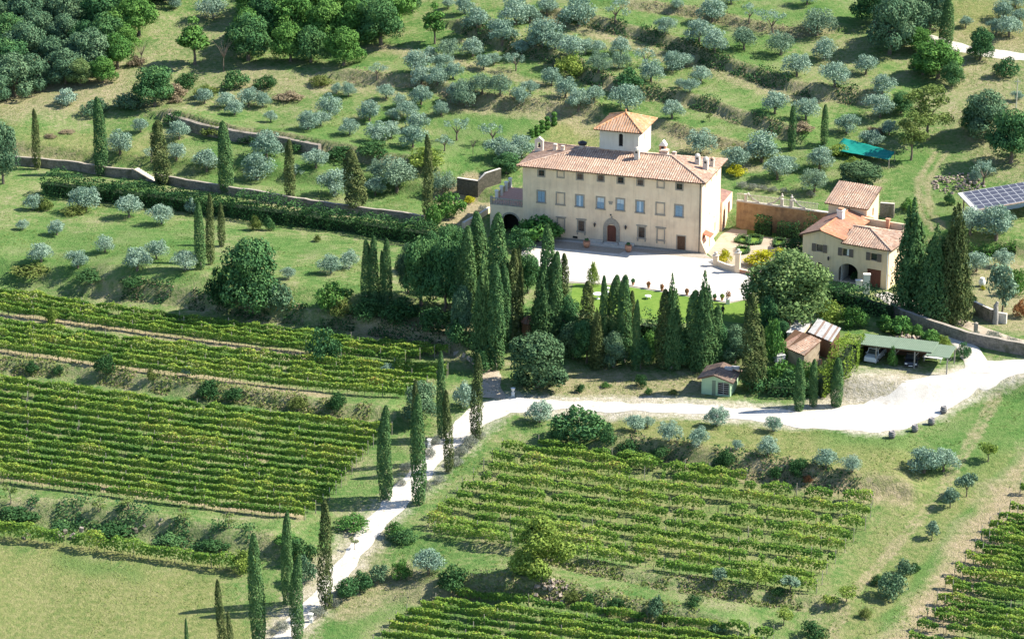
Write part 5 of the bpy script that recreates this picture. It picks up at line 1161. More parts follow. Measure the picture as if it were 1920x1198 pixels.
def plumes(h, w, n, s, mat, k=16):
    """broad cypress: many upright plumes of different heights rising from one foot"""
    def f():
        C_, N_, T_ = [], [], []
        for i in range(k):
            a = i * 2.4; q = math.sqrt(i / k) * .36 * w; hh = h * (1 - .5 * (i / k) ** 1.2) * RNG.uniform(.86, 1.0) if i else h
            x0, y0 = math.cos(a) * q, math.sin(a) * q; r0 = w * RNG.uniform(.15, .21); m = int(n / k * (.6 + .6 * hh / h))
            t = RNG.random(m) ** .85; an = RNG.random(m) * 6.283; p6 = RNG.uniform(0, 6, 3)
            pr_ = np.where(t < .35, .6 + .4 * t / .35, np.maximum(1 - ((t - .35) / .65) ** 1.8, 0) ** .8)
            r = r0 * pr_ * (1 + .28 * np.sin(3 * an + t * 23 + p6[0]) + .2 * np.sin(5 * an - t * 41 + p6[1])) * RNG.uniform(.75, 1.08, m) + .03
            z = .25 + t * hh; inw = 1 - .35 * t
            C_.append(np.stack([x0 * inw * 1.25 + np.cos(an) * r, y0 * inw * 1.25 + np.sin(an) * r, z], 1))
            N_.append(np.stack([np.cos(an) + x0 / w, np.sin(an) + y0 / w, np.full(m, .3)], 1) + RNG.normal(size=(m, 3)) * .45)
            T_.append(np.clip(.5 + RNG.uniform(-.2, .2) + .2 * np.sin(t * 30 + p6[2]) + RNG.normal(size=m) * .2, 0, 1))
        Cn = np.concatenate(C_); return leaf_mesh('crown', Cn, np.concatenate(N_), RNG.uniform(.6, 1.35, len(Cn)) * s, np.concatenate(T_), [mat], .8, .45)
    return f
def mkc(key, w, h, n, s, mat, nv, trunk, **kw):
    g = plumes(h, w, n, s, mat, **kw) if w > 3 else cyp(h, w, n, s, mat, **kw)
    SPEC[key] = (w, h, [(g(), trunk_mesh(1.6 if w < 3 else 2.5, .14 if w < 3 else .3, 0, M_BARKG, seed=i)) for i in range(nv)])
mkc('cypress', 1.7, 12, 4600, .15, F_CYP, 4, 1, rough=.1)
mkc('cypressb', 1.5, 12, 3800, .14, F_CYPB, 4, 1, rough=.2, bulge=.2, skirt=.6)
mkc('cypresswide', 4.6, 14, 13000, .18, F_CYP, 4, 1)
mkc('cypresswideb', 4.6, 14, 13000, .18, F_CYPB, 2, 1, k=20)
TREES = {'olive', 'darkolive', 'thinolive'}
RV = random.Random(3)
def put(sp, px, py, w, h=None, label=None, cat='tree', group=None, name='tree', sink=.0, var=None, lean=0):
    """one plant standing where the photograph shows its foot; w, h in photo pixels"""
    wd, ht, vs = SPEC[sp]
    shift = .16 * w if 'cyp' not in sp and not (sp in TREES) else .0
    p = P(px, py - shift); s = ppm(p); wm = w / s; hm = (h - shift * .8) / (s * cosp(p)) if h else ht * wm / wd
    c, t = vs[RV.randrange(len(vs)) if var is None else var % len(vs)]; rz = RV.uniform(0, 6.28)
    p.z -= sink; kx, kz = wm / wd, hm / ht
    if t is None:
        o = link(name, c, None, p, rz); o.scale = (kx, kx * RV.uniform(.9, 1.1), kz)
    else:
        o = link(name, None, None, p, rz); o.scale = (kx, kx, kz); a = link('crown', c, o); b = link('trunk', t, o)
    o.rotation_euler.y = lean
    return tag(o, label, cat, group)
AUTO = []
def auto(sp, px, py, w, h, noun, look, cat, group, name, **k):
    o = put(sp, px, py, w, h, None, cat, group, name, **k); AUTO.append((o, noun, look, px, py)); return o

# ---- olive trees: (x, foot, width) in the three threefold enlargements of the upper slope, then plain photo pixels
O1 = [(1195, 100, 170), (985, 50, 80), (1480, 30, 90), (790, 740, 95), (1005, 780, 135), (675, 860, 155), (850, 905, 95), (990, 895, 115), (1160, 960, 155), (1500, 885, 185), (1445, 1005, 185), (1655, 1010, 95), (1775, 940, 135), (1880, 1090, 185),
      (1150, 580, 105), (1270, 605, 115), (1320, 645, 105), (1395, 595, 125), (1475, 600, 105), (1520, 685, 80), (1730, 725, 130), (1800, 705, 105), (1850, 655, 150), (1890, 525, 70), (190, 1175, 110), (480, 1182, 170), (725, 1218, 155), (905, 1255, 140)]
O2 = [(690, 75, 125), (760, 165, 160), (600, 50, 70), (975, 135, 190), (1055, 125, 125), (1155, 85, 125), (1330, 140, 200), (1540, 125, 145), (1815, 185, 115), (1885, 50, 70), (905, 240, 170), (1130, 255, 190), (1090, 262, 115), (1200, 275, 125), (1290, 325, 155),
      (1370, 305, 105), (1570, 305, 125), (740, 315, 135), (600, 325, 135), (560, 395, 120), (800, 390, 105), (420, 405, 155), (450, 475, 135), (540, 475, 125), (630, 440, 115), (200, 445, 110), (40, 540, 95), (250, 555, 105), (980, 395, 115), (1445, 405, 145),
      (1560, 385, 125), (1710, 375, 125), (1860, 395, 135), (1740, 455, 145), (1600, 625, 195), (1855, 665, 135), (1260, 545, 135), (1330, 615, 155), (1420, 575, 115), (1900, 495, 65), (690, 535, 125), (790, 525, 135), (890, 535, 145), (1000, 575, 115), (1060, 525, 95),
      (700, 595, 165), (450, 585, 135), (560, 645, 95), (370, 665, 125), (160, 675, 145), (290, 675, 85), (430, 735, 135), (200, 795, 135), (400, 825, 155), (280, 775, 115), (45, 755, 115), (650, 785, 135), (580, 845, 105), (850, 805, 135), (890, 885, 150),
      (1010, 880, 160), (950, 915, 135), (310, 1065, 235), (210, 1005, 135), (190, 1095, 125), (570, 1085, 155), (860, 360, 80), (1180, 480, 120), (1010, 300, 95), (640, 540, 100), (1440, 300, 95), (500, 330, 90), (330, 600, 90)]
O3 = [(170, 115, 165), (375, 125, 115), (500, 185, 145), (90, 235, 165), (180, 290, 155), (345, 275, 155), (550, 305, 165), (640, 425, 155), (755, 195, 195), (795, 335, 145), (1030, 415, 135), (850, 485, 175), (1120, 525, 135), (20, 375, 95), (100, 465, 125), (40, 515, 95),
      (520, 635, 155), (690, 670, 150), (1110, 655, 165), (920, 745, 135), (1160, 755, 105), (1065, 825, 125), (100, 860, 165), (300, 945, 155), (445, 905, 205), (530, 1005, 165), (590, 965, 115), (770, 945, 150), (740, 1075, 165), (1690, 1035, 150), (1640, 1015, 70),
      (1880, 565, 70), (1590, 155, 80), (1830, 205, 150), (1800, 105, 125), (1890, 130, 100), (700, 25, 125), (270, 25, 110), (1870, 40, 110), (1760, 190, 110)]
DK = {(700, 595), (690, 535), (790, 525), (890, 535), (600, 325), (755, 195), (550, 305), (310, 1065), (570, 1085), (210, 1005), (345, 275), (740, 1075), (1560, 385), (1445, 405)}
TH_O = {(580, 845), (650, 785), (850, 805), (200, 445), (1540, 125), (980, 395), (1710, 375), (500, 185), (1690, 1035), (375, 125), (850, 905), (1655, 1010)}
PX = []
for lst, ox, oy in ((O1, 0, 0), (O2, 640, 0), (O3, 1280, 0)):
    for x, y, w in lst: PX.append((ox + x / 2.995, oy + y / 2.995, w / 2.995, 'darkolive' if (x, y) in DK else 'thinolive' if (x, y) in TH_O else 'olive'))
PX += [(x, y, w, 'olive') for x, y, w in ((77, 490, 46), (147, 501, 42), (197, 472, 38), (257, 506, 56), (293, 485, 44), (347, 506, 48), (107, 440, 36), (43, 430, 24), (620, 512, 44), (655, 502, 40), (541, 522, 28), (1013, 790, 52), (1190, 808, 40), (1214, 800, 26), (1255, 825, 45),
       (1310, 834, 42), (1345, 797, 46), (1450, 808, 36), (1440, 853, 44), (1382, 842, 24), (1548, 875, 46), (1598, 883, 38), (1732, 884, 62), (1768, 882, 56), (1820, 438, 62), (1868, 446, 80), (1830, 508, 48), (1800, 512, 44), (728, 700, 26), (803, 1076, 62), (352, 705, 24), (1880, 500, 40))]
for x, y, w, sp in PX:
    look = 'silvery' if sp == 'olive' else 'dark green' if sp == 'darkolive' else 'thin-crowned'
    auto(sp, x, y + .03 * w, w * 1.22, None, 'olive tree', look, 'olive tree', 'olive trees on the slopes', 'olive_tree')

# ---- cypresses
def cy(x, t, b, w, sp, label, group, lean=0):
    lean = RV.uniform(-.022, .022)
    return put(sp, x, b, w * 1.15, b - t, label, 'cypress', group, 'cypress_tree', lean=lean)
AV = 'cypress avenue along the long stone wall'
for i, (x, t, b, w, sp, lk) in enumerate(((70, 207, 318, 13, 'cypressb', 'thin brownish'), (190, 185, 328, 21, 'cypress', 'dense dark green'), (305, 228, 345, 27, 'cypressb', 'thick brownish'), (424, 232, 362, 24, 'cypress', 'dense deep green'), (544, 263, 380, 17, 'cypressb', 'thin olive-brown'), (667, 283, 398, 33, 'cypressb', 'stout brownish'), (803, 257, 418, 17, 'cypressb', 'very slender tall'))):
    cy(x, t, b, w, sp, f'{lk} cypress, {ORD[i]} from the wood along the long stone wall', AV)
for i, (x, t, b, w, sp) in enumerate(((376, 380, 505, 17, 'cypress'), (395, 367, 496, 14, 'cypressb'), (416, 382, 462, 12, 'cypressb'))):
    cy(x, t, b, w, sp, f'{("dark leftmost", "tall middle", "thin rightmost")[i]} cypress of three beside the big dark bush', 'three cypresses by the big bush')
for i, (x, t, b, w) in enumerate(((687, 452, 567, 17), (703, 446, 567, 18), (717, 472, 568, 10), (727, 450, 568, 16))):
    cy(x, t, b, w, 'cypress', f'{ORD[i]} dark cypress from the left in the close four left of the grove', 'four close cypresses')
cl = [(880, 428, 600, 26, 'cypress'), (898, 402, 575, 30, 'cypress'), (940, 408, 640, 36, 'cypress'), (906, 484, 684, 44, 'cypresswide'), (930, 500, 692, 28, 'cypress'), (946, 500, 655, 22, 'cypress'), (960, 470, 645, 22, 'cypressb'), (973, 470, 622, 13, 'cypressb'), (1018, 488, 645, 46, 'cypresswide'), (1027, 428, 625, 28, 'cypress'), (1042, 478, 640, 22, 'cypress'), (1054, 478, 605, 17, 'cypressb'), (862, 470, 600, 22, 'cypress')]
for i, (x, t, b, w, sp) in enumerate(sorted(cl)):
    cy(x, t, b, w, sp, f'{ORD[i]} tall cypress from the left in the dense clump below the villa', 'cypress clump below the villa')
lw_ = [(1100, 528, 655, 26, 'cypressb'), (1129, 522, 680, 15, 'cypress'), (1120, 580, 690, 30, 'cypresswideb'), (1154, 520, 672, 26, 'cypress'), (1170, 520, 680, 24, 'cypress'), (1184, 548, 672, 15, 'cypressb'), (1193, 565, 695, 13, 'cypress'), (1258, 518, 690, 42, 'cypresswide'), (1243, 545, 690, 26, 'cypressb'), (1318, 513, 694, 48, 'cypresswide'), (1305, 548, 690, 30, 'cypress'), (1340, 575, 690, 24, 'cypress')]
for i, (x, t, b, w, sp) in enumerate(sorted(lw_)):
    cy(x, t, b, w, sp, f'{ORD[i]} cypress from the left in the screen below the lawn', 'cypress screen below the lawn')
cy(1407, 555, 730, 32, 'cypressb', 'tall ragged cypress between green shed and the tile-roofed shed', 'pair of ragged cypresses')
cy(1424, 612, 728, 22, 'cypressb', 'shorter ragged cypress leaning against its taller neighbour near the green shed', 'pair of ragged cypresses')
for i, (x, t, b, w) in enumerate(((1498, 672, 770, 17), (1524, 675, 761, 14), (1568, 672, 761, 19))):
    cy(x, t, b, w, 'cypress', f'{("young bright", "thin dark", "stout young")[i]} cypress, {ORD[i]} from left of three at the driveway edge', 'three young cypresses at the driveway')
for i, (x, t, b, w, sp) in enumerate(((1704, 376, 588, 66, 'cypresswide'), (1748, 425, 604, 66, 'cypresswide'), (1786, 386, 606, 60, 'cypresswideb'))):
    cy(x, t, b, w, sp, f'{("huge dark", "shorter middle", "tall brownish")[i]} cypress of the three big ones beside the farmhouse', 'three big cypresses by the farmhouse')
cy(1484, 200, 282, 13, 'cypress', 'taller slim cypress of the pair among the olives above the villa', 'slim cypress pair'); cy(1545, 198, 272, 12, 'cypress', 'slim cypress just uphill of the teal net, right of its twin', 'slim cypress pair')
cy(1773, 0, 88, 22, 'cypress', 'dark slim cypress beside the hill road at the top', None)
dr = [(828, 663, 822, 15, 'cypress'), (841, 735, 886, 16, 'cypressb'), (893, 668, 824, 19, 'cypressb'), (780, 716, 872, 14, 'cypressb'), (785, 745, 944, 24, 'cypress'), (724, 765, 936, 23, 'cypress'), (612, 944, 1141, 23, 'cypressb'), (540, 962, 1132, 19, 'cypress'), (558, 1045, 1198, 21, 'cypress'), (485, 1008, 1205, 25, 'cypress'), (419, 1090, 1240, 15, 'cypressb'), (434, 1148, 1250, 11, 'cypressb'), (353, 1163, 1270, 8, 'cypress')]
for i, (x, t, b, w, sp) in enumerate(sorted(dr, key=lambda q: q[2])):
    side = 'brownish' if sp == 'cypressb' else 'dark green'
    cy(x, t, b, w, sp, f'{side} cypress lining the drive, {ORD[i]} counting down from the road junction', 'cypresses lining the drive')

# ---- woods
def wood(poly, sx, sy, kinds, noun, group, look, w0, w1, hk=1.05):
    ys = [p[1] for p in poly]; y = min(ys); out = []
    def inside(x, y):
        c = False
        for (ax, ay), (bx, by) in zip(poly, poly[1:] + poly[:1]):
            if (ay > y) != (by > y) and x < (bx - ax) * (y - ay) / (by - ay) + ax: c = not c
        return c
    k = 0
    while y < max(ys):
        x = min(p[0] for p in poly) + (k % 2) * sx / 2
        while x < max(p[0] for p in poly):
            a, b = x + RV.uniform(-.3, .3) * sx, y + RV.uniform(-.3, .3) * sy
            if inside(a, b):
                sp = RV.choice(kinds(a, b)); w = RV.uniform(w0, w1); auto(sp, a, b, w, w * hk, noun, look[sp], 'tree', group, 'oak_tree')
            x += sx
        y += sy; k += 1
LK = {'oak': 'dark green', 'greyoak': 'grey-green', 'brightoak': 'bright green', 'tall': 'tall bright', 'bigoak': 'pale dusty'}
wood([(-50, -50), (345, -50), (318, 25), (270, 80), (232, 130), (205, 178), (150, 196), (90, 205), (0, 222), (-50, 222)], 46, 32, lambda x, y: ['greyoak', 'greyoak', 'oak', 'greyoak', 'bigoak'] if x < 190 else ['brightoak', 'oak', 'brightoak'], 'oak tree', 'oaks of the top left wood', LK, 58, 100)
wood([(452, 125), (490, 152), (560, 158), (640, 152), (700, 118), (770, 92), (800, -40), (500, -40), (455, 60)], 52, 34, lambda x, y: ['brightoak', 'brightoak', 'oak'], 'oak tree', 'oaks of the upper middle wood', LK, 74, 98, 1.1)
for a in ((365, 132, 66, 100, 'tall', 'tall bright tree standing alone between the two woods'), (290, 214, 88, 92, 'oak', 'round dark oak beside the dry-stone terrace wall'), (815, 90, 46, 84, 'tall', 'narrow green tree at the right tip of the middle wood'),
          (6, 356, 70, 136, 'greyoak', 'grey-green oak at the left edge above the hedge end'), (655, 28, 46, 40, 'brightoak', 'yellowing tree at the top edge of the middle wood'),
          (472, 602, 132, 160, 'oak', 'big spreading dark tree beside the three cypresses'), (412, 585, 70, 80, 'bushi', 'low dark bush at the foot of the three cypresses'), (520, 596, 76, 64, 'bushg', 'grey-green bush at the right of the big spreading tree'),
          (625, 592, 76, 66, 'bushb', 'broad-leaved bush right of the big spreading tree'), (608, 690, 66, 74, 'bush', 'round dark bush standing in the upper vineyard rows'),
          (790, 585, 84, 146, 'oak', 'dark evergreen at the left of the grove by the four cypresses'), (835, 604, 90, 168, 'oak', 'dense evergreen in the middle of the grove below the terrace'), (868, 640, 56, 110, 'greyoak', 'ragged grey evergreen at the foot of the clump'), (765, 560, 50, 110, 'greyoak', 'grey evergreen just right of the four cypresses'), (812, 520, 60, 90, 'oak', 'rounded evergreen behind the grove near the hedge'), (868, 560, 60, 120, 'oak', 'dark evergreen filling the grove left of the cypress clump'), (845, 480, 60, 60, 'oak', 'upper evergreen of the grove touching the long hedge'),
          (1100, 690, 64, 96, 'oak', 'dark broadleaf tree in the screen right of the smaller ball tree'), (1150, 698, 60, 80, 'greyoak', 'grey evergreen under the middle cypresses of the screen'), (1275, 698, 64, 88, 'oak', 'dark evergreen between the two widest screen cypresses'), (1345, 694, 60, 96, 'oak', 'dark evergreen at the right end of the cypress screen'), (1378, 690, 64, 84, 'greyoak', 'grey evergreen beside the ragged cypress pair'), (1200, 700, 50, 70, 'oak', 'low dark evergreen at the screen foot beside the bright bush'), (925, 660, 60, 110, 'oak', 'dark evergreen inside the tall clump below the villa'), (1062, 640, 60, 90, 'oak', 'dark evergreen at the right edge of the tall clump'), (990, 560, 60, 90, 'oak', 'evergreen behind the tall clump by the lawn'), (1462, 735, 60, 62, 'bushb', 'leafy bush before the tiled shed wall'), (1510, 722, 40, 48, 'bushb', 'leafy bush hiding the foot of the tiled shed'), (1530, 640, 60, 44, 'bushg', 'grey bush overhanging the pale sheet roof'), (1460, 655, 44, 60, 'oak', 'dark tree leaning over the low tiled roof'),
          (330, 238, 46, 30, 'bushi', 'bramble bush over the left end of the dry-stone wall'), (402, 262, 60, 28, 'bushw', 'dry bramble hanging over the dry-stone wall'), (470, 275, 50, 24, 'bushi', 'ivy bush on the middle of the dry-stone wall'), (560, 290, 60, 30, 'bushi', 'ivy bush on the right part of the dry-stone wall'), (640, 304, 60, 30, 'bushi', 'dark bramble right of the dry-stone wall end'), (350, 170, 50, 34, 'bushi', 'green bush uphill of the round dark oak'), (385, 190, 56, 30, 'bushw', 'weedy bush on the pale slope under the lone bright tree'), (440, 175, 60, 44, 'bush', 'dark bush at the left foot of the middle wood'), (500, 172, 50, 30, 'bushi', 'low bush under the middle wood edge'), (240, 215, 70, 40, 'bushg', 'grey bush at the foot of the top left wood'), (180, 222, 60, 36, 'bushg', 'grey shrub under the top left wood, left one'), (125, 205, 50, 40, 'busho', 'pale silvery bush under the top left wood'), (255, 130, 36, 26, 'bushd', 'dry bush on the dirt slope beside the top left wood'), (600, 168, 50, 26, 'bushw', 'weedy bush under the right part of the middle wood'),
          (1012, 470, 98, 66, 'fig', 'large glossy laurel bush at the villa corner'), (985, 462, 50, 50, 'bushb', 'smaller glossy bush below the terrace arch'), (975, 480, 60, 50, 'bush', 'dark bush behind the clump below the arch'),
          (1007, 745, 122, 128, 'ball', 'huge ball-shaped evergreen at the road junction'), (1075, 682, 62, 84, 'ball', 'smaller round evergreen beside the huge ball-shaped one'), (905, 706, 44, 50, 'bush', 'dark clipped bush left of the huge round evergreen'),
          (790, 804, 78, 92, 'greyoak', 'large grey evergreen bush behind the drive cypresses'), (872, 772, 48, 56, 'busho', 'bluish shrub beside the footpath at the road junction'), (1218, 690, 46, 74, 'bushb', 'bright bush among the cypresses below the lawn'), (1230, 660, 30, 50, 'bush', 'dark bush behind the bright one below the lawn'),
          (1476, 640, 188, 172, 'bigoak', 'large spreading oak at the courtyard corner before the farmhouse'), (1555, 618, 58, 56, 'bushy', 'pale yellow-green bush above the striped shed roof'), (1600, 622, 58, 50, 'bushb', 'fresh green bush between striped roof and lane'),
          (1450, 690, 56, 96, 'bushb', 'tall green bush in front of the tiled shed'), (1440, 640, 50, 90, 'oak', 'dark tree behind the tiled shed'), (1420, 740, 60, 50, 'bush', 'dark bush at the foot of the ragged cypresses'), (1480, 742, 60, 50, 'bush', 'low dark bush before the ramshackle shed'),
          (1092, 842, 124, 80, 'bush', 'large broad dark bush below the driveway'), (1050, 836, 50, 52, 'bush', 'dark side bush left of the broad bush below the driveway'), (1140, 838, 40, 44, 'bush', 'dark shoulder bush at the right of the broad bush'),
          (1015, 1108, 140, 138, 'yellowtree', 'yellowing bushy tree below the central vineyard'),
          (1700, 95, 100, 116, 'greyoak', 'dark evergreen left of the hill road bend'), (1668, 118, 100, 130, 'greyoak', 'big dark evergreen at the upper right slope'), (1742, 80, 92, 120, 'greyoak', 'dark evergreen over the hill road'), (1640, 60, 90, 100, 'oak', 'dark tree at the top edge left of the hill road'), (1720, 110, 60, 60, 'brightoak', 'bright green tree below the hill road'),
          (1758, 164, 104, 90, 'brightoak', 'wide bright tree cluster below the hill road'), (1730, 150, 60, 60, 'oak', 'dark green tree left of the wide bright cluster'), (1785, 172, 50, 60, 'oak', 'dark tree at the right of the wide bright cluster'), (1838, 122, 58, 74, 'oak', 'solitary dark tree on the lower side of the hill road'), (1885, 152, 50, 44, 'bush', 'round bush on the bare bank under the hill road'),
          (1738, 278, 100, 118, 'thintree', 'tall thin-leaved tree by the grass track'), (1708, 312, 70, 104, 'thintree', 'yellow thin-leaved tree right of the teal net'), (1690, 220, 50, 50, 'oak', 'dark tree behind the thin-leaved trees'),
          (1850, 275, 100, 110, 'greyoak', 'dark grey tree right of the grass track'), (1895, 322, 100, 120, 'oak', 'dark tree at the right edge above the solar barn'), (1826, 258, 60, 70, 'oak', 'small dark tree at the left of the dark cluster by the track'),
          (1780, 388, 24, 28, 'bush', 'small dark bush left of the solar barn'), (1612, 362, 88, 60, 'ball', 'wide round grey evergreen behind the farmhouse'), (1703, 400, 40, 30, 'bushb', 'low bright bush behind the big cypresses'),
          (1878, 600, 70, 110, 'greentree', 'tall green tree in front of the curved wall'), (1905, 560, 40, 60, 'bushb', 'bright bush at the right edge by the curved wall'), (1808, 590, 50, 50, 'bush', 'dark bush left of the curved wall'), (1915, 600, 40, 40, 'bushr', 'reddish bush at the right edge by the lane'),
          (1660, 625, 40, 36, 'fig', 'low fig bush between carport and lane, left one'), (1690, 640, 62, 48, 'fig', 'wide fig bush behind the carport'), (1745, 655, 50, 38, 'fig', 'fig bush behind the carport side roof'), (1720, 640, 30, 34, 'fig', 'small fig bush behind the middle of the carport'), (1806, 678, 32, 36, 'bush', 'rounded dark bush at the right end of the carport'), (1770, 655, 30, 28, 'bushy', 'yellowish bush behind the carport end'),
          (1673, 690, 20, 44, 'bushb', 'green creeper column between the two parked cars'), (1358, 497, 36, 30, 'bushgold', 'small golden bush behind the low court wall'), (1448, 512, 90, 44, 'bushgold', 'wide golden-yellow bush behind the spreading oak'), (1380, 335, 46, 28, 'bushgold', 'yellow-green bush above the garden wall'), (1462, 438, 16, 14, 'bushgold', 'tiny golden bush in the formal garden'),
          (1112, 540, 21, 54, 'bushy', 'columnar yellow-green clipped tree at the courtyard edge'), (950, 335, 60, 50, 'oak', 'dark bush tucked behind the villa left end'), (800, 322, 74, 44, 'bushy', 'olive-yellow round bush behind the slender cypress'), (845, 418, 64, 60, 'bushb', 'wide bright bush on the left side of the dirt ramp'), (815, 430, 40, 50, 'bushb', 'bright bush against the slender cypress'), (880, 385, 26, 18, 'bushgold', 'long low golden bush by the yard wall'), (905, 400, 22, 16, 'lav', 'pale silvery shrub by the terrace'),
          (1070, 150, 60, 50, 'bushy', 'olive-green thicket on the ivy bank above the villa'), (1180, 172, 66, 42, 'bush', 'dark bush on the bank above the villa tower'), (700, 300, 70, 34, 'bushi', 'dark low bush on the terrace right of the dry-stone wall'), (1475, 740, 30, 40, 'bushi', 'ivy-dark bush left of the golden hedge')):
    sp = a[4]
    isb = sp.startswith('bush'); put(sp, a[0], a[1], a[2], a[3], a[5], 'bush' if isb else 'tree', None, 'bush' if isb else 'evergreen_tree' if sp in ('ball', 'greyoak', 'oak', 'bigoak') else 'broadleaf_tree')

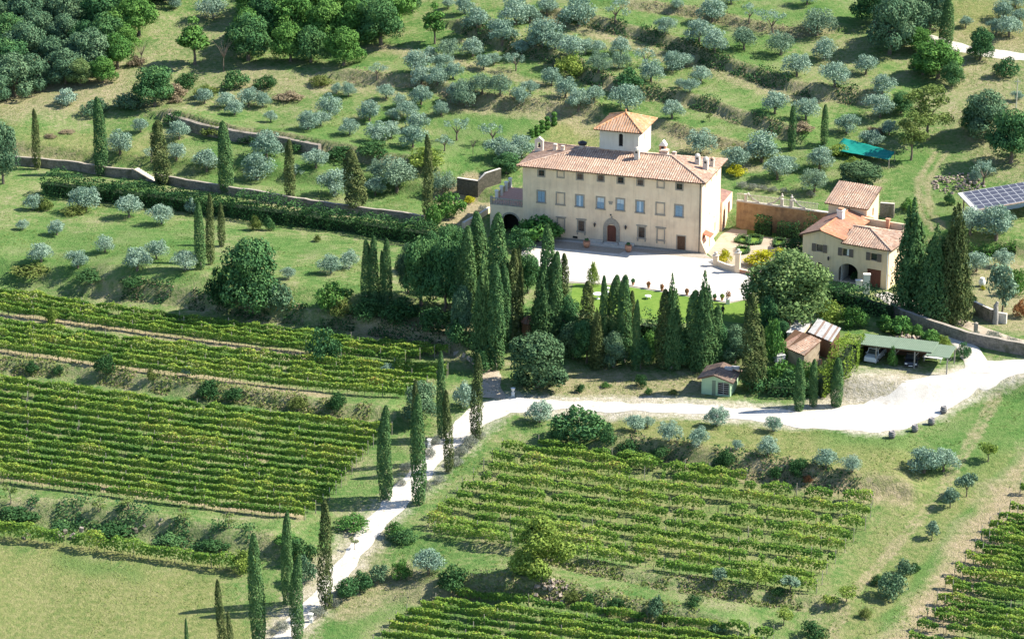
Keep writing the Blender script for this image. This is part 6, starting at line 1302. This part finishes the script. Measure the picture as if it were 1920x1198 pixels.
# ---- shrubs along drive, banks and tracks
G_LAV = 'lavender along the drive'
for i, (x, y, w, h) in enumerate(((895, 826, 34, 24), (880, 842, 36, 26), (866, 860, 36, 26), (853, 878, 34, 24), (824, 908, 26, 18), (800, 922, 22, 22), (818, 838, 26, 24), (806, 862, 26, 26), (765, 888, 30, 24), (752, 912, 24, 18), (600, 1160, 36, 24), (560, 1170, 30, 24), (530, 1188, 34, 26), (628, 1140, 22, 18))):
    put('lav', x, y, w, h, f'grey lavender mound by the drive, {ORD[i]} counted from the junction down', 'lavender', G_LAV, 'lavender_bush')
SH = [(690, 606, 70, 50, 'bushi', 'dark bush on the shaded bank under the four cypresses'), (750, 616, 80, 56, 'bushi', 'wide dark bush on the shaded bank below the grove'), (815, 634, 80, 60, 'bushi', 'dark thicket bush on the bank at the grove foot'), (860, 655, 60, 56, 'bush', 'dark bush at the right foot of the shaded bank'), (640, 600, 50, 40, 'bushw', 'dry weedy bush at the left of the shaded bank'),
      (30, 985, 90, 34, 'bushi', 'long low dark bush at the far left of the bank above the lone row'), (120, 1000, 60, 20, 'bush', 'dark bush second from the left on the bank above the lone row'), (215, 1012, 90, 28, 'bushi', 'wide dark thicket in the middle of the bank above the lone row'), (320, 1026, 80, 26, 'bush', 'dark thicket right of the wide one above the lone row'), (400, 1040, 70, 26, 'bushi', 'dark bush near the right end of the bank above the lone row'), (250, 545, 60, 26, 'bushi', 'low ivy bush on the meadow edge above the top vine row'), (170, 535, 80, 26, 'bushi', 'wide low bush on the meadow edge above the vines'), (60, 528, 90, 30, 'bushw', 'weedy thicket at the far left above the top vine row'),
      (660, 1003, 74, 34, 'bushb', 'broad clipped rosemary-green mound left of the drive'), (742, 1012, 40, 36, 'bushb', 'bright round shrub right of the drive, taller of two'), (758, 1024, 50, 32, 'bush', 'round shrub right of the drive, lower of two'), (755, 1092, 44, 44, 'bushb', 'bright green ball shrub near the blue-grey olive'), (713, 1096, 46, 40, 'bushg', 'grey-green shrub in the row right of the drive'), (680, 1114, 52, 46, 'bush', 'wide green shrub in the row right of the drive'), (650, 1128, 54, 48, 'bush', 'lowest wide green shrub in the row right of the drive'),
      (850, 1116, 74, 52, 'bushi', 'dark blue-green bush left of the yellowing tree'), (560, 1066, 64, 60, 'bushi', 'dark mound of bushes behind the drive cypress'), (572, 1100, 50, 60, 'bushg', 'grey-green mound between the two drive cypresses'), (540, 1030, 60, 30, 'bushb', 'bright creeper mound above the lone vine row end'), (458, 1078, 50, 50, 'bushy', 'yellow-green bush ending the lone vine row'),
      (1200, 729, 32, 28, 'bushi', 'dark green ball bush on the grass above the driveway, largest'), (1136, 729, 20, 13, 'bushb', 'small low bush on the grass above the driveway'), (1088, 739, 24, 20, 'bushi', 'dark bush nearest the huge evergreen on the grass'), (1215, 742, 18, 16, 'bushb', 'tiny bush under the largest grass bush'), (1262, 742, 20, 12, 'bushw', 'straggly plant on the grass near the green shed'),
      (1230, 1158, 42, 42, 'bushg', 'grey-green bush above the bottom vineyard, tallest'), (1155, 1146, 36, 26, 'bushi', 'green bush above the bottom vineyard left of the tallest'), (1105, 1135, 28, 24, 'bushi', 'low bush right of the stone heap'), (1250, 1168, 22, 20, 'bushi', 'small bush below the tallest bush above the bottom vineyard'), (1075, 1130, 30, 22, 'bushw', 'weedy bush beside the stone heap'), (1345, 1192, 40, 26, 'bushg', 'bush at the bottom edge right of the bottom vineyard'), (1525, 1204, 56, 40, 'bushi', 'large green bush at the bottom edge near the track'),
      (1672, 1132, 66, 62, 'bushg', 'big grey-green bush beside the track, lower right'), (1695, 1084, 44, 36, 'bushg', 'grey bush just uphill of the big trackside bush'), (1645, 1100, 30, 24, 'bushi', 'small bush left of the big trackside bush'), (1782, 958, 40, 46, 'greentree', 'rounded green tree beside the track, lower of a pair'), (1812, 938, 46, 54, 'greentree', 'rounded grey-green tree beside the track, upper of a pair'), (1748, 1014, 32, 40, 'greentree', 'lone small tree on the strip between track and dirt'), (1852, 872, 42, 44, 'appletree', 'small fruit tree beside the upper track'), (1715, 1075, 28, 20, 'bushi', 'low bush at the right of the trackside bush group'),
      (1350, 1096, 36, 34, 'greentree', 'small green tree at the last central vine row'), (1420, 1112, 52, 50, 'appletree', 'yellow-green fruit tree below the central vineyard'), (1482, 1118, 46, 40, 'greentree', 'small tree right of the yellow-green fruit tree'), (1588, 1134, 42, 36, 'appletree', 'sparse fruit tree near the field corner, right one'), (1552, 1148, 38, 32, 'appletree', 'sparse fruit tree near the field corner, left one'), (1470, 1178, 40, 40, 'appletree', 'yellowish young tree at the bottom above the bush'), (1622, 1160, 30, 20, 'bushw', 'weedy patch bush near the field corner'), (1300, 1140, 40, 24, 'bushi', 'dark low bush on the lower bank'), (1460, 1120, 30, 20, 'bushi', 'low dark bush under the fruit trees'),
      (200, 708, 46, 46, 'bushi', 'leafy green bush on the bank above the big vineyard'), (60, 706, 36, 30, 'bushi', 'green bush at the far left of the vineyard bank'), (110, 704, 24, 20, 'bushi', 'small bush second from left on the vineyard bank'), (283, 715, 20, 26, 'bushw', 'thin weedy bush on the vineyard bank'), (393, 752, 52, 42, 'bushi', 'wide green bush in the middle of the vineyard bank'), (440, 755, 50, 28, 'bushi', 'low green bush right of the widest vineyard bank bush'), (632, 776, 48, 44, 'bushi', 'green bush at the right end of the vineyard bank'), (560, 770, 40, 26, 'bushw', 'dry green bush near the right of the vineyard bank'), (200, 620, 34, 22, 'sapling', 'pale sapling between two upper vine strips'), (97, 612, 30, 40, 'bushy', 'yellow-green sapling bush in the upper vine strip'),
      (20, 950, 34, 50, 'sapling', 'thin young tree at the far left above the lone vine row'), (185, 965, 40, 30, 'sapling', 'bare young tree on the grass band, left of centre'), (240, 962, 46, 30, 'sapling', 'second young tree on the grass band'), (345, 984, 40, 34, 'sapling', 'young tree on the grass band near its middle'), (430, 996, 36, 34, 'sapling', 'young tree on the grass band near the cypress'),
      (665, 1034, 20, 30, 'sapling', 'bare stump-like sapling right of the drive shrubs'), (1378, 290, 24, 20, 'sapling', 'small sapling on the mown slope above the villa'), (1330, 232, 20, 20, 'sapling', 'tiny sapling between the ivy banks'),
      (1640, 262, 50, 22, 'bushd', 'pile of dry brushwood behind the teal net'), (1570, 300, 50, 30, 'bushy', 'yellow-green bush under the teal net edge'), (1600, 320, 40, 26, 'bushy', 'golden shrub below the teal net'), (1505, 255, 60, 24, 'bushd', 'dry bramble heap between the slim cypresses'), (330, 190, 60, 30, 'bushd', 'dry scrub beside the round dark oak'), (545, 196, 60, 22, 'bushd', 'pinkish heap of dry brush under the middle wood'), (330, 196, 30, 16, 'bushd', 'low dry scrub near the terrace wall'), (95, 262, 26, 10, 'bushd', 'grey ash heap on the upper left meadow'), (125, 255, 36, 10, 'bushd', 'pale ash heap on the upper left meadow'),
      (85, 400, 40, 30, 'bushw', 'weedy bush below the hedge at far left'), (140, 410, 50, 24, 'bushw', 'brownish weedy bush below the hedge left end'), (360, 405, 28, 34, 'busho', 'silvery bush against the hedge by the three cypresses'), (480, 436, 26, 34, 'bushw', 'pale bush in the hedge shade right of the three cypresses'), (505, 436, 24, 32, 'bush', 'dark bush beside the pale one in the hedge shade'), (595, 456, 16, 16, 'bushw', 'small bush in the hedge shade further right'), (1500, 880, 40, 20, 'bushi', 'green bush on the bank above the central vineyard'), (1360, 880, 40, 40, 'bushi', 'green bush clump above the central vineyard'), (1455, 900, 36, 26, 'bushi', 'blue-green bush at the top edge of the central vineyard'), (1490, 896, 34, 28, 'bushi', 'second blue-green bush at the central vineyard top'), (1515, 906, 20, 16, 'bushr', 'small red bush on the bank above the central vineyard'), (1180, 858, 60, 30, 'bushi', 'bush thicket right of the broad dark bush'), (1240, 862, 50, 26, 'bushi', 'low thicket on the bank above the central vineyard left'),
      (1425, 436, 14, 14, 'bushb', 'round green shrub in the formal garden'), (1477, 448, 22, 22, 'bushb', 'small green ball shrub at the garden corner'), (1485, 480, 50, 34, 'bushi', 'dark low bush between formal garden and farmhouse'), (1608, 530, 26, 24, 'bushi', 'clipped cone bush beside the farmhouse arch'), (1830, 640, 24, 20, 'lav', 'grey lavender beside the upper lane'), (1862, 646, 40, 26, 'lav', 'wide grey lavender above the lane wall'), (1895, 656, 36, 24, 'lav', 'grey lavender at the right of the lane wall'), (1790, 614, 18, 12, 'lav', 'small lavender behind the lane wall'), (1843, 545, 12, 10, 'bushgold', 'tiny golden bush by the white jar')]
for x, y, w, h, sp, lb in SH: put(sp, x, y, w, h, lb, 'tree' if sp in ('sapling', 'greentree', 'appletree') else 'bush', None, {'sapling': 'young_tree', 'greentree': 'small_tree', 'appletree': 'fruit_tree', 'lav': 'lavender_bush'}.get(sp, 'bush'))
for i, (x, y, w) in enumerate(((1390, 356, 24), (1410, 358, 22), (1432, 361, 20), (1450, 364, 22), (1470, 366, 18), (1520, 372, 24))):
    put('lav', x, y, w, 15, f'{ORD[i]} pale clipped mound from the villa above the garden wall', 'bush', 'pale mounds above the garden wall', 'lavender_bush')
# ball-pruned topiary
for i, (x, t, b, w) in enumerate(((1039, 210, 236, 13), (1026, 218, 243, 12), (1016, 225, 249, 13), (1007, 234, 255, 12), (997, 242, 258, 12))):
    p = P(x, b); s = ppm(p); h = (b - t) / s / cosp(p); r = w / s / 2
    o = thing('topiary_shrub', p, f'tiered ball-clipped topiary, {ORD[i]} counting down from the upper end', 'topiary', 'row of tiered topiary shrubs'); nb = 3
    for k in range(nb): leafball('clipped_ball', (0, 0, h * (k + .5) / nb), r * (1 - .06 * k), 420, .13, F_BRIGHT, o, h / nb / 2 / r * 1.1)
    mb = MB(); mb.tube([(0, 0, -.3), (0, 0, h * .9)], .06, 6); mb.build('trunk', M_BARK, o)
# dead trees near the upper woods, leaning trunk below the lawn
for x, y, s, lb in ((420, 135, 1.3, 'bare grey tree between the two upper woods'), (266, 125, 1.0, 'bare brown tree at the wood edge beside the dirt slope'), (887, 290, .6, 'bare little tree on the green terrace left of the villa')):
    p = P(x, y); o = thing('bare_tree', p, lb, 'tree'); t = link('trunk', bare(), o); o.scale = (s, s, s)
p = P(1160, 668); o = thing('leaning_trunk', p, 'pale leaning bare trunk under the cypresses below the lawn', 'trunk'); mb = MB(); mb.tube([(-1.6, 0, -.2), (-.9, 0, 1.6), (.4, .2, 2.5), (1.7, .4, 2.9)], [.28, .22, .18, .1], 8); mb.tube([(-.9, 0, 1.6), (-.6, .2, 2.6), (-.8, .3, 3.2)], [.16, .12, .06], 7); mb.build('trunk', M_BARKG, o)
p = P(1866, 607); o = thing('dead_trunk', p, 'thick pale dead tree trunk at the end of the curved wall', 'trunk'); mb = MB(); mb.tube([(0, 0, -.3), (.05, 0, 1.2), (-.05, .1, 2.6), (.2, .1, 3.2)], [.5, .38, .34, .2], 9); mb.build('trunk', M_BARKG, o)

# ---- hedges
def hedge(label, pts, h, wd, mat, dens=34, s=.16, group=None, taper=1.0):
    W = [P(*p) for p in pts]; c0 = W[0].copy(); Cn = []; Nn = []
    for a, b in zip(W[:-1], W[1:]):
        L = (b - a).length; n = int(L * dens * (2 * h + wd) / 2); e = (b - a).normalized(); e.z = 0; q = np.array((-e.y, e.x, 0))
        t = RNG.random(n); per = RNG.random(n) * (2 * h + wd)
        side = np.where(per < h, -1, np.where(per < h + wd, 0, 1))
        off = np.where(side == -1, -wd / 2, np.where(side == 1, wd / 2, per - h - wd / 2)); z = np.where(side == -1, per, np.where(side == 1, per - h - wd, h))
        x = a.x + (b.x - a.x) * t; y = a.y + (b.y - a.y) * t
        lm = .35 if h < 1 else .75; lump = 1 + vnoise(x, y, 1.5, 9) * lm + vnoise(x, y, 4.5, 10) * lm
        k = RNG.uniform(.82, 1.03, n) * lump; z2 = z * np.where(side == 0, k, 1) * np.where(side != 0, RNG.uniform(.95, 1.02, n), 1); off = off * np.where(side != 0, k, 1)
        gz = H(x, y); Cn.append(np.stack([x + q[0] * off - c0.x, y + q[1] * off - c0.y, gz + z2 - c0.z], 1))
        nn = np.where((side == 0)[:, None], np.array([[0, 0, 1.]]), side[:, None] * q[None, :]); Nn.append(nn + RNG.normal(size=(n, 3)) * .55)
    Cn = np.concatenate(Cn); Nn = np.concatenate(Nn); n = len(Cn)
    tint = np.clip(.5 + vnoise(Cn[:, 0], Cn[:, 1], 2, 3) * .7 + RNG.normal(size=n) * .2, 0, 1)
    o = link('wall_climber' if 'climb' in label else 'hedge', leaf_mesh('hedge', Cn, Nn, RNG.uniform(.7, 1.3, n) * s, tint, [mat]), None, c0)
    tag(o, label, 'climber' if 'climb' in label else 'hedge', group)
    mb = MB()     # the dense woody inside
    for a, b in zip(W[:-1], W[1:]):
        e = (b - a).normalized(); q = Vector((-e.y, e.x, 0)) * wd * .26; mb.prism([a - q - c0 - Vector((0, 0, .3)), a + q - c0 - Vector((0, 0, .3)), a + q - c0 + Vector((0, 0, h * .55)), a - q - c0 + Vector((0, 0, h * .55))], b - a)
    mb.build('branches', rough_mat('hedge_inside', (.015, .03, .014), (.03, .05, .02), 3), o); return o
hedge('very long dark hedge running below the stone wall to the grove', [(85, 362), (200, 376), (300, 388), (420, 403), (500, 413), (600, 427), (700, 441), (770, 452), (850, 462)], 3.1, 3.2, F_IVY, 52)
hedge('golden-green cypress hedge curving past the ramshackle shed to the carport', [(1535, 742), (1562, 722), (1585, 695), (1603, 668)], 3.7, 2.7, F_HEDGE, 50, .14)
hedge('dark green hedge in front of the tiled shed', [(1440, 740), (1490, 742), (1530, 738)], 2.2, 2.0, F_OAK, 40)
hedge('tall dark clipped hedge screening the farmhouse yard', [(1545, 566), (1590, 574), (1640, 590), (1670, 598)], 3.3, 1.6, F_OAK, 40)
hedge('dark tall hedge along the lower edge of the lawn', [(1205, 628), (1260, 640), (1330, 652), (1400, 662)], 3.0, 2.4, F_IVY, 36)
hedge('dark shrub hedge at the left foot of the lawn', [(975, 608), (1040, 612), (1110, 622), (1200, 628)], 2.2, 2.4, F_OAK, 36)
hedge('dense climbing ivy on the garden wall behind the flower beds', [(1416, 438), (1446, 443)], 3.1, .9, F_IVY, 60, .14)
hedge('climber arched over the niche of the garden wall', [(1456, 444), (1500, 450)], 2.7, .8, F_OAK, 55, .14)
hedge('dark climber on the garden wall beside the farmhouse roof', [(1508, 452), (1546, 458)], 3.4, 1.1, F_IVY, 55, .14)
hedge('clipped bright hedge below the solar barn', [(1818, 486), (1860, 480), (1904, 472)], 1.9, 1.3, F_BRIGHT, 40)
for i, poly in enumerate(([(1378, 454), (1400, 459.5), (1401, 448), (1390, 445)], [(1404, 460.6), (1425, 459), (1429, 446.5), (1407, 445)], [(1384, 479), (1402, 476), (1404, 467), (1384, 465)], [(1451, 464), (1471, 461), (1472, 452), (1453, 451)])):
    hedge(f'{("near-villa", "middle square", "front small", "far right")[i]} clipped box hedge bed of the formal garden', poly + poly[:1], .55, .5, F_OAK, 60, .11, 'box hedge beds'); flatpoly('garden_lawn', poly, .04 + i * .002, M_LAWN)

# ---- vineyards
def vrow(x0, y0, x1, y1, label, group, dens=115, gap=.2, h=1.5, wd=.62, mat=F_VINE, bend=0):
    n = max(3, int(abs(x1 - x0) / 45)); W = []
    for k in range(n + 1):
        t = k / n; W.append(P(x0 + (x1 - x0) * t, y0 + (y1 - y0) * t + bend * 4 * t * (1 - t)))
    c0 = W[0].copy(); Cs, Ns, Ts = [], [], []
    root = thing('vine_row', c0, label, 'vine row', group)
    st = MB(); posts = []; acc = 0
    seed = int(RNG.integers(1, 200))
    for a, b in zip(W[:-1], W[1:]):
        L = (b - a).length; m = int(L * dens); t = RNG.random(m)
        x = a.x + (b.x - a.x) * t; y = a.y + (b.y - a.y) * t
        nz = vnoise(x, y, 1.1, seed) + .5; n2 = vnoise(x, y, 3.2, seed + 1) + .5; keep = (nz * .5 + n2 * .5) > gap
        x, y, nz, n2 = x[keep], y[keep], nz[keep], n2[keep]; m = len(x)
        if m == 0: continue
        e = (b - a).normalized(); q = np.array((-e.y, e.x)); 
        sd_ = RNG.random(m); tp = sd_ < .42; sg_ = np.where(sd_ < .71, -1., 1.)
        wv = wd * (.5 + .8 * nz); top = h * (.62 + .42 * nz + .3 * (n2 - .3)) if mat is not F_VINE2 else h * (.55 + .5 * nz + .4 * (n2 - .3)); lo = .5 + .25 * (RNG.random(m))
        off = np.where(tp, RNG.uniform(-.5, .5, m), sg_ * RNG.uniform(.38, .55, m)) * wv
        z = np.where(tp, top + RNG.normal(size=m) * .07, lo + (top - lo) * RNG.random(m))
        gz = H(x, y); jx = RNG.normal(size=m) * .06
        Cs.append(np.stack([x + q[0] * off + jx - c0.x, y + q[1] * off - c0.y, gz + z - c0.z], 1))
        Ns.append(np.where(tp[:, None], np.array([[0, 0, 1.]]), np.stack([q[0] * sg_, q[1] * sg_, np.full(m, .15)], 1)) + RNG.normal(size=(m, 3)) * .42); Ts.append(np.clip(.45 + (n2 - .5) * .7 + (nz - .5) * .3 + RNG.normal(size=m) * .17, 0, 1))
        k = 0.0
        while k < L:
            p = a.lerp(b, k / L); z0 = float(H(p.x, p.y)) - c0.z; v = Vector((p.x - c0.x, p.y - c0.y, z0)); st.tube([v - Vector((0, 0, .1)), v + Vector((RV.uniform(-.08, .08), 0, .45)), v + Vector((RV.uniform(-.1, .1), 0, .95))], [.04, .035, .025], 4); k += 1.0
        acc += L
        if acc > 7.5 or a is W[0]: acc = 0; posts.append(a)
    posts.append(W[-1])
    Cn = np.concatenate(Cs); n = len(Cn)
    link('foliage', leaf_mesh('foliage', Cn, np.concatenate(Ns), RNG.uniform(.7, 1.35, n) * .13, np.concatenate(Ts), [mat], 0, .8), root)
    tag(st.build('stems', M_BARK, root), kind='stuff')
    for p in posts: link('post', POST, root, (p.x - c0.x, p.y - c0.y, float(H(p.x, p.y)) - c0.z))
    return root
mb = MB(); mb.tube([(0, 0, -.3), (.02, 0, 1.85)], .045, 5); POST = mb.mesh('post', [M_POST])
def interp_rows(first, last, n):
    for k in range(n):
        t = k / (n - 1); yield k, [first[i] + (last[i] - first[i]) * t for i in range(4)]
for k, (x0, y0, x1, y1) in interp_rows((-30, 544, 842, 658), (-30, 575, 760, 672), 4):
    vrow(x0, y0 + 8, x1, y1 + 8, f'{ORD[k]} row down in the uppermost left vine strip', 'uppermost left vine strip', bend=6)
vrow(640, 684, 840, 704, 'short extra vine row under the right end of the uppermost strip', 'uppermost left vine strip')
for k, (x0, y0, x1, y1) in interp_rows((-30, 610, 838, 702), (-30, 654, 764, 742), 5):
    vrow(x0, y0, x1, y1 + 6, f'{ORD[k]} row down in the second left vine strip', 'second left vine strip', bend=8)
for k, (x0, y0, x1, y1) in interp_rows((-40, 716, 735, 795), (-40, 896, 566, 974), 14):
    t = k / 13; xe = [735, 712, 700, 690, 680, 668, 660, 648, 640, 630, 618, 606, 592, 572][k]; ye = y0 + (xe + 40) * (.128 + .0 * t) 
    vrow(-40, y0, xe, ye, f'{ORD[k]} vine row from the top in the big left vineyard', 'rows of the big left vineyard', bend=3, dens=125)
vrow(-40, 1000, 445, 1072, 'lone leafy vine row between two grass bands at lower left', 'lone lower vine row', dens=130, h=2.2, wd=.95)
L0 = [(1010, 840, 1330, 892), (942, 846, 1400, 905), (923, 866, 1636, 945), (907, 884, 1632, 970), (888, 902, 1622, 994), (867, 920, 1600, 1016), (857, 938, 1584, 1036), (837, 955, 1566, 1056), (820, 969, 1550, 1076), (803, 986, 1541, 1096), (815, 1003, 1531, 1112)]
for k, a in enumerate(L0): vrow(*a, f'{ORD[k]} vine row from the top in the patchy central vineyard', 'rows of the central vineyard', dens=110, gap=.30 if k not in (8, 9, 10) else .38, wd=.9, h=1.6, mat=F_VINE2, bend=2)
for k, (x, y) in enumerate(((853, 1122), (817, 1138), (790, 1147), (763, 1158), (743, 1171), (730, 1185), (717, 1201), (700, 1216))):
    xe = 1450; vrow(x, y, xe - k * 20, y + (xe - x) * .128, f'{ORD[k]} vine row from the top in the bottom middle vineyard', 'rows of the bottom middle vineyard', dens=120)
for k, (x, y) in enumerate(((1935, 905), (1912, 925), (1893, 961), (1873, 978), (1855, 994), (1840, 1010), (1828, 1033), (1810, 1053), (1790, 1077), (1772, 1102), (1757, 1132), (1738, 1155), (1720, 1180), (1705, 1205))):
    vrow(x, y, 1985, y + (1985 - x) * .15, f'{ORD[k]} vine row from the top in the steep right vineyard', 'rows of the right vineyard', dens=115)
    if 1 < k < 12: vrow(x + 14, y + 11, 1985, y + 11 + (1985 - x) * .15, f'vine row just under the {ORD[k]} one of the right vineyard', 'rows of the right vineyard', dens=100)

# ---- ivy and brambles on the banks, weeds on rough ground
def scrub(name, W, w, h, mat, dens, s):
    Cs = []
    W = [W[0].lerp(W[1], .2)] + W[1:-1] + [W[-1].lerp(W[-2], .35)]
    for a, b in zip(W[:-1], W[1:]):
        L = (b - a).length; m = int(L * dens); t = RNG.random(m); e = (b - a).normalized(); q = np.array((-e.y, e.x))
        if q @ VS < 0: q = -q
        d = RNG.uniform(-.5, w + .6, m); x = a.x + (b.x - a.x) * t + q[0] * d; y = a.y + (b.y - a.y) * t + q[1] * d
        k = (vnoise(x, y, 2.4, 40) + .5); ok = k > .36; x, y, k = x[ok], y[ok], k[ok]
        Cs.append(np.stack([x, y, H(x, y) + RNG.uniform(0, 1, len(x)) ** 1.5 * h * k * 1.6], 1))
    Cn = np.concatenate(Cs); n = len(Cn); c0 = W[0]
    Nn = np.array([[-VS[0] * .5, -VS[1] * .5, .8]]) + RNG.normal(size=(n, 3)) * .6
    o = link(name, leaf_mesh(name, Cn - np.array(c0)[None, :], Nn, RNG.uniform(.6, 1.3, n) * s, np.clip(.5 + vnoise(Cn[:, 0], Cn[:, 1], 1.2, 41) * .8 + RNG.normal(size=n) * .2, 0, 1), [mat]), None, c0)
    return tag(o, kind='stuff')
for k, (W, h, w) in enumerate(BANKS):
    if k == 4: continue
    if k in (0, 1, 6, 8): scrub('ivy', W, w, h * .5, F_IVY, 90, .17)
    elif k in (7, 9, 10, 11): scrub('undergrowth', W, w, h * .45, F_IVY if k == 9 else F_WEED, 60, .16)
    if k == 8: scrub('undergrowth', W, w + .8, h * .5, F_OAK, 70, .16); continue
    scrub('dry_scrub', W, w, h * .35, F_DRY, 30 if k not in (0, 1, 8) else 18, .14)
def weeds():
    n = 260000; x = RNG.uniform(-112, 112, n); y = RNG.uniform(-122, 112, n)
    i = np.clip(np.searchsorted(GX, x), 0, len(GX) - 1); j = np.clip(np.searchsorted(GY, y), 0, len(GY) - 1)
    v = x * VS[0] + y * VS[1]
    k = (vnoise(x, y, 6, 50) + .5) * .6 + (vnoise(x, y, 1.6, 51) + .5) * .6
    ok = (k > .72) & (ZN[3][i, j] < .12) & ~((v > -31) & (v < 18) & (x > -2))
    x, y = x[ok], y[ok]; n = len(x); z = H(x, y) + RNG.uniform(0, .16, n)
    Cn = np.stack([x, y, z], 1); Nn = np.array([[0, -.2, .9]]) + RNG.normal(size=(n, 3)) * .5
    tn = np.clip(.45 + vnoise(x, y, 9, 52) * .9 + RNG.normal(size=n) * .18 + ZN[0][i[ok], j[ok]] * .3 - ZN[1][i[ok], j[ok]] * .3, 0, 1)
    tag(link('weeds', leaf_mesh('weeds', Cn, Nn, RNG.uniform(.5, 1.2, n) * .13, tn, [F_WEED], .3, .5)), kind='stuff')
weeds()

# ---- labels of the olives and oaks: by look, landmark, direction and rank
LM = [('villa tower', 1180, 250), ('villa left gable', 975, 300), ('teal net', 1620, 280), ('hedge left end', 90, 345), ('three cypresses by the bush', 395, 430), ('round dark oak', 290, 165), ('topiary row', 1015, 235), ('solar barn', 1860, 370), ('slim cypress pair', 1515, 235), ('hill road', 1830, 95),
      ('farmhouse back roof', 1600, 370), ('stout brownish cypress', 667, 340), ('garden steps', 268, 325), ('barrels', 1712, 805), ('three young cypresses', 1530, 730), ('broad dark bush', 1090, 810), ('four close cypresses', 705, 510), ('curved wall', 1845, 590), ('thin-leaved trees', 1720, 270), ('slender tall cypress', 803, 330), ('narrow tree at wood tip', 815, 55), ('tall bright lone tree', 365, 90), ('spreading tree by three cypresses', 465, 510), ('drive junction', 900, 775)]
from collections import defaultdict
bk_ = defaultdict(list)
for o, noun, look, px, py in AUTO:
    d, nm, lx, ly = min((math.hypot((px - a) * .8, (py - b) * 1.3), n, a, b) for n, a, b in LM)
    an = math.degrees(math.atan2(ly - py, px - lx)) % 360; dr_ = ['right', 'upper right', 'above', 'upper left', 'left', 'lower left', 'below', 'lower right'][int(((an + 22.5) % 360) // 45)]
    bk_[(noun, look, nm, dr_)].append((d, o))
WAY = {'right': 'right of', 'upper right': 'uphill-right of', 'above': 'uphill of', 'upper left': 'uphill-left of', 'left': 'left of', 'lower left': 'downhill-left of', 'below': 'downhill of', 'lower right': 'downhill-right of'}
_OLD = {'right': 'to the right of', 'upper right': 'uphill to the right of', 'above': 'straight uphill of', 'upper left': 'uphill to the left of', 'left': 'to the left of', 'lower left': 'downhill to the left of', 'below': 'straight downhill of', 'lower right': 'downhill to the right of'}
for (noun, look, nm, dr_), l in bk_.items():
    l.sort(key=lambda q: q[0])
    for k, (d, o) in enumerate(l):
        o['label'] = f'{look} {noun} {WAY[dr_]} the {nm}' + ('' if len(l) == 1 else f', {ORD[k]} away')
